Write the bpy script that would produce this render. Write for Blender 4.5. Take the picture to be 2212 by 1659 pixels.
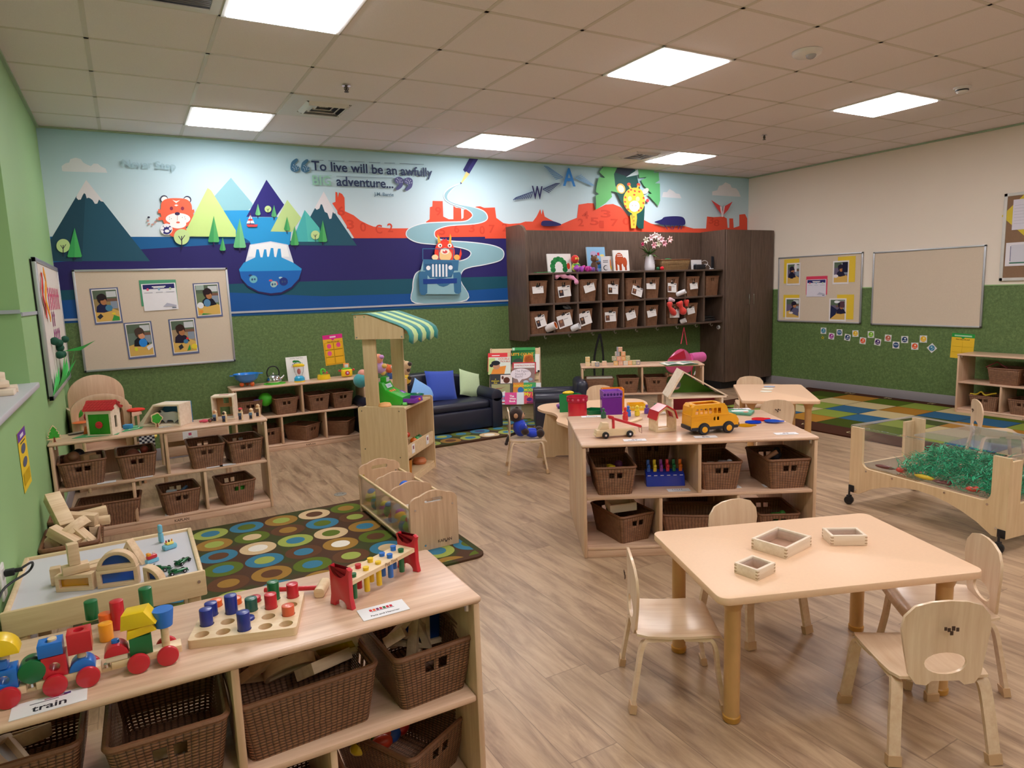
import bpy, bmesh, math, random
from mathutils import Matrix, Vector, Euler
PI=math.pi; R=math.radians
random.seed(7)
SC=bpy.context.scene; COL=SC.collection
for o in list(bpy.data.objects): bpy.data.objects.remove(o)
# ---------------------------------------------------------------- camera
IW,IH,FPX=2212,1659,1452.43
CP=Vector((.046,-3.9016,1.4335)); YAW,PIT,ROL=-.5137,-.1402,-.0344
F_=Vector((-math.sin(YAW)*math.cos(PIT),math.cos(YAW)*math.cos(PIT),math.sin(PIT)))
_r=Vector((math.cos(YAW),math.sin(YAW),0)); _u=_r.cross(F_)
R_=_r*math.cos(ROL)+_u*math.sin(ROL); U_=R_.cross(F_)
cam=bpy.data.cameras.new('camera'); co=bpy.data.objects.new('camera',cam); COL.objects.link(co)
cam.sensor_fit='HORIZONTAL'; cam.sensor_width=36; cam.lens=FPX/IW*36; cam.clip_start=.02
m=Matrix((R_,U_,-F_)).transposed().to_4x4(); m.translation=CP; co.matrix_world=m
SC.camera=co
# ---------------------------------------------------------------- view, world
SC.view_settings.view_transform='Standard'; SC.view_settings.look='None'
SC.view_settings.exposure=0.0; SC.view_settings.gamma=1; SC.view_settings.use_curve_mapping=False
wd=bpy.data.worlds.new('world'); SC.world=wd; wd.use_nodes=True
wd.node_tree.nodes['Background'].inputs[0].default_value=(.9,.93,1,1); wd.node_tree.nodes['Background'].inputs[1].default_value=.05
LIGHT_E=24.0          # emission of the ceiling diffusers
# room dimensions measured from the photograph (metres)
YB,XR,XL,YN,HC=2.903,7.819,-.446,-7.0,2.868
ZW=1.304; TILE=.6096
# ---------------------------------------------------------------- helpers
def ray(px,py): return F_+R_*((px-IW/2)/FPX)-U_*((py-IH/2)/FPX)
def P(px,py,z): d=ray(px,py); return CP+d*((z-CP.z)/d.z)
def PX(px,py,x): d=ray(px,py); return CP+d*((x-CP.x)/d.x)
def PY(px,py,y): d=ray(px,py); return CP+d*((y-CP.y)/d.y)
def lin(c):
    if isinstance(c,str): c=[int(c[i:i+2],16)/255 for i in (0,2,4)]
    return tuple(((v/12.92) if v<=.04045 else ((v+.055)/1.055)**2.4) for v in c)+(1,)
class N:
    def __init__(s,name):
        s.mat=bpy.data.materials.new(name); s.mat.use_nodes=True; s.t=s.mat.node_tree; s.n=s.t.nodes
        s.b=s.n['Principled BSDF']; s.out=s.n['Material Output']
    def a(s,ty,**k):
        x=s.n.new(ty)
        for q,v in k.items():
            if q in x.inputs: x.inputs[q].default_value=v
            else: setattr(x,q,v)
        return x
    def l(s,o,i): s.t.links.new(o,i)
    def math(s,op,x,y=None,z=None):
        q=s.n.new('ShaderNodeMath'); q.operation=op
        for i,v in enumerate((x,y,z)):
            if v is None: continue
            if isinstance(v,(int,float)): q.inputs[i].default_value=v
            else: s.l(v,q.inputs[i])
        return q.outputs[0]
    def mix(s,f,x,y):
        q=s.n.new('ShaderNodeMix'); q.data_type='RGBA'
        for i,v in ((0,f),(6,x),(7,y)):
            if isinstance(v,(int,float)): q.inputs[i].default_value=v
            elif isinstance(v,tuple): q.inputs[i].default_value=v
            else: s.l(v,q.inputs[i])
        return q.outputs[2]
    def obj(s,scale=(1,1,1),uv=False,rot=(0,0,0)):
        tc=s.n.new('ShaderNodeTexCoord'); mp=s.n.new('ShaderNodeMapping'); mp.inputs['Scale'].default_value=scale; mp.inputs['Rotation'].default_value=rot
        s.l(tc.outputs['UV' if uv else 'Object'],mp.inputs['Vector']); return mp.outputs[0]
    def bump(s,h,st,d=.002):
        q=s.a('ShaderNodeBump',Strength=st,Distance=d); s.l(h,q.inputs['Height']); s.l(q.outputs[0],s.b.inputs['Normal'])
MATS={}
def M(name,c='808080',rough=.5,var=.06,sc=18,metal=0,bump=0,bsc=None,coat=0,emit=0,trans=0,alpha=1,spec=.5,sheen=0,sx=(1,1,1)):
    if name in MATS: return MATS[name]
    n=N(name); c=lin(c); b=n.b
    nz=n.a('ShaderNodeTexNoise',Scale=sc,Detail=3.0); n.l(n.obj(sx),nz.inputs['Vector'])
    d=tuple(v*(1-var) for v in c[:3])+(1,); e=tuple(min(1,v*(1+var)) for v in c[:3])+(1,)
    n.l(n.mix(nz.outputs['Fac'],d,e),b.inputs['Base Color'])
    b.inputs['Roughness'].default_value=rough; b.inputs['Metallic'].default_value=metal
    b.inputs['Specular IOR Level'].default_value=spec
    b.inputs['Coat Weight'].default_value=coat; b.inputs['Coat Roughness'].default_value=.12
    b.inputs['Transmission Weight'].default_value=trans; b.inputs['Alpha'].default_value=alpha
    b.inputs['Sheen Weight'].default_value=sheen
    if emit: b.inputs['Emission Color'].default_value=c; b.inputs['Emission Strength'].default_value=emit
    if bump:
        z=n.a('ShaderNodeTexNoise',Scale=bsc or 60,Detail=4.0); n.l(n.obj(),z.inputs['Vector']); n.bump(z.outputs['Fac'],bump)
    MATS[name]=n.mat; return n.mat
def wood(name,c1,c2,axis='x',rough=.35,strip=0,coat=.15,gs=1.0,c3=None):
    if name in MATS: return MATS[name]
    n=N(name); k={'x':(1.5,22,22),'y':(22,1.5,22),'z':(22,22,1.5)}[axis]
    g=n.a('ShaderNodeTexNoise',Scale=2.2*gs,Detail=5.0,Roughness=.6); n.l(n.obj(k),g.inputs['Vector'])
    cr=n.a('ShaderNodeValToRGB'); n.l(g.outputs['Fac'],cr.inputs[0]); e=cr.color_ramp.elements
    e[0].position=.3; e[0].color=lin(c1); e[1].position=.7; e[1].color=lin(c2); col=cr.outputs[0]
    if strip:
        i={'x':1,'y':0,'z':1}[axis]; sp=n.n.new('ShaderNodeSeparateXYZ'); n.l(n.obj(),sp.inputs[0])
        q=n.math('FLOOR',n.math('DIVIDE',sp.outputs[i],strip)); w=n.a('ShaderNodeTexWhiteNoise',noise_dimensions='1D'); n.l(q,w.inputs['W'])
        col=n.mix(n.math('MULTIPLY',w.outputs[0],.45),col,lin(c3 or c1))
    n.l(col,n.b.inputs['Base Color']); n.b.inputs['Roughness'].default_value=rough
    n.b.inputs['Coat Weight'].default_value=coat; n.b.inputs['Coat Roughness'].default_value=.2
    n.bump(g.outputs['Fac'],.05); MATS[name]=n.mat; return n.mat

class B:
    """collects shapes into one mesh"""
    def __init__(s): s.v=[]; s.f=[]; s.fm=[]; s.mats=[]; s.mi=0; s.x=Matrix()
    def mat(s,m):
        if m not in s.mats: s.mats.append(m)
        s.mi=s.mats.index(m); return s
    def at(s,x=0,y=0,z=0,rz=0,rx=0,ry=0): s.x=Matrix.Translation((x,y,z))@Euler((rx,ry,rz)).to_matrix().to_4x4(); return s
    def add(s,vs,fs):
        k=len(s.v); s.v+=[s.x@Vector(v) for v in vs]; s.f+=[[k+i for i in f] for f in fs]; s.fm+=[s.mi]*len(fs); return s
    def bm(s,bm):
        bm.verts.ensure_lookup_table(); bm.verts.index_update()
        s.add([v.co.copy() for v in bm.verts],[[v.index for v in f.verts] for f in bm.faces]); bm.free(); return s
    def box(s,c,d,bev=0,rot=None,seg=2):
        b=bmesh.new(); bmesh.ops.create_cube(b,size=1)
        for v in b.verts: v.co=Vector((v.co.x*d[0],v.co.y*d[1],v.co.z*d[2]))
        if bev: bmesh.ops.bevel(b,geom=b.edges[:],offset=min(bev,min(d)*.45),segments=seg,profile=.5,affect='EDGES')
        mm=Matrix.Translation(c)@(Euler(rot).to_matrix().to_4x4() if rot else Matrix())
        bmesh.ops.transform(b,matrix=mm,verts=b.verts); return s.bm(b)
    def cyl(s,c,r,h,n=24,r2=None,bev=0,rot=None):
        b=bmesh.new(); bmesh.ops.create_cone(b,cap_ends=True,segments=n,radius1=r,radius2=r if r2 is None else r2,depth=h)
        if bev:
            eg=[e for e in b.edges if abs(e.verts[0].co.z-e.verts[1].co.z)<1e-6]
            bmesh.ops.bevel(b,geom=eg,offset=bev,segments=2,profile=.5,affect='EDGES')
        mm=Matrix.Translation(c)@(Euler(rot).to_matrix().to_4x4() if rot else Matrix())
        bmesh.ops.transform(b,matrix=mm,verts=b.verts); return s.bm(b)
    def sph(s,c,r,n=16,sc=(1,1,1),rot=None):
        b=bmesh.new(); bmesh.ops.create_uvsphere(b,u_segments=n,v_segments=max(6,n//2),radius=r)
        mm=Matrix.Translation(c)@(Euler(rot).to_matrix().to_4x4() if rot else Matrix())@Matrix.Diagonal((*sc,1))
        bmesh.ops.transform(b,matrix=mm,verts=b.verts); return s.bm(b)
    def lathe(s,prof,c=(0,0,0),n=32,sx=1,sy=1):
        vs=[];fs=[]
        for r,z in prof:
            for i in range(n): a=2*PI*i/n; vs.append((c[0]+r*math.cos(a)*sx,c[1]+r*math.sin(a)*sy,c[2]+z))
        for j in range(len(prof)-1):
            for i in range(n): i2=(i+1)%n; fs.append((j*n+i,j*n+i2,(j+1)*n+i2,(j+1)*n+i))
        return s.add(vs,fs)
    def tube(s,pts,r,n=8,flat=None,cap=True,closed=False,up=None):
        """round tube, or a flat strip of section flat=(w,h), along pts; r may be a list"""
        pts=[Vector(p) for p in pts]; L=len(pts); vs=[];fs=[]; pn=None
        for i,p in enumerate(pts):
            a=pts[i-1] if (i or closed) else p; c=pts[(i+1)%L] if (i<L-1 or closed) else p
            t=(c-a).normalized()
            if pn is None: pn=Vector(up) if up else (Vector((0,0,1)) if abs(t.z)<.9 else Vector((1,0,0)))
            if up: pn=Vector(up)
            x=t.cross(pn).normalized(); y=x.cross(t).normalized(); pn=y
            rr=r[i] if isinstance(r,(list,tuple)) else r
            if flat:
                for q,w in ((-.5,-.5),(.5,-.5),(.5,.5),(-.5,.5)): vs.append(p+x*q*flat[0]+y*w*flat[1])
            else:
                for k in range(n): g=2*PI*k/n; vs.append(p+(x*math.cos(g)+y*math.sin(g))*rr)
        n=4 if flat else n
        for i in range(L if closed else L-1):
            j=(i+1)%L
            for k in range(n): k2=(k+1)%n; fs.append((i*n+k,i*n+k2,j*n+k2,j*n+k))
        if cap and not closed: fs.append(list(range(n))[::-1]); fs.append([(L-1)*n+k for k in range(n)])
        return s.add(vs,fs)
    def prism(s,poly,h,z=0,bev=0,plane='xy',holes=None):
        """2D outline extruded; plane xy: up z, xz: thickness along y, yz: thickness along x"""
        b=bmesh.new(); f=None
        def loop(pl): 
            vs=[b.verts.new((x,y,z)) for x,y in pl]; return [b.edges.new((vs[i],vs[(i+1)%len(vs)])) for i in range(len(vs))],vs
        e,vs=loop(poly)
        if holes:
            for hh in holes: e+=loop(hh)[0]
            bmesh.ops.triangle_fill(b,use_beauty=True,use_dissolve=False,edges=e)
            # keep only faces inside the outline and outside the holes
            def ins(pt,pl):
                c=False;j=len(pl)-1
                for i in range(len(pl)):
                    if (pl[i][1]>pt[1])!=(pl[j][1]>pt[1]) and pt[0]<(pl[j][0]-pl[i][0])*(pt[1]-pl[i][1])/(pl[j][1]-pl[i][1])+pl[i][0]: c=not c
                    j=i
                return c
            rm=[q for q in b.faces if not ins(q.calc_center_median()[:2],poly) or any(ins(q.calc_center_median()[:2],hh) for hh in holes)]
            if rm: bmesh.ops.delete(b,geom=rm,context='FACES_ONLY')
        else: b.faces.new(vs)
        bmesh.ops.recalc_face_normals(b,faces=b.faces[:])
        if abs(h)>0:
            r=bmesh.ops.extrude_face_region(b,geom=b.faces[:]); nv=[g for g in r['geom'] if isinstance(g,bmesh.types.BMVert)]
            bmesh.ops.translate(b,vec=(0,0,h),verts=nv); bmesh.ops.recalc_face_normals(b,faces=b.faces[:])
            if bev:
                eg=[q for q in b.edges if abs(q.verts[0].co.z-q.verts[1].co.z)<1e-7 and len(q.link_faces)==2 and q.calc_face_angle(0)>1]
                bmesh.ops.bevel(b,geom=eg,offset=bev,segments=2,profile=.5,affect='EDGES')
        if plane=='xz': bmesh.ops.transform(b,matrix=Matrix(((1,0,0,0),(0,0,1,0),(0,1,0,0),(0,0,0,1))),verts=b.verts)
        if plane=='yz': bmesh.ops.transform(b,matrix=Matrix(((0,0,1,0),(1,0,0,0),(0,1,0,0),(0,0,0,1))),verts=b.verts)
        return s.bm(b)
    def text(s,str_,o,ux,uy,w=None,h=None,off=0,bold=False,center=False,maxw=None):
        """lettering laid on a plane: o baseline start, ux/uy unit vectors; sized by width or by cap height"""
        vs,fs,(x0,x1,y1)=glyphs(str_,bold); ux=Vector(ux).normalized(); uy=Vector(uy).normalized()
        k=(w/(x1-x0)) if w else h/.73; kx=k
        if w and h: k=h/.73
        nrm=ux.cross(uy); o=Vector(o)
        if center: o=o-ux*(kx*(x1-x0)/2)
        return s.add([o+ux*((v[0]-x0)*kx)+uy*(v[1]*k)+nrm*off for v in vs],fs)
    def build(s,name,parent=None,smooth=True,ang=35,loc=None,rz=0,mat=None):
        me=bpy.data.meshes.new(name); me.from_pydata(s.v,[],s.f)
        for m_ in (s.mats or [mat]): me.materials.append(m_)
        me.polygons.foreach_set('material_index',s.fm)
        b=bmesh.new(); b.from_mesh(me); bmesh.ops.recalc_face_normals(b,faces=b.faces[:]) if getattr(s,'recalc',False) else None; b.to_mesh(me); b.free()
        me.update()
        if smooth:
            me.polygons.foreach_set('use_smooth',[True]*len(me.polygons)); me.set_sharp_from_angle(angle=R(ang))
        o=bpy.data.objects.new(name,me); COL.objects.link(o)
        if parent is not None: o.parent=parent
        if loc is not None: o.location=loc
        o.rotation_euler.z=rz
        return o
_G={}
def glyphs(t,bold=False):
    if (t,bold) in _G: return _G[(t,bold)]
    cu=bpy.data.curves.new('t','FONT'); cu.body=t; cu.offset=.018 if bold else 0; cu.resolution_u=3
    o=bpy.data.objects.new('t',cu); COL.objects.link(o)
    me=bpy.data.meshes.new_from_object(o.evaluated_get(bpy.context.evaluated_depsgraph_get()))
    vs=[v.co.copy() for v in me.vertices]; fs=[list(p.vertices) for p in me.polygons]
    xs=[v.x for v in vs]; ys=[v.y for v in vs]
    bpy.data.objects.remove(o); bpy.data.curves.remove(cu); bpy.data.meshes.remove(me)
    _G[(t,bold)]=(vs,fs,(min(xs),max(xs),max(ys))); return _G[(t,bold)]
def tag(o,label=None,cat=None,group=None,kind=None):
    if label: o['label']=label
    if cat: o['category']=cat
    if group: o['group']=group
    if kind: o['kind']=kind
    return o
def thing(name,label,cat,loc=(0,0,0),rz=0,group=None):
    o=bpy.data.objects.new(name,None); COL.objects.link(o); o.empty_display_size=.05
    o.location=loc; o.rotation_euler.z=rz; return tag(o,label,cat,group)
def one(b,name,label,cat,loc=(0,0,0),rz=0,group=None,**k):
    o=b.build(name,loc=loc,rz=rz,**k); return tag(o,label,cat,group)
def copy_tree(o,parent=None):
    c=o.copy(); COL.objects.link(c)
    if parent is not None: c.parent=parent
    for ch in [q for q in bpy.data.objects if q.parent==o]: copy_tree(ch,c)
    return c
def clone(o,loc,rz,label,group=None,sc=None):
    c=copy_tree(o); c.location=loc; c.rotation_euler=(0,0,rz); c['label']=label
    if group: c['group']=group
    if sc: c.scale=sc
    return c
def struct(b,name,**k): return tag(b.build(name,**k),kind='structure')
def rrect(w,d,r,n=5,cx=0,cy=0):
    o=[]
    for sx,sy,a0 in ((1,1,0),(-1,1,90),(-1,-1,180),(1,-1,270)):
        for i in range(n+1): a=R(a0+90*i/n); o.append((cx+sx*(w/2-r)+r*math.cos(a),cy+sy*(d/2-r)+r*math.sin(a)))
    return o
def circ(r,n=24,cx=0,cy=0,ry=None): return [(cx+r*math.cos(2*PI*i/n),cy+(ry or r)*math.sin(2*PI*i/n)) for i in range(n)]
def smooth_path(pts,k=6,closed=True):
    L=len(pts);o=[]
    dim=len(pts[0])
    for i in range(L if closed else L-1):
        if closed: p=[pts[(i+j)%L] for j in (-1,0,1,2)]
        else: p=[pts[max(0,min(L-1,i+j))] for j in (-1,0,1,2)]
        for j in range(k):
            t=j/k; o.append(tuple(.5*(2*p[1][a]+(p[2][a]-p[0][a])*t+(2*p[0][a]-5*p[1][a]+4*p[2][a]-p[3][a])*t*t+(3*p[1][a]-p[0][a]-3*p[2][a]+p[3][a])*t**3) for a in range(dim)))
    if not closed: o.append(tuple(pts[-1]))
    return o
# ---------------------------------------------------------------- common materials
MAPLE=wood('maple_panel','c9a288','e8c8ae','x',.34,strip=.045,c3='d0a588')
MAPLEY=wood('maple_panel_cross','c9a384','e6c8a8','z',.38,strip=.05,c3='d0a588')
PLY=wood('birch_ply','d9bb90','e8cfa6','x',.4,coat=.1)
PLYZ=wood('birch_ply_upright','d3b48a','e2c8a0','z',.42,coat=.1)
BLOCK=wood('block_wood','d2b08a','ecd2ae','x',.55,coat=0)
TOYW=wood('toy_wood','dcba90','f0d8b4','x',.45,coat=.05)
PALE=wood('pale_toy_ply','dcc6ae','efdfcc','x',.5,coat=0)
CHAIRW=wood('chair_ply','d8b796','e8cfb2','x',.3,coat=.3)
LAMIN=M('table_laminate','eac4a2',.42,.05,90)
CHAIRZ=wood('chair_ply_back','d8b796','e8cfb2','z',.3,coat=.3)
LEGW=M('table_leg','c89a62',.3,.08,30,coat=.1)
BLACK=M('black_plastic','15151a',.45)
WHITE=M('white_paper','f0eef0',.6,.02)
CHROME=M('bright_steel','d8d8dc',.12,metal=1,var=.02)
ALU=M('aluminium_frame','b9bcc2',.35,metal=.6,var=.03)
def paint(name,c,rough=.32,coat=.3): return M('paint_'+name,c,rough,.05,25,coat=coat)
RED=paint('red','c81f30'); BLUE=paint('blue','1f6fd0'); NAVY=paint('navy','1b2f8c'); GREEN=paint('green','0f6a3a')
YEL=paint('yellow','efc81a'); ORA=paint('orange','ee6a28'); AMB=paint('amber','f2a020'); PUR=paint('purple','7b3aa5')
def inkm(c): return M('ink_'+c,c,.6,.03,12,spec=.2)
# ================================================================ ROOM
def build_room():
    # floor: vinyl planks running along y
    n=N('plank_floor'); v=n.obj((1,1,1)); sp=n.n.new('ShaderNodeSeparateXYZ'); n.l(v,sp.inputs[0])
    pw,pl=.18,1.22
    col=n.math('FLOOR',n.math('DIVIDE',sp.outputs[0],pw)); w=n.a('ShaderNodeTexWhiteNoise',noise_dimensions='1D'); n.l(col,w.inputs['W'])
    yo=n.math('ADD',n.math('DIVIDE',sp.outputs[1],pl),w.outputs[0]); row=n.math('FLOOR',yo)
    cb=n.n.new('ShaderNodeCombineXYZ'); n.l(col,cb.inputs[0]); n.l(row,cb.inputs[1]); w2=n.a('ShaderNodeTexWhiteNoise',noise_dimensions='2D'); n.l(cb.outputs[0],w2.inputs['Vector'])
    off=n.n.new('ShaderNodeVectorMath'); off.operation='ADD'; sc=n.n.new('ShaderNodeVectorMath'); sc.operation='SCALE'; n.l(w2.outputs[1],sc.inputs[0]); sc.inputs['Scale'].default_value=7
    n.l(n.obj((13,1.7,1)),off.inputs[0]); n.l(sc.outputs[0],off.inputs[1])
    g=n.a('ShaderNodeTexNoise',Scale=1.3,Detail=8.0,Roughness=.68,Distortion=.6); n.l(off.outputs[0],g.inputs['Vector'])
    cr=n.a('ShaderNodeValToRGB'); n.l(g.outputs['Fac'],cr.inputs[0]); e=cr.color_ramp.elements
    e[0].position=.28; e[0].color=lin('765c46'); e[1].position=.74; e[1].color=lin('ccae90')
    q=cr.color_ramp.elements.new(.42); q.color=lin('9e8168'); q=cr.color_ramp.elements.new(.55); q.color=lin('b79a7c')
    c1=n.mix(n.math('MULTIPLY',w2.outputs[0],.22),cr.outputs[0],lin('86705c'))
    fx=n.math('FRACT',n.math('DIVIDE',sp.outputs[0],pw)); fy=n.math('FRACT',yo)
    sx_=n.math('LESS_THAN',n.math('MINIMUM',fx,n.math('SUBTRACT',1,fx)),.008); sy_=n.math('LESS_THAN',n.math('MINIMUM',fy,n.math('SUBTRACT',1,fy)),.0014)
    seam=n.math('MAXIMUM',sx_,sy_)
    n.l(n.mix(n.math('MULTIPLY',seam,.5),c1,lin('5a4638')),n.b.inputs['Base Color'])
    n.b.inputs['Roughness'].default_value=.36; n.bump(g.outputs['Fac'],.12)
    b=B().mat(n.mat); b.box(((XL+XR)/2,(YB+YN)/2,-.05),(XR-XL+.6,YB-YN+.4,.1)); struct(b,'floor',smooth=False)
    # ceiling with lay-in tiles, a hole left for every light panel
    n=N('ceiling_tile'); nz=n.a('ShaderNodeTexNoise',Scale=260,Detail=3.0); n.l(n.obj(),nz.inputs['Vector'])
    n.l(n.mix(nz.outputs['Fac'],lin('e0d6d6'),lin('f8f0f2')),n.b.inputs['Base Color']); n.b.inputs['Roughness'].default_value=.9; n.bump(nz.outputs['Fac'],.2)
    TM=n.mat; TG=M('ceiling_grid','d6cdc4',.5,.02)
    b=B().mat(TM); g=B().mat(TG)
    c0,c1=int(math.floor(XL/TILE)),int(math.floor(XR/TILE)); r0,r1=int(math.floor(YN/TILE)),int(math.floor(YB/TILE))
    lights={(c,r) for c in (1,5,9) for r in (3,-1,-5,-9)}
    for c in range(c0,c1+1):
        for r in range(r0,r1+1):
            if (c,r) in lights: continue
            x0,x1=max(XL,c*TILE),min(XR,(c+1)*TILE); y0,y1=max(YN,r*TILE),min(YB,(r+1)*TILE)
            if (c,r) in ((2,2),(8,3),(0,-1)): continue
            b.box(((x0+x1)/2,(y0+y1)/2,HC+.012),(x1-x0-.006,y1-y0-.006,.02))
    for c in range(c0+1,c1+1): g.box((c*TILE,(YB+YN)/2,HC+.003),(.024,YB-YN,.006))
    for r in range(r0+1,r1+1): g.box(((XL+XR)/2,r*TILE,HC+.003),(XR-XL,.024,.006))
    ce=struct(b,'ceiling',smooth=False); struct(g,'trim_1',smooth=False)
    p=B().mat(M('plenum','50504e',.9)); p.box(((XL+XR)/2,(YB+YN)/2,HC+.17),(XR-XL+.6,YB-YN+.4,.1)); struct(p,'trim_2',smooth=False)
    # lights
    dm=bpy.data.materials.new('light_diffuser'); dm.use_nodes=True; nt=dm.node_tree; em=nt.nodes.new('ShaderNodeEmission')
    em.inputs[0].default_value=(1,.955,.955,1); em.inputs[1].default_value=LIGHT_E; nt.nodes.remove(nt.nodes['Principled BSDF']); nt.links.new(em.outputs[0],nt.nodes['Material Output'].inputs[0])
    names={(1,3):'square ceiling light panel nearest the tiger mural wall on the left',(1,-1):'largest square ceiling light panel at the top edge of the photo',
      (5,3):'square ceiling light panel above the pencil on the mural',(5,-1):'square ceiling light panel in the middle of the ceiling, left of the fire alarm',
      (9,3):'square ceiling light panel above the giraffe mural',(9,-1):'square ceiling light panel nearest the cream right wall'}
    first=None
    for (c,r) in sorted(lights,key=lambda q:(q not in names,q)):
        x,y=(c+.5)*TILE,(r+.5)*TILE
        lb=names.get((c,r),'square ceiling light panel out of frame, %s row behind the camera, %s column'%({-1:'first',-5:'second',-9:'third',3:'far'}[r],{1:'left',5:'middle',9:'right'}[c]))
        if first is None:
            first=thing('ceiling_light',lb,'ceiling light',(x,y,HC),0,'square ceiling light panels')
            fr=B().mat(M('light_frame','f2f2f2',.4)); s=TILE/2
            for a,bb,w_,h_ in ((0,s-.012,2*s,.024),(0,-s+.012,2*s,.024),(s-.012,0,.024,2*s),(-s+.012,0,.024,2*s)): fr.box((a,bb,.0),(w_,h_,.012))
            fr.build('frame',first,smooth=False)
            d=B().mat(dm); d.box((0,0,-.004),(2*s-.05,2*s-.05,.016),.003); d.build('diffuser',first)
        else: clone(first,(x,y,HC),0,lb)
    # walls
    paint_w=M('cream_wall_paint','e8dccf',.75,.02,3,bump=.08,bsc=220); green_w=M('light_green_wall_paint','94bb80',.6,.03,2,bump=.08,bsc=220)
    n=N('green_linoleum'); nz=n.a('ShaderNodeTexNoise',Scale=42,Detail=9.0,Roughness=.75); n.l(n.obj(),nz.inputs['Vector'])
    cr=n.a('ShaderNodeValToRGB'); n.l(nz.outputs['Fac'],cr.inputs[0]); e=cr.color_ramp.elements; e[0].position=.3; e[0].color=lin('475a32'); e[1].position=.72; e[1].color=lin('7a9058')
    q=cr.color_ramp.elements.new(.5); q.color=lin('5c7644')
    n.l(cr.outputs[0],n.b.inputs['Base Color']); n.b.inputs['Roughness'].default_value=.5; GL=n.mat
    b=B().mat(M('mural_sky_base','9fc4d6',.6,.02)); b.box(((XL+XR)/2,YB+.1,(HC+ZW)/2+.05),(XR-XL+.4,.2,HC-ZW+.1)); b.mat(GL).box(((XL+XR)/2,YB+.1,ZW/2),(XR-XL+.4,.2,ZW)); struct(b,'wall_back',smooth=False)
    b=B().mat(paint_w); b.box((XR+.1,(YB+YN)/2,(HC+ZW)/2+.05),(.2,YB-YN,HC-ZW+.1)); b.mat(GL).box((XR+.1,(YB+YN)/2,ZW/2),(.2,YB-YN,ZW)); struct(b,'wall_right',smooth=False)
    b=B().mat(paint_w); b.box(((XL+XR)/2,YN-.1,HC/2+.05),(XR-XL+.4,.2,HC+.1)); struct(b,'wall_near',smooth=False)
    # left wall with the window recess (far jamb at y .55)
    YJ,YW,ZT,ZS=.52,-2.1,2.45,1.02
    b=B().mat(green_w)
    b.box((XL-.1,(YB+YJ)/2,HC/2+.05),(.2,YB-YJ,HC+.1)); b.box((XL-.1,(YW+YN)/2,HC/2+.05),(.2,YW-YN,HC+.1))
    b.box((XL-.1,(YJ+YW)/2,(ZT+HC)/2+.05),(.2,YJ-YW,HC-ZT+.1)); b.box((XL-.1,(YJ+YW)/2,(ZS-.03)/2),(.2,YJ-YW,ZS-.03))
    b.box((XL-.4,YJ+.05,HC/2),(.42,.1,HC)); b.box((XL-.4,YW-.05,HC/2),(.42,.1,HC)); b.box((XL-.62,(YJ+YW)/2,HC/2),(.04,YJ-YW,HC)); b.box((XL-.4,(YJ+YW)/2,ZT+.05),(.42,YJ-YW,.1))
    b.mat(GL).box((XL-.3,YJ-.004,(ZS+ZW+.1)/2),(.3-.001,.008,ZW+.1-ZS))
    struct(b,'wall_left',smooth=False)
    b=B().mat(M('grey_sill','c9c8d2',.35,.03)); b.box((XL-.24,(YJ+YW)/2,ZS-.015),(.56,YJ-YW+.04,.03),.006); struct(b,'window_1')
    # wainscot cap trims
    TR=M('trim_metal','b4bac4',.4,metal=.3,var=.02)
    b=B().mat(TR); b.box(((XL+XR)/2,YB-.004,ZW),(XR-XL,.008,.018)); struct(b,'trim_3',smooth=False)
    b=B().mat(M('trim_green','8fb27a',.5)); b.box((XR-.004,(YB+YN)/2,ZW),(.008,YB-YN,.012)); struct(b,'trim_4',smooth=False)
    b=B().mat(TR); b.box((XL+.004,(YB+YJ)/2,ZW+.085),(.008,YB-YJ,.02)); b.box((XL-.2,YJ-.012,ZW+.1),(.4,.008,.02)); struct(b,'trim_5',smooth=False)
    b=B().mat(M('wall_angle','9fb79a',.5)); b.box((XL+.01,(YB+YN)/2,HC-.008),(.02,YB-YN,.016)); b.box((XR-.01,(YB+YN)/2,HC-.008),(.02,YB-YN,.016)); b.box(((XL+XR)/2,YB-.01,HC-.006),(XR-XL,.02,.012)); struct(b,'trim_6',smooth=False)
    BB=M('grey_baseboard','8f8a8e',.5,.03)
    for nm,c,d in (('baseboard_back',((XL+XR)/2,YB-.006,.055),(XR-XL,.012,.11)),('baseboard_right',(XR-.006,(YB+YN)/2,.055),(.012,YB-YN,.11)),('baseboard_left',(XL+.006,(YB+YN)/2,.055),(.012,YB-YN,.11))):
        b=B().mat(BB); b.box(c,d,.004); struct(b,nm)
build_room()
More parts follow.
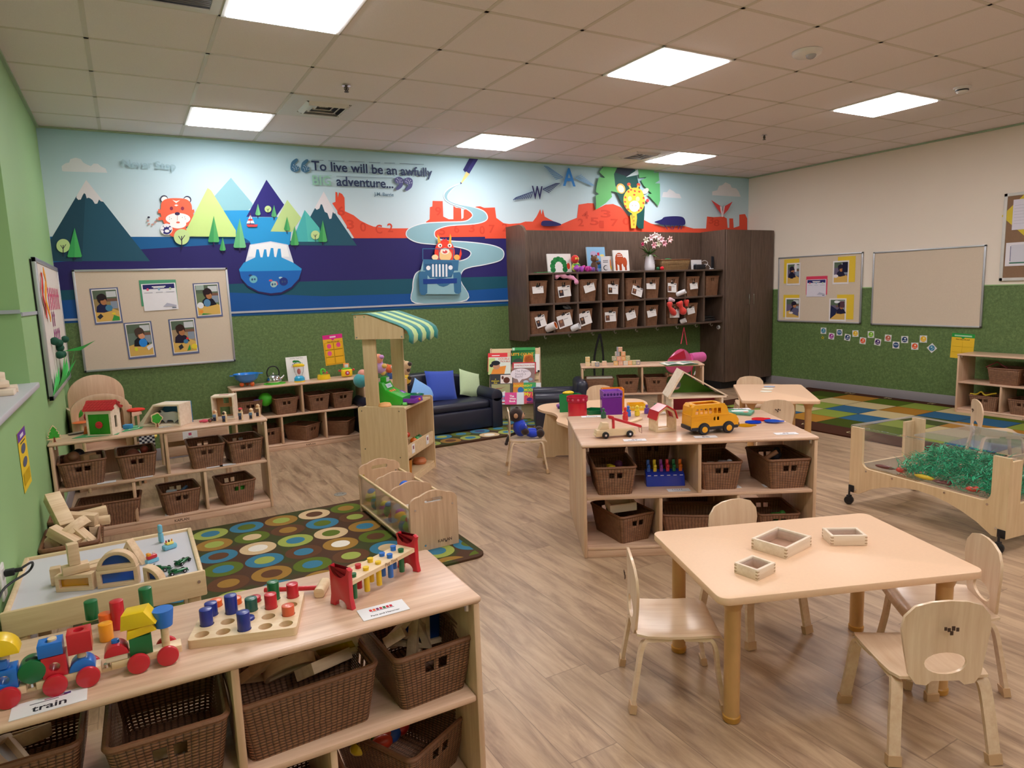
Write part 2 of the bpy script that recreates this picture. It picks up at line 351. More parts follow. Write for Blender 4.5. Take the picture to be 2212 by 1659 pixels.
# ---------------------------------------------------------------- ceiling fixtures
def ceiling_bits():
    VM=M('vent_white','dcd8d4',.45,.02)
    def vent(cx,cy,label,s=TILE):
        t=thing('ceiling_vent',label,'air vent',(cx,cy,HC),0)
        b=B().mat(VM); o=rrect(s-.02,s-.02,.004,2); b.prism(o,.006,-.004,holes=[rrect(.34,.34,.004,2)]); b.build('face_plate',t,smooth=False)
        for k in range(4):
            a=.30-k*.075; c=B().mat(VM)
            for i in range(4):
                c.at(0,0,-.012+.012*k,rz=i*PI/2); c.box((0,a/2,0),(a,.044,.004),rot=(R(35),0,0))
            c.build('vane',t,smooth=False)
        b=B().mat(M('vent_dark','3a3a3c',.8)); b.box((0,0,.06),(.36,.36,.01)); b.build('duct',t,smooth=False)
    vent(2.5*TILE,2.5*TILE,'square white ceiling air vent beside the light nearest the tiger mural')
    vent(8.5*TILE,3.5*TILE,'square ceiling air vent beside the light above the giraffe mural')
    t=thing('return_grille','dark slatted return air grille at the top left of the ceiling','air vent',(.5*TILE,-.5*TILE,HC))
    b=B().mat(VM); b.prism(rrect(TILE-.02,TILE-.02,.004,2),.006,-.004,holes=[rrect(.5,.5,.004,2)]); b.build('face_plate',t,smooth=False)
    b=B().mat(M('grille_grey','8c8884',.6))
    for i in range(24): b.box((0,-.24+i*.0208,.01),(.5,.012,.003),rot=(R(35),0,0))
    b.build('slats',t,smooth=False); b=B().mat(M('vent_dark')); b.box((0,0,.06),(.52,.52,.01)); b.build('duct',t,smooth=False)
    for px,py,lb in ((748,190,'small brass sprinkler head above the square vent on the left'),(1651,296,'small dark sprinkler head near the cream wall side of the ceiling')):
        p=P(px,py,HC-.02); t=thing('sprinkler_head',lb,'sprinkler',(p.x,p.y,HC))
        b=B().mat(CHROME); b.cyl((0,0,-.004),.03,.008,20,.022); b.build('escutcheon',t)
        b=B().mat(M('dark_brass','57504a',.4,metal=.8)); b.cyl((0,0,-.02),.008,.03); b.tube([(-.012,0,-.012),(-.014,0,-.03),(0,0,-.044)],.003,6); b.tube([(.012,0,-.012),(.014,0,-.03),(0,0,-.044)],.003,6); b.cyl((0,0,-.046),.016,.003,12); b.build('nozzle',t)
    p=P(1743,122,HC-.03); t=thing('fire_alarm_strobe','round white fire alarm with a clear strobe dome and red lettering','fire alarm',(p.x,p.y,HC))
    b=B().mat(M('alarm_white','e6e2e0',.4)); b.lathe([(.0,-.03),(.07,-.03),(.085,-.02),(.092,0)],n=32); b.build('body',t)
    b=B().mat(M('clear_dome','dddde4',.1,trans=.6)); b.sph((0,-.03,-.03),.032,16,(1,1,.8)); b.build('strobe_dome',t)
    b=B().mat(inkm('c02020')); b.text('FIRE',(.028,.03,-.031),(1,0,0),(0,-1,0),w=.05); b.at(); b.build('lettering',t,smooth=False)
    p=P(2078,197,HC-.03); t=thing('smoke_detector','small white round smoke detector at the right of the ceiling','smoke detector',(p.x,p.y,HC))
    b=B().mat(MATS['alarm_white']); b.cyl((0,0,-.006),.06,.012,28); b.lathe([(0,-.045),(.03,-.045),(.04,-.035),(.045,-.012),(.05,-.01)],n=28); b.build('body',t)
    b=B().mat(BLACK); b.lathe([(.041,-.03),(.0455,-.028),(.0465,-.022),(.044,-.02)],n=28); b.build('sensor_slot',t)
ceiling_bits()
# ================================================================ MURAL printed on the back wall
def build_mural():
    b=B(); ky=[0]
    Z={1:(0,250,3.95),2:(480,300,3.456),3:(1080,320,3.687),0:(0,0,1)}
    def pt(z,x,y): ox,oy,s=Z[z]; p=PY(ox+x/s,oy+y/s,YB); return max(XL+.002,p.x),min(HC-.002,p.z)
    def put(pl,c,mat=None):
        ky[0]+=1; y=YB-.0006-ky[0]*.00012; b.mat(mat or M('mural_'+c,c,.55,.04,6,spec=.25)); b.add([(x,y,z) for x,z in pl],[list(range(len(pl)))])
    def poly(z,pts,c,sm=False,mat=None,k=5):
        if sm: pts=smooth_path(pts,k)
        put([pt(z,*p) for p in pts],c,mat)
    def ell(z,cx,cy,rx,ry,c,rot=0):
        a=R(rot); poly(z,[(cx+rx*math.cos(t)*math.cos(a)-ry*math.sin(t)*math.sin(a),cy+rx*math.cos(t)*math.sin(a)+ry*math.sin(t)*math.cos(a)) for t in [2*PI*i/28 for i in range(28)]],c)
    def text(z,s,x0,y0,x1,c,h=None,bold=True):
        ky[0]+=1; X0,Z0=pt(z,x0,y0); X1,_=pt(z,x1,y0); b.mat(M('mural_'+c,c,.55,.04,6,spec=.25))
        b.text(s,(X0,YB-.0006-ky[0]*.00012,Z0),(1,0,0),(0,0,1),w=X1-X0,h=h,bold=bold)
    def line(z,pts,w,c):   # stroke in zoom pixels
        for (x0,y0),(x1,y1) in zip(pts,pts[1:]):
            L=math.hypot(x1-x0,y1-y0) or 1; nx,ny=-(y1-y0)/L*w/2,(x1-x0)/L*w/2
            poly(z,[(x0+nx,y0+ny),(x1+nx,y1+ny),(x1-nx,y1-ny),(x0-nx,y0-ny)],c)
    # sky printed paler towards the horizon
    n=N('mural_sky'); sp=n.n.new('ShaderNodeSeparateXYZ'); n.l(n.obj(),sp.inputs[0])
    cr=n.a('ShaderNodeValToRGB'); n.l(n.math('DIVIDE',n.math('SUBTRACT',sp.outputs[2],1.75),1.1),cr.inputs[0]); e=cr.color_ramp.elements
    e[0].color=lin('e2e9f1'); e[1].color=lin('a9d0de'); n.l(cr.outputs[0],n.b.inputs['Base Color']); n.b.inputs['Roughness'].default_value=.6
    put([(XL,1.5),(XR,1.5),(XR,HC),(XL,HC)],'sky',n.mat)
    # clouds
    cl='dfe3ea'
    poly(1,[(530,470),(525,430),(560,405),(590,400),(600,370),(645,358),(690,370),(710,400),(750,420),(775,430),(800,408),(835,410),(865,435),(900,450),(916,487),(545,475)],cl)
    poly(3,[(1290,390),(1300,350),(1330,350),(1350,325),(1385,345),(1400,360),(1430,365),(1446,400)],cl); poly(3,[(1690,375),(1690,345),(1730,335),(1745,300),(1770,295),(1795,272),(1835,290),(1845,315),(1880,320),(1900,345),(1918,388)],cl)
    # bands
    poly(0,[(90,511),(560,512),(560,560),(90,570)],'1a5f98')
    poly(0,[(100,567),(150,564),(304,538.6),(540,524),(760,514.5),(1110,509),(1620,506),(1620,600),(1110,600),(620,610),(100,628)],'2c2766')
    poly(0,[(100,628),(620,609),(1110,596.5),(1620,590),(1620,660),(1110,660),(100,700)],'1c5468')
    poly(0,[(100,650),(300,640),(500,632),(600,636),(700,640),(900,634),(1110,621),(1620,606),(1620,640),(1110,655),(100,700)],'175298')
    # mountains, left
    poly(1,[(430,1060),(735,548),(1280,1241),(460,1240)],'27546a'); poly(1,[(430,1060),(735,548),(700,1245),(445,1240)],'22475c')
    poly(1,[(735,548),(885,735),(860,730),(845,715),(830,750),(810,752),(790,720),(770,705),(755,700),(740,705),(730,670),(718,660),(705,680),(690,715),(668,718),(652,700),(655,680)],'e2dde4')
    poly(1,[(1970,530),(2155,750),(2110,810),(1850,808),(1840,720)],'8cc0cc')
    poly(2,[(65,290),(235,500),(190,535),(-50,535),(-60,430)],'8cc0cc')
    # lake
    poly(2,[(-40,535),(240,533),(220,585),(420,585),(460,560),(520,640),(505,785),(490,800),(360,770),(215,800),(205,765),(170,742),(-30,735)],'2c9ad8')
    poly(2,[(330,305),(462,492),(400,583),(180,582)],'2d2a78')
    poly(1,[(1770,620),(1800,640),(2010,980),(2010,1035),(1590,1030),(1590,970)],'c4e08c'); poly(1,[(1770,620),(1800,640),(1712,1030),(1590,1030),(1590,970)],'b8dc7e')
    poly(2,[(485,455),(590,590),(520,695),(360,692)],'bcd690'); poly(2,[(757,395),(845,560),(1005,797),(520,795),(655,585)],'27566a')
    poly(2,[(757,393),(845,555),(835,558),(825,545),(815,595),(800,598),(785,555),(765,545),(745,490),(735,488),(725,520),(705,530),(690,515)],'e4e0e6')
    poly(2,[(615,530),(725,665),(745,768),(520,768)],'4cb4b4'); poly(2,[(615,530),(725,665),(735,768),(640,768)],'58c0b8')
    # mesas
    rd='e8553c'; rd2='d54631'
    poly(2,[(845,395),(858,400),(862,440),(872,400),(895,412),(912,440),(915,540),(980,570),(1030,610),(1090,640),(1130,655),(1250,668),(1420,668),(1540,690),(1600,740),(985,742),(880,570),(820,480),(845,470)],rd)
    poly(2,[(1520,620),(1548,600),(1550,510),(1568,505),(1570,463),(1645,465),(1650,580),(1690,600),(1725,600),(1725,500),(1745,515),(1765,515),(1782,520),(1785,600),(1800,590),(1802,530),(1850,520),(1900,505),(1925,503),(1955,515),(2035,512),(2045,590),(2100,630),(2180,640),(2180,728),(1560,735)],rd)
    poly(3,[(-120,560),(0,590),(60,605),(160,598),(200,585),(260,585),(290,545),(320,485),(330,530),(340,485),(355,545),(400,570),(480,610),(560,575),(612,555),(625,450),(700,438),(745,440),(760,490),(840,450),(900,445),(960,470),(1020,540),(1140,570),(1200,600),(1300,625),(1460,620),(1540,640),(1640,640),(1648,545),(1700,550),(1780,545),(1805,560),(1812,635),(1825,635),(1825,560),(1855,560),(1860,635),(1905,620),(1905,530),(1950,525),(1968,560),(1968,720),(-120,720)],rd)
    for z,s,x,y,w in ((2,'6',860,570,55),(2,'3',930,670,55),(2,'0',1030,690,45),(2,'C',1145,705,50),(2,'2',1235,695,40),(2,'9',1590,570,45),(2,'6',1730,700,40),(2,'3',1840,695,45),(2,'0',1920,710,40),(2,'7',1990,700,45),(2,'2',2090,690,40),(2,'5',1620,715,45),
                     (3,'4',650,560,55),(3,'3',800,550,80),(3,'5',715,610,70),(3,'7',880,620,60),(3,'0',975,610,55),(3,'2',620,620,45),(3,'1',790,635,35),(3,'8',1700,620,45),(3,'3',1660,600,40)):
        text(z,s,x,y,x+w,rd2,h=.09)
    # road and pencil
    wh='e6ebf2'; rc='8fb9c6'
    road=[(1770,340),(1720,370),(1680,420),(1690,460),(1760,490),(1860,510),(1945,540),(1975,580),(1960,610),(1880,632),(1700,645),(1610,670),(1580,700),(1600,745),(1700,765),(1850,775),(2000,795),(2080,825),(2098,865),(2070,905),(1960,935),(1850,955),(1790,985),(1775,1060),(1822,1200),(1442,1222),(1425,1110),(1440,1020),(1480,985),(1560,960),(1700,930),(1820,900),(1858,850),(1800,815),(1650,790),(1480,775),(1400,745),(1375,710),(1400,670),(1500,635),(1650,625),(1800,620),(1855,595),(1868,560),(1820,520),(1720,485),(1665,450),(1660,410),(1700,370)]
    def grow(pl,d):
        cx=[]; L=len(pl)
        for i in range(L):
            (x0,y0),(x1,y1)=pl[i-1],pl[(i+1)%L]; q=math.hypot(x1-x0,y1-y0) or 1; cx.append((pl[i][0]+(y1-y0)/q*d,pl[i][1]-(x1-x0)/q*d))
        return cx
    poly(2,grow(road,7),wh,True); poly(2,grow(road,0),rc,True)
    poly(2,[(1845,118),(1912,125),(1840,265),(1820,240),(1812,250),(1797,232)],'3a3a80'); poly(2,[(1845,118),(1880,122),(1822,245),(1797,232)],'2e2d6c'); poly(2,[(1820,245),(1845,262),(1782,338),(1778,330)],'e8d890'); poly(2,[(1776,322),(1788,332),(1778,340)],'2e2d6c')
    # waterfall pool
    poly(2,[(205,790),(360,765),(490,790),(540,950),(165,950)],'d9dfec'); poly(2,[(215,795),(360,775),(480,795),(500,880),(190,880)],'eef1f6',False)
    poly(2,[(125,975),(160,930),(245,890),(255,830),(272,830),(285,890),(300,890),(312,830),(328,830),(335,885),(348,885),(362,820),(380,820),(388,885),(402,890),(415,825),(435,825),(442,890),(530,930),(593,975),(575,1060),(520,1120),(440,1160),(360,1168),(270,1150),(190,1110),(140,1050)],'2a2152')
    poly(2,[(125,975),(160,925),(245,885),(255,825),(272,825),(285,885),(300,885),(312,825),(328,825),(335,880),(348,880),(362,815),(380,815),(388,880),(402,885),(415,820),(435,820),(442,885),(530,925),(593,970),(570,1045),(515,1105),(440,1145),(360,1153),(270,1138),(190,1095),(140,1035)],'2f9ada')
    poly(2,[(128,990),(592,982),(570,1045),(515,1105),(440,1145),(360,1153),(270,1138),(190,1095),(140,1040)],'1f66b8')
    for x,y,r,c,d in ((232,1048,30,'6fb4c4','2a3a70'),(383,1085,25,'9cc0c0','c05a70'),(457,1065,32,'22347c','a8cfd8')):
        ell(2,x-22,y-28,14,8,d); ell(2,x+22,y-8,16,8,d,60); ell(2,x,y,r,r*.95,c); ell(2,x-9,y+2,7,9,'3a5078'); ell(2,x+10,y,6,8,'3a5078')
    # trees
    def fir(z,x,y0,y1,w,c='56b068',c2='3f9a5c'):
        ell(z,x,y1+8,w*.16,18,'2a1f4a'); poly(z,[(x,y0),(x+w,y1-10),(x+w-8,y1),(x-w+8,y1),(x-w,y1-10)],c2); poly(z,[(x,y0),(x+w,y1-10),(x+w-8,y1),(x,y1)],c)
    def round_tree(z,x,y,r):
        ell(z,x,y,r,r,'c2dc98'); line(z,[(x,y+r*1.6),(x,y-r*.1)],r*.12,'2c2440'); line(z,[(x,y+r*.5),(x-r*.4,y-r*.1)],r*.09,'2c2440'); line(z,[(x,y+r*.4),(x+r*.4,y-r*.2)],r*.09,'2c2440')
    round_tree(1,540,1110,58); fir(1,637,957,1208,62,'4cb464','3da25c')
    fir(2,265,485,572,20,'74c08a','62b27a'); fir(2,385,495,583,20,'5cb077','4ea26c'); round_tree(2,340,525,25); fir(2,482,580,685,23); fir(2,538,650,795,32); round_tree(2,693,718,33); fir(2,748,608,770,34)
    # sailing boat
    poly(2,[(208,565),(240,632),(180,632)],'eceff6'); poly(2,[(195,598),(224,598),(228,612),(188,612)],'d04a4a'); poly(2,[(178,640),(266,640),(255,658),(190,658)],'d84a50'); line(2,[(208,555),(208,640)],4,'7a2c38')
    # tiger peeping out from behind the hill
    tg='f0694c'
    for x,y in ((1268,868),(1262,898),(1270,925),(1300,930),(1325,910),(1340,885)): ell(1,x,y,11,8,'c89a90' if y>880 else '2a2840')
    ell(1,1510,980,80,60,tg); ell(1,1398,712,34,32,'3c4058',-20); ell(1,1402,716,27,25,'f4f2f2'); ell(1,1598,718,34,32,'3c4058',20); ell(1,1594,722,27,25,'f4f2f2')
    poly(1,[(1380,740),(1420,712),(1500,705),(1590,715),(1630,755),(1640,810),(1650,850),(1630,900),(1600,945),(1510,960),(1420,940),(1390,900),(1370,840),(1372,780)],tg,True)
    for s in ([(1350,797),(1410,815),(1405,845),(1348,832)],[(1350,868),(1405,860),(1410,890),(1352,895)],[(1655,800),(1600,815),(1605,845),(1658,828)]): poly(1,s,tg)
    poly(1,[(1470,720),(1502,748),(1535,722),(1502,730)],'f8ece8'); poly(1,[(1485,765),(1503,775),(1522,765),(1503,758)],'f8ece8')
    ell(1,1518,880,105,48,'f4f2f0'); ell(1,1518,925,70,38,'f4f2f0'); ell(1,1462,793,14,16,'8c2f4a'); ell(1,1556,793,14,16,'8c2f4a'); ell(1,1512,838,22,14,'3a2a50'); line(1,[(1512,850),(1512,895)],3,'c07068'); ell(1,1518,912,16,8,'e86a54')
    for x,y in ((1445,868),(1462,880),(1446,885),(1555,870),(1575,865),(1580,882)): ell(1,x,y,3,3,'7a5a60')
    ell(1,1420,970,52,48,'f4f2f4'); ell(1,1420,972,45,42,'2e2c70')
    for x,y,r in ((1386,960,13),(1408,940,13),(1432,938,13),(1452,965,12),(1384,990,12)): ell(1,x,y,r,r*1.1,'eceaf2')
    ell(1,1424,985,20,13,'eceaf2')
    poly(1,[(1770,618),(1800,640),(2010,980),(2010,1035),(1590,1030),(1590,970)],'c4e08c'); round_tree(1,1549,1035,67); fir(1,1822,855,1080,48); fir(1,1898,1037,1152,26); fir(1,2043,878,1128,54,'74c08a','62b27a')
    # writing
    nv='2c3c60'
    text(2,'To live will be an awfully',665,235,1562,nv,bold=True); text(2,'BIG',672,343,808,'8fc3ae'); text(2,'adventure...',850,350,1272,nv); text(2,'J.M. Barrie',1130,425,1275,'5c7c94')
    for x0,x1 in ((662,752),(788,908),(940,1058),(1090,1175),(1205,1285),(1318,1500)):
        line(2,[(x0,160+(x0-662)*.04),(x1,160+(x1-662)*.04)],2.5,nv); line(2,[(x0,236+(x0-662)*.04),(x1,236+(x1-662)*.04)],2.5,nv)
    line(2,[(665,344),(815,348)],2.5,'8fc3ae'); line(2,[(668,272),(815,276)],2.5,'8fc3ae'); line(2,[(848,352),(1275,362)],2.5,nv); line(2,[(848,282),(1272,296)],2.5,nv)
    for x,y,c,dn in ((540,205,'3f6d8c',0),(618,210,'3f6d8c',0),(1312,330,'55588c',1),(1382,335,'55588c',1)):
        s_=1 if not dn else -1
        poly(2,[(x-34*s_,y+8*s_),(x-25*s_,y-30*s_),(x+8*s_,y-55*s_),(x+22*s_,y-42*s_),(x-2*s_,y-12*s_),(x+25*s_,y+2*s_),(x+30*s_,y+30*s_),(x,y+45*s_),(x-28*s_,y+32*s_)],c,True)
        for i in range(9):
            a=i*2.4; r=8+i*2.3; ell(2,x+r*math.cos(a),y+12*s_+r*.9*math.sin(a),4.5,2,'d2dde8',i*40)
    text(1,'Never Stop',1050,440,1500,'9fc0cc')
    # winged letters
    def wing(z,pts,c): poly(z,pts,c)
    def feathers(z,x0,y0,x1,y1,c,n=9,l=38,side=1):
        for i in range(n):
            t=i/(n-1); x,y=x0+(x1-x0)*t,y0+(y1-y0)*t; L=l*(1-.5*t); a=math.atan2(y1-y0,x1-x0)+side*(.9-.5*t)
            line(z,[(x,y),(x+L*math.cos(a),y+L*math.sin(a))],7,c)
        line(z,[(x0,y0),(x1,y1)],8,c)
    feathers(3,490,235,370,152,'6f9cc8',10,60,-1); feathers(3,590,240,715,298,'7fb0dc',10,55,-1)
    feathers(3,250,350,115,398,'44547c',10,55,-1); feathers(3,330,330,435,284,'44547c',9,60,1)
    text(3,'A',490,300,590,'2f86d8',h=.21); text(3,'W',245,405,330,'2c2c60',h=.15)
    # giraffe in a jungle leaf
    poly(3,[(800,135),(1062,155),(1140,470),(1130,645),(1090,640),(945,420),(890,300)],'1f5450'); poly(3,[(870,138),(1060,155),(1000,230),(885,190)],'2c3848')
    poly(3,[(810,135),(920,145),(895,210),(905,300),(940,360),(870,345),(880,390),(830,440),(752,492),(750,380),(775,370),(750,350),(760,290),(775,235),(825,240),(778,195)],'6cbf74')
    poly(3,[(1085,160),(1215,175),(1212,200),(1250,195),(1255,260),(1222,282),(1260,285),(1262,420),(1245,465),(1160,370),(1195,365),(1130,300),(1110,260),(1155,235),(1095,240)],'66b878')
    poly(3,[(990,235),(1085,160),(1090,215),(1040,225)],'cfe6ee')
    gy='f2c84a'; gs='e4543c'
    poly(3,[(1038,520),(1075,520),(1078,560),(1068,640),(1045,640),(1042,570)],gy); ell(3,950,325,34,42,'f0b860',-25); ell(3,950,327,24,32,'f8ecd8',-25); ell(3,1145,345,30,18,'f6ecd0',-40)
    ell(3,1013,292,14,14,gs); ell(3,1090,295,14,14,gs); line(3,[(1015,300),(1035,335)],14,gy); line(3,[(1090,300),(1075,335)],14,gy)
    poly(3,[(1000,340),(1055,318),(1110,335),(1135,390),(1140,440),(1115,500),(1060,528),(1005,500),(975,450),(972,390)],gy,True)
    for x,y in ((1010,350),(1030,335),(1060,345),(1095,350),(985,395),(982,430),(985,465),(1130,400),(1128,440),(1110,480),(1055,375),(1005,490),(1090,498)): ell(3,x,y,9,7,gs,x*7%90)
    ell(3,1020,405,16,20,'f8e8a0'); ell(3,1083,408,16,20,'f8e8a0'); ell(3,1056,465,42,44,'f8f0e4'); ell(3,1040,460,4,6,'e8b8a0'); ell(3,1068,460,4,6,'e8b8a0')
    poly(3,[(1022,540),(1032,530),(1048,640),(1030,640)],gy); ell(3,1160,420,12,14,'d84a54')
    for y in (550,580,610): ell(3,1052,y,5,9,'c08a3c')
    # acacias and the winged v on the far mesa
    poly(3,[(315,600),(330,582),(380,580),(430,590),(475,610),(440,622),(330,622)],'2c2a66',True)
    poly(3,[(1215,590),(1270,570),(1300,550),(1400,545),(1450,560),(1458,610),(1400,618),(1280,612),(1240,600)],'2c2a66',True)
    for x0,x1 in ((1290,1320),(1340,1350),(1380,1360),(1420,1400),(1440,1425)): line(3,[(x0,610),(x1,650)],5,'2c2a66')
    poly(3,[(1665,415),(1750,470),(1760,545),(1720,495)],'d84a4c'); poly(3,[(1836,428),(1765,470),(1752,545),(1800,495)],'d84a4c'); poly(3,[(1735,465),(1750,470),(1757,520),(1765,468),(1775,462),(1760,550),(1750,550)],'e8d8e0')
    # creature driving a boxy open car, seen from the front
    cb='3a6f98'; dk='2f5c84'
    poly(2,[(1750,900),(1770,820),(1778,860),(1765,905),(1720,900)],'e84434'); ell(2,1650,850,75,95,'e84434'); ell(2,1655,870,48,45,'f2c88c')
    poly(2,[(1600,780),(1595,715),(1612,735),(1620,775)],'f0a83c'); poly(2,[(1680,780),(1690,710),(1700,735),(1698,785)],'f0a83c'); poly(2,[(1625,770),(1640,745),(1650,765),(1660,742),(1672,770)],'e03a34')
    ell(2,1615,798,16,15,'f4ece4'); ell(2,1688,798,16,15,'f4ece4'); ell(2,1617,800,6,7,'3a2430'); ell(2,1686,800,6,7,'3a2430'); ell(2,1652,840,34,24,'f4e8d8'); ell(2,1652,845,18,12,'d8504c'); poly(2,[(1642,832),(1652,832),(1652,842),(1642,842)],'ffffff')
    ell(2,1578,885,24,20,'f2dcae'); ell(2,1740,885,22,20,'f0b45c')
    for x in (1487,1608,1715): line(2,[(x,820),(x,905)],5,cb)
    line(2,[(1485,822),(1718,822)],5,cb)
    poly(2,[(1490,905),(1757,905),(1750,985),(1755,1160),(1480,1160),(1470,985)],'8fb9c6'); poly(2,[(1490,900),(1755,908),(1748,985),(1490,985)],cb)
    poly(2,[(1500,935),(1700,925),(1720,985),(1700,1035),(1540,1040),(1505,990)],dk); ell(2,1610,990,105,55,cb)
    poly(2,[(1455,1005),(1475,990),(1510,990),(1522,1010),(1520,1150),(1500,1168),(1475,1165),(1462,1140)],cb); poly(2,[(1712,1000),(1760,995),(1772,1010),(1772,1140),(1755,1158),(1730,1155),(1720,1140)],cb)
    ell(2,1528,965,16,17,'eef2f8'); ell(2,1693,962,16,17,'eef2f8')
    for x in (1562,1587,1612,1637,1662): line(2,[(x,945),(x+1,1030)],13,'e8eef6'); ell(2,x,943,6.5,7,'e8eef6')
    poly(2,[(1488,1048),(1740,1042),(1740,1078),(1490,1085)],'1c3f8c')
    poly(2,[(1590,1082),(1690,1080),(1670,1095),(1640,1105),(1610,1098)],cb)
    o=b.build('wall_mural',smooth=False); tag(o,kind='structure')
build_mural()
# ================================================================ STORAGE SHELVES
SH,SW=.619,1.232; ZM,ZB=.335,.058     # top, width, middle-shelf surface, bottom-shelf surface
def make_shelf(name,label,d=.36,brand=True,w=SW,h=SH,low=(1/3,2/3),up=(.5,)):
    """origin at the front left foot; x along the front, y into the depth"""
    t=thing(name,label,'shelf'); T=.019
    for x in (T/2,w-T/2):
        b=B().mat(MAPLEY); b.box((x,d/2,(h-T)/2),(T,d-.006,h-T),.005); b.build('side_panel',t)
    b=B().mat(MAPLE); b.box((w/2,d/2,h-T/2),(w+.012,d,T),.009,seg=3); b.build('top_panel',t)
    b=B().mat(MAPLE); b.box((w/2,d/2,ZM-T/2),(w-2*T,d-.012,T),.006); b.build('middle_shelf',t)
    b=B().mat(MAPLE); b.box((w/2,d/2,ZB-T/2),(w-2*T,d-.012,T),.006); b.build('bottom_shelf',t)
    for u in up: b=B().mat(MAPLEY); b.box((w*u,d/2,(ZM+h-T)/2),(T,d-.02,h-T-ZM),.005); b.build('divider',t)
    for u in low: b=B().mat(MAPLEY); b.box((w*u,d/2,(ZB+ZM-T)/2),(T,d-.02,ZM-T-ZB),.005); b.build('divider',t)
    b=B().mat(MAPLE); b.box((w/2,.014,(ZB-T)/2),(w-2*T,.016,ZB-T),.002); b.box((w/2,d-.014,(ZB-T)/2),(w-2*T,.016,ZB-T),.002); b.build('toe_kick',t)
    for x in (T+.012,w-T-.012):
        b=B().mat(CHROME); b.cyl((x,.02,h-T-.01),.008,.02,10); b.build('corner_fitting',t)
    if brand:
        b=B().mat(M('brand_ink','4a3226',.7)); b.text('KAPLAN',(w*.5,.0055,.014),(1,0,0),(0,0,1),w=.085,off=-.0004,bold=True); b.build('brand_mark',t,smooth=False)
    return t
def put(t,x,y,rz): t.location=(x,y,0); t.rotation_euler.z=R(rz); return t
shA=put(make_shelf('storage_shelf','low maple shelf in the foreground holding the wooden train and peg toys',.40),-.438,-2.335,-1.2)
shC=put(make_shelf('storage_shelf','open maple shelf at the left wall carrying the toy farm, red roof barn and trees',.31),-.435,.835,0)
shD=put(make_shelf('storage_shelf','maple shelf against the green wall under the blue colander and kettle',.31),.80,2.573,0)
shB=put(make_shelf('storage_shelf','maple shelf in the middle of the room carrying the yellow bus and crane truck',.40),2.03,-1.105,-29)
e=Vector((2.03,-1.105))+Vector((-math.sin(R(-29)),math.cos(R(-29))))*.405
shB2=put(make_shelf('storage_shelf','maple shelf standing back to back behind the yellow bus shelf',.40,False),e.x,e.y,-29)
shG=put(make_shelf('storage_shelf','maple shelf under the coat hooks with alphabet blocks on top',.36,False),4.03,1.70,-34)
shK=put(make_shelf('storage_shelf','maple shelf against the right wall, cut off by the photo edge',.33),7.42,-.174,-90)
# ================================================================ WICKER BASKETS
def wicker(name,c1,c2,openw=False,sp=.009):
    n=N(name); sx=n.n.new('ShaderNodeSeparateXYZ'); n.l(n.obj(uv=True),sx.inputs[0])
    rib=n.math('FLOOR',n.math('DIVIDE',sx.outputs[0],.016)); ph=n.math('MULTIPLY',rib,PI)
    a=n.math('SINE',n.math('ADD',n.math('MULTIPLY',sx.outputs[1],PI/sp*1.0),ph)); hz=n.math('ABSOLUTE',a)
    fr=n.math('FRACT',n.math('DIVIDE',sx.outputs[0],.016)); vr=n.math('ABSOLUTE',n.math('SINE',n.math('MULTIPLY',fr,PI)))
    h=n.math('MULTIPLY',n.math('POWER',hz,.5),n.math('POWER',vr,.35))
    nz=n.a('ShaderNodeTexNoise',Scale=40.0,Detail=3.0); n.l(n.obj(),nz.inputs['Vector'])
    c=n.mix(nz.outputs['Fac'],lin(c1),lin(c2)); n.l(n.mix(h,lin('2c1a12'),c),n.b.inputs['Base Color']); n.b.inputs['Roughness'].default_value=.55
    n.bump(h,.9,.003)
    if openw:
        hole=n.math('MULTIPLY',n.math('LESS_THAN',hz,.34),n.math('GREATER_THAN',vr,.55))
        tr=n.a('ShaderNodeBsdfTransparent'); mx=n.n.new('ShaderNodeMixShader'); n.l(hole,mx.inputs[0]); n.l(n.b.outputs[0],mx.inputs[1]); n.l(tr.outputs[0],mx.inputs[2]); n.l(mx.outputs[0],n.out.inputs[0])
    return n.mat
WK=wicker('wicker','80543a','b88460'); WKO=wicker('wicker_open','7c5038','ac7a58',True,.008); WKR=M('wicker_rim','7a5036',.5,.25,90,bump=.6,bsc=160); WKT=wicker('wicker_tan','80603c','b08a58')
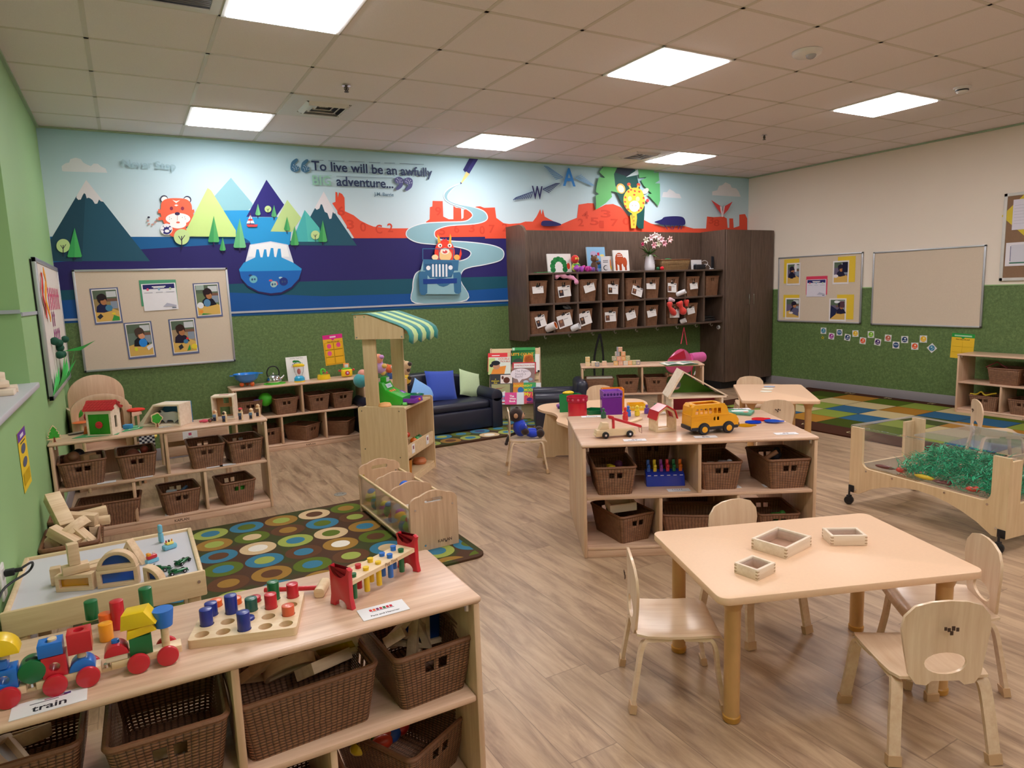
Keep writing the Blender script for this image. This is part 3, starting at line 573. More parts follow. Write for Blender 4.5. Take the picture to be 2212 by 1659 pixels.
def make_basket(w,d,h,tp=.8,label='',mat=None,hz=(.62,.82),hw=.036,r=.02,name='wicker_basket',thk=.005,both=True):
    mat=mat or WK
    t=thing(name,label,'basket')
    xs=[-w/2+r,-hw,-.007,.007,hw,w/2-r]; lv=[0,.3*h,hz[0]*h,hz[1]*h,h]
    per=[]
    for x in xs: per.append((x,-d/2,'f'))
    for i in range(1,5): a=R(-90+90*i/5); per.append((w/2-r+r*math.cos(a),-d/2+r+r*math.sin(a),''))
    per.append((w/2,-d/2+r,'')); per.append((w/2,d/2-r,''))
    for i in range(1,5): a=R(90*i/5); per.append((w/2-r+r*math.cos(a),d/2-r+r*math.sin(a),''))
    for x in xs[::-1]: per.append((x,d/2,'b'))
    for i in range(1,5): a=R(90+90*i/5); per.append((-w/2+r+r*math.cos(a),d/2-r+r*math.sin(a),''))
    per.append((-w/2,d/2-r,'')); per.append((-w/2,-d/2+r,''))
    for i in range(1,5): a=R(180+90*i/5); per.append((-w/2+r+r*math.cos(a),-d/2+r+r*math.sin(a),''))
    n=len(per); U=[0]
    for i in range(n): p,q=per[i],per[(i+1)%n]; U.append(U[-1]+math.hypot(p[0]-q[0],p[1]-q[1]))
    vs=[];fs=[];uv=[]
    for z in lv:
        k=tp+(1-tp)*z/h
        for x,y,_ in per: vs.append((x*k,y*(tp+.06+(1-tp-.06)*z/h),z))
    for j in range(len(lv)-1):
        for i in range(n):
            i2=(i+1)%n
            if j==2 and per[i][2]==per[i2][2] and per[i][2] in (('f','b') if both else ('f',)):
                m_=abs((per[i][0]+per[i2][0])/2)
                if .007<m_<hw: continue
            fs.append((j*n+i,j*n+i2,(j+1)*n+i2,(j+1)*n+i)); uv+=[(U[i],lv[j]),(U[i+1],lv[j]),(U[i+1],lv[j+1]),(U[i],lv[j+1])]
    fs.append(list(range(n))[::-1]); uv+=[(vs[i][0],vs[i][1]) for i in list(range(n))[::-1]]
    me=bpy.data.meshes.new('body'); me.from_pydata(vs,[],fs); ul=me.uv_layers.new(name='uv')
    for i,q in enumerate(uv): ul.data[i].uv=q
    me.materials.append(mat); me.polygons.foreach_set('use_smooth',[True]*len(me.polygons)); me.set_sharp_from_angle(angle=R(50))
    o=bpy.data.objects.new('body',me); COL.objects.link(o); o.parent=t
    md=o.modifiers.new('thick','SOLIDIFY'); md.thickness=thk; md.offset=1
    b=B().mat(WKR); b.tube([(x*1.01,y*1.01,h) for x,y,_ in per],.0075,7,closed=True); b.tube([(x*.99,y*.99,h-.014) for x,y,_ in per],.0045,6,closed=True); b.build('rim',t)
    return t
def basket_at(proto,xa,ya,xb,yb,z,label,group,long=False,tilt=0,sc=(1,1,1),w=.215,d=.31,h=.15):
    """front rim runs between the two photo points at rim height z"""
    A,C=P(xa,ya,z),P(xb,yb,z); mid=(A+C)/2; a=math.atan2(C.y-A.y,C.x-A.x)
    if long: 
        c=mid+Vector((-math.sin(a),math.cos(a),0))*w*sc[0]/2; rz=a+PI/2
    else: c=mid+Vector((-math.sin(a),math.cos(a),0))*d*sc[1]/2; rz=a
    return clone(proto,(c.x,c.y,z-h*sc[2]),rz,label,group,sc)
bk=make_basket(.215,.31,.15,label='')
bkO=make_basket(.24,.34,.155,label='',mat=WKO)
ZR,ZL=ZM+.15,ZB+.15
GB='wicker baskets on the low shelves'
# baskets on the yellow-bus shelf, in its own frame: u along the front, depth from the front
def on_shelf(sh,proto,u,dep,z,rz,label,sc=(1,1,1)):
    a=sh.rotation_euler.z; c=Vector((math.cos(a),math.sin(a))); n=Vector((-math.sin(a),math.cos(a)))
    p=Vector(sh.location[:2])+c*u+n*dep; return clone(proto,(p.x,p.y,z),a+R(rz),label,GB,sc)
def uv_of(sh,px,py,z):
    p=P(px,py,z); a=sh.rotation_euler.z; q=Vector((p.x-sh.location.x,p.y-sh.location.y)); return q.x*math.cos(a)+q.y*math.sin(a),-q.x*math.sin(a)+q.y*math.cos(a)
def by_rim(sh,proto,px,py,z,rz,label,sc=(1,1,1),long=False,h=.15):
    u,v=uv_of(sh,px,py,z+h*sc[2]); dep=(.31*sc[1] if not long else .215*sc[0])/2
    v=max(.012,min(v,.05)); return on_shelf(sh,proto,u,v+dep,z,rz+(90 if long else 0),label,sc)
by_rim(shB,bk,1330,1011,ZM+.001,0,'wicker basket of coloured toys at the upper left of the yellow bus shelf')
by_rim(shB,bk,1560,1000,ZM+.001,0,'wicker basket right of the blue toy piano on the yellow bus shelf')
by_rim(shB,bk,1704,994,ZM+.001,3,'wicker basket holding a brown animal toy at the upper right of the yellow bus shelf',(1.05,1,1.05))
on_shelf(shB,bk,.235,.2,ZB+.001,24,'wicker basket with an open wooden box across it, bottom left of the yellow bus shelf')
on_shelf(shB,bk,.62,.17,ZB+.001,82,'wicker basket turned sideways in the bottom middle bay of the yellow bus shelf',(1.05,1.1,.9))
by_rim(shB,bk,1681,1107,ZB+.001,-2,'wicker basket in the dark bottom right bay of the yellow bus shelf',(1,.9,.85))
for u,z,l in ((.2,ZM,'wicker basket seen dark through the upper left bay behind the yellow bus shelf'),(.47,ZM,'tall dark wicker basket seen behind the blue toy piano'),(.80,ZM,'wicker basket seen dark through the upper right bay behind the yellow bus shelf'),(.72,ZB,'wicker basket seen through the lower bays behind the yellow bus shelf')):
    on_shelf(shB2,bk,u,.22,z+.001,180 if z==ZM else 90,l,(1,1,1.25 if u==.47 else 1))
by_rim(shC,bk,172,1004,ZM+.001,4,'wicker basket heaped with brown toys at the upper left of the farm shelf',(1.12,.9,1))
by_rim(shC,bk,293,984,ZM+.001,2,'wicker basket holding a brown ball on the farm shelf')
by_rim(shC,bk,448,966,ZM+.001,0,'empty wicker basket right of the middle divider of the farm shelf')
by_rim(shC,bk,529,953,ZM+.001,4,'wicker basket at the upper right end of the farm shelf',(1.03,.9,1))
by_rim(shC,bk,235,1094,ZB+.001,-3,'long wicker basket sideways on the bottom left of the farm shelf',(.95,1.1,1),True)
by_rim(shC,bk,389,1067,ZB+.001,5,'wicker basket of small parts in the bottom middle of the farm shelf',(1.05,.9,1))
by_rim(shC,bk,514,1047,ZB+.001,6,'wicker basket with a green toy showing at the bottom right of the farm shelf',(1,.9,1))
by_rim(shD,bk,540,868,ZM+.001,0,'wicker basket at the upper left of the shelf below the blue colander',(1,.9,1))
by_rim(shD,bk,617,861,ZM+.001,3,'wicker basket heaped with a green ball below the kettle',(1,.9,1))
by_rim(shD,bk,690,855,ZM+.001,4,'wicker basket right of the divider under the cookbook',(.93,.9,1))
by_rim(shD,bk,740,848,ZM+.001,2,'wicker basket under the toy toaster',(.93,.9,1))
by_rim(shD,bk,581,926,ZB+.001,2,'wicker basket at the bottom left of the shelf against the green wall',(1,.9,1))
on_shelf(shD,bk,.62,.16,ZB+.001,38,'wicker basket turned at an angle in the bottom middle bay against the green wall',(1,.88,.95))
on_shelf(shD,bk,.98,.15,ZB+.001,-128,'wicker basket turned at an angle in the bottom right bay behind the market stand',(1,.88,.95))
by_rim(shG,bk,1296,821,ZM+.001,0,'long wicker basket holding a white box under the alphabet blocks',(.95,.92,1),True)
by_rim(shG,bk,1359,819,ZM+.001,0,'empty wicker basket in the middle of the alphabet block shelf',(.95,.9,1))
by_rim(shG,bk,1419.5,818,ZM+.001,0,'wicker basket full of small blocks on the alphabet block shelf',(1,.9,1))
by_rim(shK,bk,2158,799,ZM+.001,0,'wicker basket with a red handle in the top of the right wall shelf',(1.2,.9,1.05),True)
by_rim(shK,bk,2123,857,ZB+.001,0,'wicker basket with yellow edging at the bottom of the right wall shelf',(1.2,.85,.95))
by_rim(shK,bk,2204,867,ZB+.001,0,'wicker basket in the bottom bay at the right edge of the photo',(1.15,.85,.95))
def fg(px,py,z,rz,label,sc=(1,1,1),long=False,v=None):
    u,vv=uv_of(shA,px,py,z+.155*sc[2]); dep=(.34*sc[1] if not long else .24*sc[0])/2; vv=max(.01,vv) if v is None else v
    return on_shelf(shA,bkO,u,vv+dep,z+.001,rz+(90 if long else 0),label,sc)
fg(364,1586,ZM,0,'open weave wicker basket in the foreground below the wooden train')
fg(655,1455,ZM,3,'long wicker basket of coloured window blocks in the foreground shelf',(.92,.98,1),True,.03)
fg(933,1405,ZM,4,'wicker basket of window frame blocks at the right end of the foreground shelf',(.95,.98,1))
fg(30,1650,ZM,0,'wicker basket of arch blocks cut off at the bottom left corner of the photo',(.95,.98,1))
fg(880,1585,ZB,28,'wicker basket of colourful toys on the bottom right of the foreground shelf',(1,.95,.9),False,.06)
fg(630,1660,ZB,0,'dark wicker basket on the bottom shelf at the lower edge of the photo',(.95,.98,1),False,.03)
# two large block baskets on the floor by the left wall
clone(bk,(-.315,.545,.001),R(0),'large wicker basket of unit blocks by the left wall, the farther one',GB,(1.15,.78,1.66))
clone(bk,(-.315,.13,.001),R(0),'large wicker basket of unit blocks on the floor, the one nearer the light table',GB,(1.12,1.15,1.66))
def kill(o):
    for c in list(bpy.data.objects):
        if c.parent==o: kill(c)
    bpy.data.objects.remove(o)
kill(bk); kill(bkO)
# ================================================================ TABLES AND CHAIRS
def make_table(label,w,d,h):
    """origin at the centre"""
    t=thing('activity_table',label,'table'); 
    b=B().mat(LAMIN); b.prism(rrect(w,d,.035,6),.026,h-.026,bev=.004); b.build('tabletop',t)
    for sx in (-1,1):
        for sy in (-1,1):
            x,y=sx*(w/2-.08),sy*(d/2-.08); b=B().mat(LEGW); b.cyl((x,y,(h-.03)/2+.01),.026,h-.05,24); b.lathe([(.05,h-.027),(.05,h-.034),(.035,h-.05),(.027,h-.075)],(x,y,0),24)
            lg=b.build('leg',t); b=B().mat(M('leg_glide','c08a3a',.3)); b.lathe([(0,.001),(.027,.001),(.029,.006),(.029,.02),(.026,.024)],(x,y,0),24); b.build('foot_glide',lg)
    return t
tA=make_table('light wooden rectangular activity table in the right foreground with three window boxes',.925,.60,.467); tA.location=(2.083,-2.392,0); tA.rotation_euler.z=R(-21)
u=Vector((math.cos(R(-43.5)),math.sin(R(-43.5)))); v=Vector((-u.y,u.x)); c=Vector((4.34,-.105))+u*.30+v*.46
tJ=make_table('light wooden rectangular table at the back right beside the checkered rug',.60,.925,.467); tJ.location=(c.x,c.y,0); tJ.rotation_euler.z=R(-43.5)
def make_chair(label):
    """faces +x, origin on the floor under the seat centre; seat .262 high"""
    t=thing('child_chair',label,'chair'); S=.262
    # seat: moulded ply, rolled front edge
    pr=[(-.135,.004),(-.10,.0),(-.03,-.004),(.05,-.003),(.11,.0),(.14,-.006),(.155,-.02)]
    vs=[];fs=[];T=.009
    for k,(x,z) in enumerate(pr):
        hw=.14 if 0<k<len(pr)-2 else .128
        for j in range(7):
            y=-hw+2*hw*j/6; zz=z+.006*(abs(y)/.14)**2; vs.append((x,y,S+zz))
    n=7; m_=len(pr)
    vs+=[(x,y,z-T) for x,y,z in vs]
    for i in range(m_-1):
        for j in range(6): a=i*7+j; fs+=[(a,a+7,a+8,a+1),(a+49,a+50,a+57,a+56)]
    for i in range(m_-1): a=i*7; fs+=[(a,a+49,a+56,a+7),(a+6,a+13,a+62,a+55)]
    for j in range(6): fs+=[(j,j+1,j+50,j+49),(42+j,91+j,92+j,43+j)]
    b=B().mat(CHAIRW); b.add(vs,fs); b.build('seat',t,ang=50)
    # backrest: shield outline with an oval opening, gently curved
    o=[(-.118,0),(-.085,-.012),(-.06,-.008)]
    o=[( .085,-.01),(.105,.02),(.118,.10),(.128,.17),(.122,.215),(.095,.25),(.05,.265),(0,.269),(-.05,.265),(-.095,.25),(-.122,.215),(-.128,.17),(-.118,.10),(-.105,.02),(-.085,-.01),(-.055,-.014),(-.04,.0),(.04,0),(.055,-.014)]
    hole=[(.062*math.cos(a),.058+.036*math.sin(a)) for a in [2*PI*i/20 for i in range(20)]]
    q=B(); q.prism(o,.009,0,holes=[hole])
    bb=bmesh.new(); vv=[bb.verts.new(p) for p in q.v]
    for f in q.f: bb.faces.new([vv[i] for i in f])
    bmesh.ops.remove_doubles(bb,verts=bb.verts,dist=1e-5); bmesh.ops.subdivide_edges(bb,edges=[e for e in bb.edges if e.calc_length()>.05],cuts=2,use_grid_fill=True)
    for w_ in bb.verts:
        y,z,th=w_.co.x,w_.co.y,w_.co.z; w_.co=Vector((-.138-.10*max(0,z)**1.0*.45+.25*y*y+ .012*math.sin(z*8) -(th-.0045),y,S-.004+z*.92+0))
    bmesh.ops.recalc_face_normals(bb,faces=bb.faces[:]); b=B().mat(CHAIRW); b.bm(bb); b.mats=[CHAIRZ]; b.build('backrest',t,ang=45)
    # bent legs: flat laminated strips
    for sx in (-1,1):
        for sy in (-1,1):
            x0=-.09 if sx<0 else .095; xf=-.155 if sx<0 else .152
            pts=smooth_path([(x0-sx*.07,sy*.115,S-.016),(x0,sy*.12,S-.018),(x0+sx*.028,sy*.128,S-.034),(xf-sx*.018,sy*.138,.13),(xf,sy*.146,.02)],5,False)
            b=B().mat(CHAIRW); b.tube(pts,.01,flat=(.034,.013) ,up=(sx,0,.25)); lg=b.build('leg',t,ang=40)
            b=B().mat(M('chair_foot','c6a27c',.35)); b.tube([(xf-sx*.0035,sy*.1445,.032),(xf+sx*.0015,sy*.147,.001)],.01,flat=(.040,.022),up=(sx,0,.25)); b.build('foot_cap',lg,ang=40)
    b2=B().mat(M('brand_ink'))
    for i,(y,z,s_) in enumerate(((-.016,.178,.011),(-.004,.182,.013),(.008,.177,.011),(.018,.181,.01),(0,.166,.012))): b2.box((-.1505-.045*(z)*1.0+.0035*0,y,S+z*.92),(.0022,s_*.7,s_))
    b2.build('burnt_mark',t,smooth=False)
    return t
ch=make_chair('small plywood chair at the left side of the foreground table, pulled out')
def put_chair(o,pts,label):
    """pts: back-left, back-right, front-right, front-left feet on the floor"""
    bk_=(Vector(pts[0])+Vector(pts[1]))/2; fr=(Vector(pts[2])+Vector(pts[3]))/2; a=math.atan2(fr.y-bk_.y,fr.x-bk_.x); c=(bk_+fr)/2
    if o is None: o=copy_tree(ch)
    o.location=(c.x,c.y,0); o.rotation_euler=(0,0,a); o['label']=label; o['group']='small plywood chairs'; return o
put_chair(ch,[(1.565,-2.012),(1.399,-2.246),(1.66,-2.401),(1.821,-2.181)],'small plywood chair at the left side of the foreground table, seat fully visible')
put_chair(None,[(2.085,-1.935),(2.37,-1.905),(2.332,-2.194),(2.047,-2.223)],'plywood chair on the far side of the foreground table, only its round top showing')
put_chair(None,[(2.717,-2.644),(2.532,-2.861),(2.293,-2.655),(2.478,-2.438)],'small plywood chair at the right side of the foreground table, seen behind another chair')
put_chair(None,[(1.882,-2.87),(2.127,-3.016),(2.297,-2.729),(2.045,-2.598)],'small plywood chair nearest the camera, its back with the oval opening turned towards us')
put_chair(None,[(2.649,.821),(2.497,.551),(2.774,.409),(2.91,.69)],'small plywood chair with the stuffed monkey sitting on it')
def chair_c(x,y,deg,label):
    o=copy_tree(ch); o.location=(x,y,0); o.rotation_euler=(0,0,R(deg)); o['label']=label; o['group']='small plywood chairs'
chair_c(4.50,-.30,47,'plywood chair on the near side of the back right table')
chair_c(5.22,.56,-133,'small plywood chair on the far side of the back right table')
chair_c(5.55,-1.42,-48,'small plywood chair behind the sensory table by the right wall shelf')
chair_c(5.0,-1.95,80,'small plywood chair seen through the clear bin of the sensory table')
chair_c(3.80,1.06,-118,'small plywood chair tucked behind the wavy table beside the green box')
# ---------------------------------------------------------------- wavy (flower) table
def wavy_table():
    H=.40; t=thing('wavy_table','low table with a wavy cloud shaped top behind the bus shelf','table',(3.45,.68,0))
    px=[(1161,880),(1180,872),(1238,868),(1300,863),(1370,861),(1396,868),(1398,880),(1385,893),(1300,905),(1255,925),(1215,915),(1202,909),(1205,900),(1195,892),(1172,887)]
    o=[P(x,y,H) for x,y in px]; o=[(p.x-3.45,p.y-.68) for p in o]; b=B().mat(LAMIN); b.prism(smooth_path(o,5),.02,H-.02); b.build('tabletop',t,ang=50)
    e=P(1195,990,0); 
    for cx,cy,a in ((e.x-3.45+.05,e.y-.68+.02,-28),(3.62-3.45,.95-.68,60)):
        b=B().mat(PLYZ); b.at(cx,cy,0,R(a)); b.prism([(-.17,0),(-.02,0),(-.0,.012),(.10,.012),(.12,0),(.17,0),(.12,.2),(.085,H-.021),(-.085,H-.021),(-.12,.2)],.02,0,plane='xz'); b.build('leg_panel',t)
wavy_table()
# ---------------------------------------------------------------- sensory table
def sensory():
    W_,D_,H=.95,.57,.50; t=thing('sensory_table','sensory table on black casters with a clear tub of green shredded grass','sensory table',(3.956,-1.322,0),R(-97))
    def outline(w,h,z0,leg,top,arch):
        o=[(0,h),(0,z0),(.03,z0)]
        for i in range(11): u=i/10; x=.07+(w-.14)*u; o.append((x,z0+arch*math.sin(PI*u)**.8))
        o+=[(w-.03,z0),(w,z0),(w,h),(w-leg,h)]
        r=.05; zi=top
        for i in range(6): a=R(0-90*i/5); o.append((w-leg-r+r*math.cos(a),zi+r+r*math.sin(a)))
        for i in range(6): a=R(-90-90*i/5); o.append((leg+r+r*math.cos(a),zi+r+r*math.sin(a)))
        o.append((leg,h)); return o
    for y in (0,D_-.018):
        b=B().mat(PLYZ); b.at(0,y,0); b.prism(outline(W_,H,.075,.085,.25,.13),.018,0,plane='xz'); p=b.build('side_panel',t)
        b=B().mat(CHROME)
        for x,z in ((.12,.235),(.30,.235),(.62,.235),(.85,.235),(.05,.10),(.9,.12)): b.cyl((x,y+(-.001 if y==0 else .019),z),.006,.004,10,rot=(PI/2,0,0))
        b.build('bolt',p)
    for x in (0,W_-.018):
        b=B().mat(PLYZ); b.at(x,0,0); b.prism([(.018,.075),(D_-.018,.075),(D_-.018,H-.02),(D_-.1,H-.02),(D_-.1,.25),(.1,.25),(.1,H-.02),(.018,H-.02)],.018,0,plane='yz'); b.build('end_panel',t)
    n=N('clear_acrylic'); n.b.inputs['Base Color'].default_value=(.95,.97,1,1); n.b.inputs['Roughness'].default_value=.03; n.b.inputs['IOR'].default_value=1.3
    tr=n.a('ShaderNodeBsdfTransparent'); tr.inputs[0].default_value=(.97,.975,.985,1); gl=n.a('ShaderNodeBsdfGlossy',Roughness=.04); fr=n.a('ShaderNodeFresnel',IOR=1.22); df=n.a('ShaderNodeBsdfDiffuse'); df.inputs[0].default_value=(.9,.92,.95,1)
    m1=n.n.new('ShaderNodeMixShader'); n.l(n.math('MULTIPLY',fr.outputs[0],.6),m1.inputs[0]); n.l(tr.outputs[0],m1.inputs[1]); n.l(gl.outputs[0],m1.inputs[2]); m2=n.n.new('ShaderNodeMixShader'); m2.inputs[0].default_value=.025; n.l(m1.outputs[0],m2.inputs[1]); n.l(df.outputs[0],m2.inputs[2]); n.l(m2.outputs[0],n.out.inputs[0])
    AC=n.mat; MATS['clear_acrylic']=AC
    b=B().mat(AC); vs=[];fs=[]
    lv=[(.03,.255,.03),(.024,.28,.03),(.022,H-.01,.035),(.022,H+.004,.035),(-.012,H+.008,.04),(-.014,H-.004,.04)]
    L=0
    for inset,z,r in lv:
        pl=rrect(W_-2*inset,D_-2*inset,r,5,W_/2,D_/2); L=len(pl); vs+=[(x,y,z) for x,y in pl]
    for j in range(len(lv)-1):
        for i in range(L): i2=(i+1)%L; fs.append((j*L+i,j*L+i2,(j+1)*L+i2,(j+1)*L+i))
    fs.append(list(range(L))[::-1]); b.add(vs,fs); b.build('clear_tub',t)
    b=B().mat(AC); b.prism(rrect(W_*.58,D_*.9,.03,5,W_*.70,D_/2),.004,H+.012); b.build('clear_lid',t)
    for x,y in ((.02,-.02),(W_-.02,-.02),(.02,D_+.02),(W_-.02,D_+.02)):
        s_=-1 if y<0 else 1
        b=B().mat(BLACK); b.box((x,y-s_*.016,.10),(.04,.006,.045),.003); b.cyl((x,y,.07),.006,.04,10); b.box((x,y,.052),(.02,.03,.02),.004); q=b.build('caster_bracket',t)
        b=B().mat(M('caster_tyre','12141c',.35)); b.cyl((x,y+.0,.0275),.027,.034,24,rot=(PI/2,0,R(25)),bev=.006); b.build('wheel',q)
    # shredded grass: one uncountable heap of fine curled strips
    rnd=random.Random(3); g=B().mat(M('green_shred','14b07c',.35,.25,40,coat=.1)); g.mat(M('green_shred_dark','0f8f64',.4,.2,40)); ms=list(g.mats)
    for i in range(3000):
        cx=.28+rnd.random()*.62; cy=.07+rnd.random()*(D_-.14); hmax=.13*max(0,1-((cx-.50)/.33)**2)*max(.25,1-((cy-.31)/.24)**2)+.03
        z=.268+rnd.random()*hmax; a=rnd.random()*2*PI; L_=.03+.05*rnd.random(); el=rnd.uniform(-.4,.6); pts=[]; x,y=cx,cy
        for k in range(4):
            pts.append((min(max(x,.045),W_-.045),min(max(y,.045),D_-.045),max(.262,z))); x+=L_/3*math.cos(a); y+=L_/3*math.sin(a); z+=L_/3*el; a+=rnd.uniform(-.9,.9); el+=rnd.uniform(-.6,.5)
        g.mat(ms[i%2]); g.tube(pts,.001,flat=(.0042,.0012),cap=False)
    o=g.build('shredded_grass',smooth=False); mw=Matrix.Translation(t.location)@Euler((0,0,t.rotation_euler.z)).to_matrix().to_4x4(); o.matrix_world=mw
    tag(o,'heap of shiny green shredded grass filling the clear tub of the sensory table','grass filling',kind='stuff')
    def inside(x,y,z): return (mw@Vector((x,y,z)))
    for nm,cat,c,x,y,s_,lb in (('toy_vegetable','toy','e8c81c',.46,.055,(.06,.014,.014),'long yellow toy vegetable lying in the green shredded grass'),('toy_vegetable','toy','d84030',.30,.07,(.028,.018,.016),'red toy piece at the left in the green shredded grass'),
        ('toy_vegetable','toy','e04830',.73,.06,(.03,.02,.014),'orange red toy piece at the right in the green shredded grass'),('toy_vegetable','toy','6e2c22',.20,.06,(.06,.012,.012),'dark red toy stick at the left end of the clear tub'),('toy_vegetable','toy','703028',.56,.06,(.05,.02,.01),'brown toy piece below the green shredded grass')):
        b=B().mat(paint('t'+c,c)); b.sph((0,0,0),1,16,s_); 
        if s_[0]>.05: b.cyl((s_[0]*.98,0,0),s_[1]*.3,.012,8,rot=(0,PI/2,0))
        else: b.sph((s_[0]*.7,.004,.002),s_[1]*.8,12)
        p=inside(x,y,.262+s_[2]); one(b,nm,lb,cat,p,R(-97+(x*50)%20))
sensory()
# ================================================================ RUGS
RC={'o':'97702e','l':'97a24c','g':'566618','b':'35738f','c':'cdb088','w':'e2dacd','n':'5c381f','d':'34406a'}
def rugmat(k): return M('rug_'+k,RC[k],.95,.10,120,bump=.35,bsc=420,sheen=.1,spec=.1)
def circle_rug(label,x0,y0,x1,y1,ox,oy,rows,thick=.012,poly=None):
    """rows: ring colours by lattice row from the back; outer+inner letter"""
    b=B(); bgm=N('rug_ground'); nz=bgm.a('ShaderNodeTexNoise',Scale=3.2,Detail=2.0); bgm.l(bgm.obj(),nz.inputs['Vector']); cr=bgm.a('ShaderNodeValToRGB'); bgm.l(nz.outputs['Fac'],cr.inputs[0])
    e=cr.color_ramp.elements; e[0].position=.46; e[0].color=lin('383c14'); e[1].position=.54; e[1].color=lin('4a2e1a'); bgm.l(cr.outputs[0],bgm.b.inputs['Base Color']); bgm.b.inputs['Roughness'].default_value=.95
    b.mat(bgm.mat); b.prism(rrect(x1-x0,y1-y0,.07,6,(x0+x1)/2,(y0+y1)/2),thick,0)
    z=thick+.0006; S=.2095; m_=.035
    def disc(cx,cy,r,k,zz,ri=0):
        pts=[(cx+r*math.cos(t),cy+r*math.sin(t)) for t in [2*PI*i/32 for i in range(32)]]
        X0,X1,Y0,Y1=x0+m_,x1-m_,y0+m_,y1-m_
        def clip(pl,f,g):
            o=[]
            for i in range(len(pl)):
                p,q=pl[i],pl[(i+1)%len(pl)]; fp,fq=f(p),f(q)
                if fp>=0: o.append(p)
                if fp*fq<0: t=fp/(fp-fq); o.append((p[0]+(q[0]-p[0])*t,p[1]+(q[1]-p[1])*t))
            return o
        for f in (lambda p:p[0]-X0,lambda p:X1-p[0],lambda p:p[1]-Y0,lambda p:Y1-p[1]):
            pts=clip(pts,f,0)
            if len(pts)<3: return
        b.mat(rugmat(k)); b.add([(x,y,zz) for x,y in pts],[list(range(len(pts)))])
    i0=int((x0-ox)/S)-1; j0=int((y0-oy)/S)-1
    for i in range(i0,int((x1-ox)/S)+2):
        for j in range(j0,int((y1-oy)/S)+2):
            row=rows[(-j)%len(rows)]; k=row[i%len(row)]; disc(ox+i*S,oy+j*S,.1,k[0],z); disc(ox+i*S,oy+j*S,.053,k[1],z+.0004)
    return one(b,'area_rug',label,'rug',smooth=False)
circle_rug('olive brown rug of coloured rings between the light table and the book bin',-.3,-.78,1.62,.60,.356,.257,
  [['ol','gc','no','bg','nl'],['bn','cw','lb','cg','ob'],['gb','bl','nb','ow','gn'],['no','on','gb','nl','bc'],['lb','bg','ol','cn','go']])
circle_rug('olive and brown rug of coloured rings in front of the dark sofa and book display',2.0,1.75,4.35,2.86,2.4,2.50,
  [['gb','lb','cw','lb','cg'],['bl','gb','cw','bl','ow'],['no','bl','gb','bd','gb'],['lb','on','lb','cw','lb'],['cw','bl','lb','og','bc']],.02)
def check_rug():
    b=B().mat(M('rug_border','43261a',.95,.1,120,bump=.3,bsc=420,spec=.1)); x0,x1,y0,y1=5.60,7.79,-2.6,1.83
    b.prism(rrect(x1-x0,y1-y0,.03,4,(x0+x1)/2,(y0+y1)/2),.012,0)
    dk=M('rug_line','2c2210',.95); b.mat(dk).box(((5.915+7.63)/2,(y0+y1)/2,.0124),(7.63-5.915,y1-y0-.56,.001))
    ks=['2f5a7a','7c8c3a','9e7029','b8a77c','4c6019','3c4814']; X=[5.918+.343*i for i in range(6)]; Y=[y1-.28-.4*i for i in range(11)]
    pat=[[1,2,0,4,5],[0,3,1,3,2],[2,1,0,3,4],[5,0,3,2,1],[4,1,5,0,3],[1,3,2,0,4],[0,4,2,1,5],[3,1,4,5,0],[2,5,0,3,1],[1,0,5,2,4]]
    for i in range(5):
        for j in range(10):
            c=ks[pat[j][i]]; b.mat(M('rug_sq'+c,c,.95,.08,140,bump=.3,bsc=420,spec=.1)); b.box(((X[i]+X[i+1])/2,(Y[j]+Y[j+1])/2,.0134),(X[i+1]-X[i]-.012,Y[j]-Y[j+1]-.012,.002))
    b.mat(M('rug_letters','c9bb8c',.95))
    for i,s in enumerate(('Dd','Ee','Ff','Gg','Hh','Ii','Jj')): b.text(s,(7.69,1.25-i*.5,.0136),(0,-1,0),(1,0,0),h=.07)
    for i,s in enumerate(('Ww','Vv','Uu','Tt','Ss','Rr')): b.text(s,(5.72,.9-i*.5,.0136),(0,-1,0),(1,0,0),h=.07)
    one(b,'area_rug','checkered rug with lettered brown border by the right wall','rug',smooth=False)
check_rug()
p=P(735,1068,0); b=B().mat(M('floor_cover_steel','a9a49c',.4,metal=.5)); b.cyl((0,0,.002),.045,.004,32,bev=.001); b.mat(CHROME); b.cyl((.02,0,.0045),.004,.002,10); b.cyl((-.02,0,.0045),.004,.002,10); one(b,'floor_outlet_cover','round metal outlet cover set in the plank floor','floor outlet',(p.x,p.y,0))
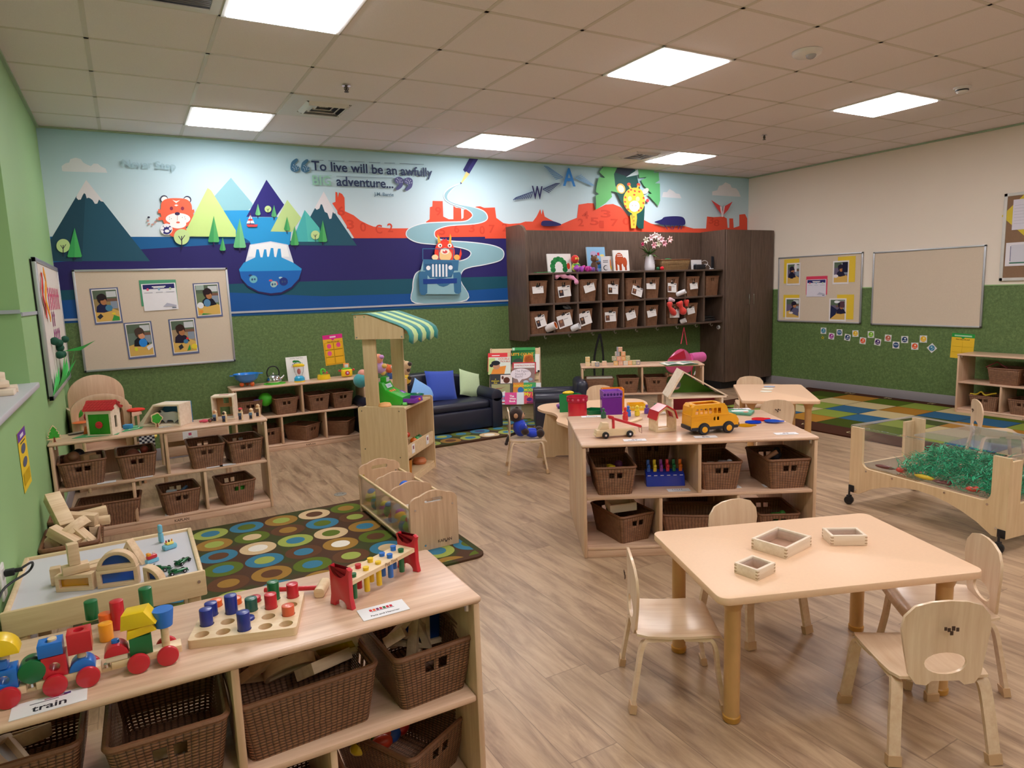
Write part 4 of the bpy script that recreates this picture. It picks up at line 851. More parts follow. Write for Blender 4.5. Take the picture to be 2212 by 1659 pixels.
# ================================================================ MARKET STAND
def market():
    # frame: x across the depth of the counter seen as its near side panel, y along the counter away from us
    A=Vector((1.475,.99)); H=.60; a=math.atan2(.712-.991,1.771-1.476); D_=.38; W_=.56
    t=thing('market_stand','play market stand with a green striped awning on two posts','play stand',(A.x,A.y,0),a)
    H=.60
    for y,nm in ((0,'side_panel'),(W_,'side_panel')):
        b=B().mat(PLYZ); b.at(0,y,0); b.prism([(0,0),(D_,0),(D_,H-.012),(D_-.012,H),(.012,H),(0,H-.012)],.016,0,plane='xz'); o=b.build(nm,t)
        b=B().mat(CHROME)
        for x,z in ((.03,H-.03),(D_-.05,H-.03),(.04,.28),(D_-.06,.22)): b.cyl((x,y-.001,z),.005,.003,10,rot=(PI/2,0,0))
        b.build('screw',o)
    b=B().mat(PLY); b.box((D_/2-.008,W_/2+.008,H-.02),(D_-.016,W_-.016,.016)); b.build('counter_top',t)
    b=B().mat(PLY); b.box((.008,W_/2+.008,H/2),(.014,W_-.016,H-.04)); b.build('back_panel',t)
    b=B().mat(PLY); b.box((D_/2,W_/2+.008,.05),(D_-.02,W_-.018,.016)); b.box((D_-.012,W_/2+.008,.02),(.014,W_-.018,.04)); b.build('bottom_shelf',t)
    b=B().mat(PLY); b.box((D_*.55,W_/2+.008,.235),(D_*.86,W_-.018,.014),rot=(0,R(10),0)); b.box((D_-.012,W_/2+.008,.26),(.014,W_-.018,.09)); b.box((D_*.55,W_*.5,.275),(D_*.8,.012,.07),rot=(0,R(10),0)); b.build('bin_tray',t)
    T_=1.285
    for y0 in (.02,W_-.04):
        b=B().mat(PLYZ); b.box((.11,y0+.012,(H+T_-.05)/2-.0),(.105,.018,T_-.05-H),.002); b.build('post',t)
    cw=.385
    for y0 in (-.012,W_-.004):
        b=B().mat(PLYZ); b.at(.02,y0,0); b.prism([(0,T_-.18),(cw,T_-.18),(cw,T_-.105),(.11,T_),(0,T_)],.016,0,plane='xz'); o=b.build('awning_board',t)
        b=B().mat(CHROME)
        for x,z in ((.015,T_-.165),(cw-.015,T_-.165),(.015,T_-.015),(.085,T_-.015)): b.cyl((x+.02,y0-.001,z),.006,.003,10,rot=(PI/2,0,0))
        b.build('screw',o)
    st=[M('awning_green','2f8f8c',.8,bump=.2,bsc=300,sheen=.2),M('awning_lime','c6e6a0',.8,bump=.2,bsc=300,sheen=.2)]
    pr=[(-.012,T_+.002),(.10,T_+.006),(.15,T_-.008),(.25,T_-.045),(.34,T_-.078),(cw-.0,T_-.1),(cw+.03,T_-.125),(cw+.045,T_-.16),(cw+.04,T_-.2)]
    b=B(); ns=7; y0,y1=-.02,W_+.02
    for s_ in range(ns):
        b.mat(st[s_%2]); ya,yb=y0+(y1-y0)*s_/ns,y0+(y1-y0)*(s_+1)/ns; vs=[];n=6;fs=[]
        for k,(x,z) in enumerate(pr):
            for j in range(n+1):
                y=ya+(yb-ya)*j/n; u=math.sin(PI*j/n); zz=z; xx=x
                if k>=6: xx+=.012*math.sin(PI*(s_+j/n)); 
                if k==len(pr)-1: zz-=.022*u
                vs.append((xx+.02,y,zz))
        for k in range(len(pr)-1):
            for j in range(n): q=k*(n+1)+j; fs.append((q,q+1,q+n+2,q+n+1))
        b.add(vs,fs)
    o=b.build('awning',t); md=o.modifiers.new('t','SOLIDIFY'); md.thickness=.003
    for y in (.12,.42):
        b=B().mat(WHITE); b.box((D_-.0035,y,.262),(.002,.055,.07)); b.mat(inkm('8c4048')); b.box((D_-.002,y,.27),(.001,.02,.025)); b.build('shelf_label',t)
    Mw=Matrix.Translation((A.x,A.y,0))@Euler((0,0,a)).to_matrix().to_4x4(); L=lambda x,y,z: Mw@Vector((x,y,z))
    # cash register
    H0=H-.011
    r=thing('toy_cash_register','green toy cash register with an open purple drawer on the market counter','toy cash register',L(.185,.23,H0),a+R(0))
    b=B().mat(M('toy_green','2fae2c',.35,coat=.3)); b.at(-.1,0,0)
    b.prism([(0,0),(.20,0),(.215,.02),(.215,.06),(.19,.07),(.08,.115),(.05,.17),(.0,.17)],.17,-.085,bev=.004,plane='xz'); b.at(); b.build('body',r)
    b=B().mat(M('toy_green')); b.box((-.06,0,.185),(.05,.07,.05),.01); b.mat(inkm('cfd6dc')); b.box((-.034,0,.188),(.004,.05,.032)); b.build('display',r)
    b=B().mat(M('toy_purple','7a2fae',.35,coat=.3)); b.box((.155,0,.018),(.12,.15,.008)); 
    for c_,d_ in (((.21,0,.032),(.008,.15,.035)),((.155,.073,.032),(.11,.006,.035)),((.155,-.073,.032),(.11,.006,.035))): b.box(c_,d_,.002)
    b.mat(ORA).sph((.218,0,.034),.011,12); b.build('drawer',r)
    b=B().mat(inkm('dde6ee')); b.box((-.028,0,.14),(.004,.09,.034),.001,rot=(0,R(-30),0)); b.mat(inkm('1c5fa8')).text('CASH',(-.023,-.036,.132),(0,1,0),(-.5,0,.86),w=.07,off=.002); b.build('sign_plate',r,smooth=False)
    for i in range(3):
        for j in range(2): b=B().mat(ORA); b.box((.005+j*.045,-.05+i*.035,.10-j*.023),(.026,.024,.016),.005,rot=(0,R(28),0)); b.build('key',r)
    b=B().mat(M('toy_purple')); b.box((.06,.06,.078),(.05,.04,.012),.003,rot=(0,R(28),0)); b.build('key',r)
    b=B().mat(M('toy_teal','0f7a60',.25,coat=.4)); b.lathe([(.0,.004),(.05,.004),(.085,.02),(.10,.034),(.103,.034),(.09,.016),(.05,0),(0,0)],n=32); one(b,'toy_bowl','dark green plastic bowl behind the toy cash register','bowl',L(.25,.44,H0))
    b=B().mat(M('wood_orange','f0b070',.5)); b.lathe([(0,0),(.04,.002),(.05,.016),(.04,.034),(0,.042)],n=24); one(b,'toy_bread_roll','pale orange bun shaped toy at the foot of the market post','toy food',L(.20,.045,H0))
    b=B().mat(M('mint_green','6fce6a',.4)); b.cyl((0,0,.012),.012,.032,20,rot=(0,PI/2,0),bev=.002); one(b,'wooden_cylinder','small light green cylinder lying on the market counter','toy block',L(.32,.14,H0),a)
    b=B().mat(M('ochre_pot','b8721c',.5)); b.lathe([(0,0),(.055,0),(.062,.11),(.058,.11),(.05,.008),(0,.008)],n=28); one(b,'round_bin','ochre round bin holding toy vegetables on the bottom shelf of the market stand','bin',L(.29,.13,.06))
    for k,(dx,dy,c_,lb) in enumerate(((0,.0,'c8961c','yellow toy vegetable sticking out of the ochre bin'),(.02,-.02,'4a7a2c','green toy vegetable at the back of the ochre bin'),(-.02,.015,'a04a50','dark pink toy vegetable leaning in the ochre bin'))):
        b=B().mat(paint('veg'+c_,c_)); b.sph((0,0,.04),1,14,(.014,.014,.05),rot=(R(15+k*10),R(20-k*20),0)); one(b,'toy_vegetable',lb,'toy food',L(.29+dx,.13+dy,.14))
    b=B().mat(M('bun_brown','c87848',.5)); b.lathe([(0,0),(.05,0),(.058,.02),(.045,.042),(0,.05)],n=24); one(b,'toy_bread_roll','brown round bread toy on the bottom shelf of the market stand','toy food',L(.29,.44,.06))
    rn=random.Random(5)
    for k,(c_,nm) in enumerate((('1f8a3c','green'),('e8741c','orange'),('e8c820','yellow'),('2f9a48','leaf green'),('d84a2c','red'),('1c6a3c','dark green'))):
        b=B().mat(paint('fv'+c_,c_)); b.sph((0,0,0),.028,14,(1,.9,.85)); b.mat(M('stem','3a5a20')); b.cyl((0,0,.024),.003,.012,8)
        one(b,'toy_fruit','%s toy fruit in the slanted tray of the market stand'%nm,'toy food',L(.20+.10*(k%2)+rn.random()*.02,.28+.055*(k//2),.305-.02*(k%2)))
market()
# ================================================================ BOOK BIN with dividers
def book_bin():
    a=R(.9); W_,D_,H=.285,.90,.315; t=thing('book_bin','long maple book bin with handle holes and clear sides on the ring rug','book bin',(1.275,-.545,.0125),a)
    def end(y,h,foot=True):
        o=[(0,0),(W_,0),(W_,h*.80)]
        for i in range(1,9): q=R(0+90*i/9*1.0); o.append((W_-.06+.06*math.cos(q),h*.80+.13*h*math.sin(q)))
        for i in range(9): u=i/8; o.append((W_-.06-(W_-.12)*u,h*.93+h*.07*math.sin(PI*u)))
        for i in range(1,9): q=R(90+90*i/9); o.append((.06+.06*math.cos(q),h*.80+.13*h*math.sin(q)))
        o.append((0,h*.80)); return o
    for y in (0,D_-.018):
        h=H+.02; hole=rrect(.11,.026,.0125,5,W_/2,h*.84); b=B().mat(MAPLEY); b.at(0,y,0); b.prism(end(y,h),.018,0,plane='xz',holes=[hole]); o=b.build('end_panel',t)
        b=B().mat(CHROME); 
        for x,z in ((.03,.24),(W_-.03,.24),(.08,.03),(W_-.08,.03)): b.cyl((x,y-.001,z),.006,.003,10,rot=(PI/2,0,0))
        b.build('screw',o)
    for y in (D_*.36,D_*.66):
        b=B().mat(MAPLEY); b.at(.012,y,0); b.prism([(x*.915,z*.93+.03) for x,z in end(0,H*.96)],.014,0,plane='xz'); b.build('divider',t)
    for x in (.008,W_-.008):
        b=B().mat(PLY); b.box((x,D_/2,H*.78),(.014,D_-.036,.014),.003); b.box((x,D_/2,.04),(.014,D_-.036,.014),.003); b.build('rail',t)
        b=B().mat(MATS['clear_acrylic']); b.box((x,D_/2,H*.41),(.003,D_-.036,H*.70)); b.build('clear_side',t)
    b=B().mat(PLY); b.box((W_/2,D_/2,.035),(W_-.02,D_-.036,.01)); b.build('floor_panel',t)
    b=B().mat(M('brand_ink')); b.text('KAPLAN',(W_*.55,-.0012,.03),(1,0,0),(0,0,1),w=.085,bold=True); b.build('brand_mark',t,smooth=False)
    Mw=Matrix.Translation((1.275,-.545,0))@Euler((0,0,a)).to_matrix().to_4x4(); L=lambda x,y,z: Mw@Vector((x,y,z))
    def stuff(nm,lb,cat,b,x,y,z,rz=0): one(b,nm,lb,cat,L(x,y,z),rz)
    b=B().mat(M('sponge_yellow','f0dc30',.8)); b.box((0,0,.05),(.09,.03,.13),.006,rot=(R(10),R(35),0)); stuff('toy_block','yellow block in the far compartment of the book bin','toy block',b,.13,.66,.12)
    b=B().mat(M('ball_blue','1f5fc8',.7,bump=.8,bsc=60)); b.sph((0,0,0),.036,20); stuff('toy_brush','blue bumpy round toy in the middle compartment of the book bin','toy',b,.15,.45,.26)
    b=B().mat(M('sponge_yellow')); b.cyl((0,0,0),.014,.09,12,rot=(R(60),R(40),0)); stuff('toy_wand','yellow toy wand in the middle compartment of the book bin','toy',b,.105,.405,.22)
    b=B().mat(M('board_book','e8d8d0',.5)); b.box((0,0,0),(.13,.012,.15),.002,rot=(R(-15),0,0)); b.mat(inkm('b86a60')); b.cyl((0,-.009,.02),.025,.002,20,rot=(PI/2-R(15),0,0)); stuff('board_book','pink and white board book in the near compartment of the book bin','book',b,.10,.14,.17)
    b=B().mat(M('sky_blue_card','9fd0e0',.5)); b.box((0,0,0),(.11,.01,.15),.002,rot=(R(-8),0,0)); b.mat(inkm('506078')); b.box((0,-.008,.02),(.05,.002,.04),rot=(R(-8),0,0)); stuff('board_book','light blue board book showing through the handle hole of the book bin','book',b,.155,.06,.19)
    rn=random.Random(9); cs=['d8408c','8fb830','2f6fb0','e8b820','c84030','5a9a38','b04a90','e08828','3f80b0','d8c030']
    nm_={'d8408c':'pink','8fb830':'lime','2f6fb0':'blue','e8b820':'yellow','c84030':'red','5a9a38':'green','b04a90':'purple','e08828':'orange','3f80b0':'sea blue','d8c030':'mustard'}
    for k,c_ in enumerate(cs):
        y=.08+k*.083; b=B().mat(M('cloth_'+c_,c_,.85,.15,30)); s_=.045; b.sph((0,0,0),s_,14,(.8,.75,1.1),rot=(rn.random(),rn.random(),0)); b.mat(M('cloth_band'+c_,cs[(k+3)%10],.8)); b.sph((0,0,.03),s_*.62,12,(1,1,.8))
        stuff('soft_toy','%s soft toy pressed against the clear side of the book bin'%nm_[c_],'soft toy',b,.06,y,.10+.02*(k%2))
book_bin()
# ================================================================ BOOK DISPLAY
def book_display():
    A0,A1=P(1058,905,.021),P(1168,903.5,.021); RZ=math.atan2(A1.y-A0.y,A1.x-A0.x); x0,x1,z1=0,(A1-A0).length,.775; yf,yb=0,.30; t=thing('book_display','maple easel book display with picture books standing on its slanted tiers','book display',tuple(A0),RZ); MR=Matrix.Translation((A0.x,A0.y,0))@Euler((0,0,RZ)).to_matrix().to_4x4(); MI=MR.inverted(); W_=x1-x0; D_=yb-yf; H=z1-.02
    for x in (0,W_-.016):
        b=B().mat(MAPLEY); b.at(x,0,0); b.prism([(0,0),(D_,0),(D_,H),(D_-.06,H),(.0,.20)],.016,0,plane='yz'); b.build('side_panel',t)
    b=B().mat(PLY); b.box((W_/2,.008,.09),(W_-.032,.014,.18)); b.build('front_board',t)
    b=B().mat(PLY); b.box((W_/2,D_-.03,H-.02),(W_-.032,.02,.03)); b.build('top_rail',t)
    sl=math.atan2(H-.20,D_-.06)
    b=B().mat(PLY); b.box((W_/2,(D_-.06)/2+.02,(H+.2)/2),(W_-.032,.008,math.hypot(H-.2,D_-.06)-.01),rot=(-(PI/2-sl),0,0)); b.build('slanted_back',t)
    for k in range(4):
        q=k/5; b=B().mat(PLY); b.box((W_/2,(D_-.06)*q+.012,.195+(H-.20)*q),(W_-.034,.03,.008)); b.build('ledge',t)
    b=B().mat(WHITE); b.box((W_*.52,-.001,.10),(.12,.002,.085)); b.mat(inkm('8a9a4a')); b.box((W_*.52,-.0025,.105),(.025,.001,.04)); b.build('shelf_label',t,smooth=False)
    lean=-(PI/2-sl)
    def book(px0,py0,px1,py1,yo,base,lb,art,lines=(),tier=0):
        """cover rectangle from photo points (top-left, bottom-right) on its tier"""
        nn=Vector((0,-math.sin(sl),math.cos(sl))); dd=Vector((0,math.cos(sl),math.sin(sl))); o0=Vector((0,0,.221))+nn*(.010+.009*(4-tier)+ (.004 if yo<0 else 0)); cp=MI@CP; M3=MI.to_3x3()
        def hit(px,py): d=M3@ray(px,py); t_=(o0-cp).dot(nn)/d.dot(nn); return cp+d*t_
        p0=hit(px0,py0); p1=hit(px1,py1); w_=p1.x-p0.x; s0=(p0-o0).dot(dd); s1=(p1-o0).dot(dd); h_=s0-s1; base_=o0+dd*s1
        b=B().mat(M('book_pages','e9e4da',.7)); b.box((w_/2,.003,h_/2),(w_-.002,.005,h_)); b.mat(M('cover_'+base,base,.35,.03)); b.box((w_/2,-.0008,h_/2),(w_,.0024,h_),.0004)
        k_=0
        for c_,pl in art: k_+=1; b.mat(inkm(c_)); b.add([(x*w_,-.0021-.0001*k_,z*h_) for x,z in pl],[list(range(len(pl)))])
        for c_,s_,x,z,ww,bold in lines: k_+=1; b.mat(inkm(c_)); b.text(s_,(x*w_,-.0022-.0001*k_,z*h_),(1,0,0),(0,0,1),w=ww*w_,bold=bold)
        o=one(b,'picture_book',lb,'book',MR@Vector((p0.x,base_.y,base_.z)),smooth=False); o.rotation_euler=(lean,0,RZ); o['group']='picture books on the book display'; return o
    E_=lambda cx,cz,rx,rz_: [(cx+rx*math.cos(a),cz+rz_*math.sin(a)) for a in [2*PI*i/20 for i in range(20)]]
    Q=lambda x0,z0,x1,z1:[(x0,z0),(x1,z0),(x1,z1),(x0,z1)]
    X=lambda x:1030+x/8.295; Y=lambda y:730+y/8.295
    def bk_(x0,y0,x1,y1,*a,**k): return book(X(x0),Y(y0),X(x1),Y(y1),*a,**k)
    bk_(630,175,1045,430,.024,'2f9a4c','green picture book standing highest at the back of the top tier',[('bfe0c8',Q(.02,.8,.12,.98))],tier=4)
    bk_(200,275,545,600,.018,'e03038','red picture book at the top left of the book display',[('ffffff',Q(.2,.84,.6,.88))],tier=4)
    bk_(610,225,1040,460,.012,'15201c','black picture book titled LETS COUNT on the top tier',[('d8703c',E_(.75,.3,.2,.35)),('35483c',E_(.3,.2,.2,.2))],[('f0b02c',"LET'S COUNT",.03,.62,.92,True)],tier=4)
    bk_(775,295,1125,610,.004,'e8e4e0','white picture book with an orange spotted drawing on the top tier',[('e8943c',[(.15,.5),(.2,.98),(.65,.98),(.7,.5)]),('a8501c',E_(.3,.75,.04,.03)),('a8501c',E_(.45,.85,.04,.03)),('a8501c',E_(.55,.7,.04,.03)),('20242c',Q(.9,0,1,.1))],tier=4)
    bk_(210,350,605,650,.0,'dfe6dc','picture book titled DOUBLE TROUBLE with a drawn child on the left of the upper tier',[('c8d890',Q(0,.0,.3,.95)),('e8903c',[(.12,0),(.2,.3),(.5,.45),(.8,.5),(.72,0)]),('c89070',E_(.36,.48,.16,.2)),('20242c',E_(.33,.66,.2,.14)),('20242c',E_(.14,.52,.08,.1))],[('d87860','DOUBLE',.45,.84,.5,True),('c84a3c','TROUBLE',.52,.70,.45,True)],tier=3)
    bk_(640,440,1060,640,.004,'c02838','red bordered picture book titled CONSTRUCTION ZONE',[('e4e0e0',Q(.06,.05,.95,.9)),('6a6a6e',Q(.1,.1,.7,.35))],[('b02c3c','CONSTRUCTION ZONE',.08,.66,.86,True)],tier=3)
    bk_(650,540,1035,820,-.002,'8a6a66','picture book titled The Pigeon Needs a Bath in a speech bubble',[('e8dce4',E_(.36,.62,.48,.34)),('e8dce4',[(.2,.32),(.28,.08),(.42,.3)]),('a8c0d0',E_(.6,.12,.12,.1)),('98a8b8',E_(.82,.28,.09,.1))],[('9a8a9a','The Pigeon',.08,.74,.7,False),('9a8a9a','Needs a',.1,.56,.5,False),('9a8a9a','Bath!',.1,.38,.36,False)],tier=2)
    bk_(235,650,650,870,.004,"14141a","black picture book titled A Childrens Zoo with a bear picture",[('e8d8d4',Q(.46,.2,.96,.92)),('5c2c20',E_(.72,.5,.14,.24)),('5c2c20',E_(.55,.7,.05,.14))],[('e8d020','A',.22,.55,.05,True),('e8d020',"Children's",.07,.4,.34,True),('e8d020','Zoo',.17,.25,.15,True)],tier=2)
    bk_(250,820,640,1080,.004,'3c3a34','picture book with a drawn branch on a tan cover on the lower left tier',[('a8a478',Q(.04,.03,.88,.95)),('e6e4e4',[(.26,0),(.3,.25),(.66,.5),(.7,0)]),('9a5a48',[(.08,.3),(.25,.62),(.5,.66),(.7,.8),(.5,.7),(.26,.68)])],tier=1)
    bk_(1030,805,1150,980,.004,'dcdee0','grey picture book at the right end of the lower tier',[('8898a8',Q(.3,.5,.8,.6))],tier=1)
    bk_(650,805,1060,990,-.002,'2c9a50','picture book titled GOODNIGHT MOON in yellow letters',[('d8863c',Q(0,0,.46,1)),('2f6fae',E_(.33,.3,.13,.3)),('3f80a8',Q(.8,.3,.98,.6))],[('f0dc20','GOODNIGHT',.02,.62,.82,True),('f0dc20','MOON',.5,.22,.44,True)],tier=1)
    bk_(245,1040,520,1190,.004,'8098c8','blue picture book titled Airport at the bottom left of the display',[('2f88d8',[(0,0),(0,.45),(.45,.5),(.1,0)]),('dfe2e8',[(.15,0),(.5,.45),(1,.45),(1,0)]),('c83030',Q(.6,.15,.95,.3))],[('e03048','Airport',.06,.55,.9,True)],tier=0)
    bk_(505,980,845,1190,-.002,'e0308c','pink and white picture book titled The White Book on the bottom tier',[('e6e8ee',Q(.62,0,1,1))],[('ffffff','The',.24,.62,.24,True),('ffffff','White',.24,.42,.34,True),('ffffff','Book',.24,.2,.32,True)],tier=0)
    bk_(845,965,1180,1175,.001,'d83050','red picture book titled My Bike in yellow letters on the bottom tier',[('5c3a80',E_(.3,.35,.16,.16)),('a04088',E_(.45,.25,.08,.12)),('7a2c60',Q(.15,.03,.5,.14))],[('f4dc28','My Bike',.03,.66,.9,True)],tier=0)
book_display()
# ================================================================ SOFA, PILLOWS, ARMCHAIR
VIN=M('dark_blue_vinyl','232538',.42,.08,14,bump=.12,bsc=50,coat=.1)
SB_=.27
def sofa():
    x0,x1=1.95,3.33; yf,yb=2.13,2.80; t=thing('child_sofa','small dark navy child sofa against the green wall','sofa',(x0,yf,.021)); W_=x1-x0;D_=yb-yf
    b=B().mat(VIN); b.box((W_/2,D_/2,.11),(W_-.2,D_-.04,.20),.02); b.build('base',t)
    b=B().mat(VIN); b.box((W_/2,D_*.42,.25),(W_-.24,D_*.72,.09),.035,seg=3); b.build('seat_cushion',t)
    o=[(.05,.15),(W_-.05,.15)]+[(W_/2+(W_/2-.05)*math.cos(R(a)),.30+SB_*math.sin(R(a))**.6) for a in range(6,175,8)]
    b=B().mat(VIN); b.at(0,D_-.02,0); b.prism(o,-.16,0,bev=.03,plane='xz'); b.build('backrest',t,ang=60)
    for x in (.06,W_-.06):
        b=B().mat(VIN); b.box((x,D_/2-.01,.16),(.12,D_-.02,.32),.015); b.cyl((x,D_/2-.01,.33),.068,D_-.02,24,rot=(PI/2,0,0),bev=.012); b.build('arm',t)
sofa()
def pillow(name,label,c,loc,rot,s=.36,th=.10):
    n=12; vs=[];fs=[]
    for sd in (1,-1):
        for i in range(n+1):
            for j in range(n+1):
                u,v=2*i/n-1,2*j/n-1; e=max(0,(1-u*u)*(1-v*v))**.45; q=1-.10*(1-abs(u)**3*abs(v)**3)*((abs(u)**6+abs(v)**6)/2)
                vs.append((u*s/2*q,sd*th/2*e,v*s/2*q+s/2))
    N_=(n+1)**2
    for k in (0,1):
        for i in range(n):
            for j in range(n): a=k*N_+i*(n+1)+j; f=(a,a+1,a+n+2,a+n+1); fs.append(f if k else f[::-1])
    b=B().mat(M('pillow_'+c,c,.85,.05,60,bump=.3,bsc=12,sheen=.2)); b.add(vs,fs); o=b.build(name,ang=80); o.location=loc; o.rotation_euler=[R(a) for a in rot]; tag(o,label,'pillow'); o['group']='pillows on the dark sofa'
pillow('pillow','royal blue square pillow in the middle of the dark sofa','3450b4',(2.80,2.44,.31),(-22,4,0),.33)
pillow('pillow','pale green pillow leaning on the right arm of the dark sofa','b9cfa4',(3.12,2.46,.315),(-20,18,14),.29)
pillow('pillow','light blue pillow lying low beside the royal blue pillow','7eb0ea',(2.50,2.36,.31),(-32,36,0),.27)
b=B().mat(M('outlet_white','e8e6e2',.4)); p=PY(962,809,YB); b.box((0,-.008,0),(.085,.016,.03),.004); b.mat(M('outlet_slot','8a8a8a')).box((0,-.017,0),(.03,.002,.004)); one(b,'wall_box','small white plastic box on the green wall above the dark sofa','wall box',(p.x,YB,p.z+.002))
def armchair():
    # end-on dark armchair behind the wavy table
    t=thing('child_armchair','dark navy child armchair behind the wavy table, seen from its arm side','armchair',(P(1166,928,.02).x-.07,P(1166,928,.02).y,.021),R(-29)); 
    b=B().mat(VIN); b.box((.27,.24,.12),(.50,.42,.22),.02); b.build('base',t)
    b=B().mat(VIN); b.box((.24,.24,.24),(.42,.34,.08),.03,seg=3); b.build('seat_cushion',t)
    b=B().mat(VIN); b.box((.50,.24,.25),(.12,.46,.46),.055,seg=4); b.build('backrest',t)
    for y in (.03,.45): b=B().mat(VIN); b.box((.25,y,.15),(.46,.10,.30),.015); b.cyl((.25,y,.31),.06,.46,20,rot=(0,PI/2,0),bev=.012); b.build('arm',t)
armchair()
# ================================================================ COAT CUBBIES AND TALL CABINET
DW=wood('dark_laminate','4d3c33','6c584c','z',.5,coat=0,gs=1.6); DWX=wood('dark_laminate_flat','4d3c33','66534a','x',.5,coat=0)
CX0,CX1,CYF=3.90,6.885,2.49; CT,CM,CB=1.602,1.262,.925
def cubbies():
    t=thing('coat_cubby_unit','dark wood wall cubby unit with nine columns of basket holes and coat hooks','cubby unit',(0,0,0)); T=.022
    o=[(YB-.002,.85),(YB-.002,2.13)]
    o=[(YB,.85),(YB,2.13),(2.62,2.13)]+[(2.62+.14*math.cos(R(90+90*i/8)) ,1.99+.14*math.sin(R(90+90*i/8))) for i in range(1,9)]+[(2.48,.92),(2.50,.87),(2.55,.85)]
    b=B().mat(DW); b.at(CX0-.03,0,0); b.prism(o,.03,0,plane='yz'); b.build('end_panel',t)
    b=B().mat(DW); b.box(((CX0+CX1)/2,YB-.01,(2.10+CT)/2),(CX1-CX0,.02,2.10-CT)); b.build('upper_back_panel',t)
    b=B().mat(M('cubby_back','2a2220',.7)); b.box(((CX0+CX1)/2,YB-.008,(CT+CB)/2),(CX1-CX0,.012,CT-CB)); b.build('inner_back',t)
    for z in (CT,CM,CB): b=B().mat(DWX); b.box(((CX0+CX1)/2,(CYF+YB)/2,z-T/2),(CX1-CX0,YB-CYF,T),.001); b.build('shelf',t)
    xs=[CX0+(CX1-CX0)*i/9 for i in range(10)]
    for x in xs[1:9]: b=B().mat(DW); b.box((x,(CYF+YB)/2,(CT+CB)/2),(T,YB-CYF-.004,CT-CB-.01)); b.build('divider',t)
    for i in range(9):
        x=(xs[i]+xs[i+1])/2+ (.06 if i<8 else .0); b=B().mat(M('hook_steel','c2bcb2',.3,metal=.8)); y=CYF+.05; b.tube([(x,y,CB-T),(x,y,CB-.045),(x,y-.012,CB-.062),(x,y-.03,CB-.06),(x,y-.036,CB-.045)],.0045,8); b.tube([(x,y,CB-T),(x,y+.012,CB-.04),(x,y+.03,CB-.042)],.004,8); b.cyl((x,y,CB-T-.002),.014,.006,16); b.build('coat_hook',t)
    return xs
XS=cubbies()
cbk=make_basket(.225,.30,.245,.84,label='',name='cubby_basket',hz=(.76,.92),hw=.022)
CL=[('with a blank white card clipped low, leftmost in the top row',1),('with pink fluffy clothes spilling over it',1),('with a tilted blank card, third in the top row',1),('with an upright photo card, fourth in the top row',1),('with a loose tilted photo card, fifth in the top row',1),('with a short blank card, sixth in the top row',1),('with a photo card and a paper roll beside it',1),('with a small blank card, eighth in the top row',1),('without any card, at the right end of the top row',0),
 ('with a slanted card and an orange lined roll, bottom left',1),('with a photo card and plastic bag on top, bottom row',1),('with a large tilted photo card, third in the bottom row',1),('with a square photo card, fourth in the bottom row',1),('with a tilted blank card, fifth in the bottom row',1),('with a small blank card, sixth in the bottom row',1),('under the hanging red jacket sleeves',1),('with a blank card right of the red sleeves, bottom row',1)]
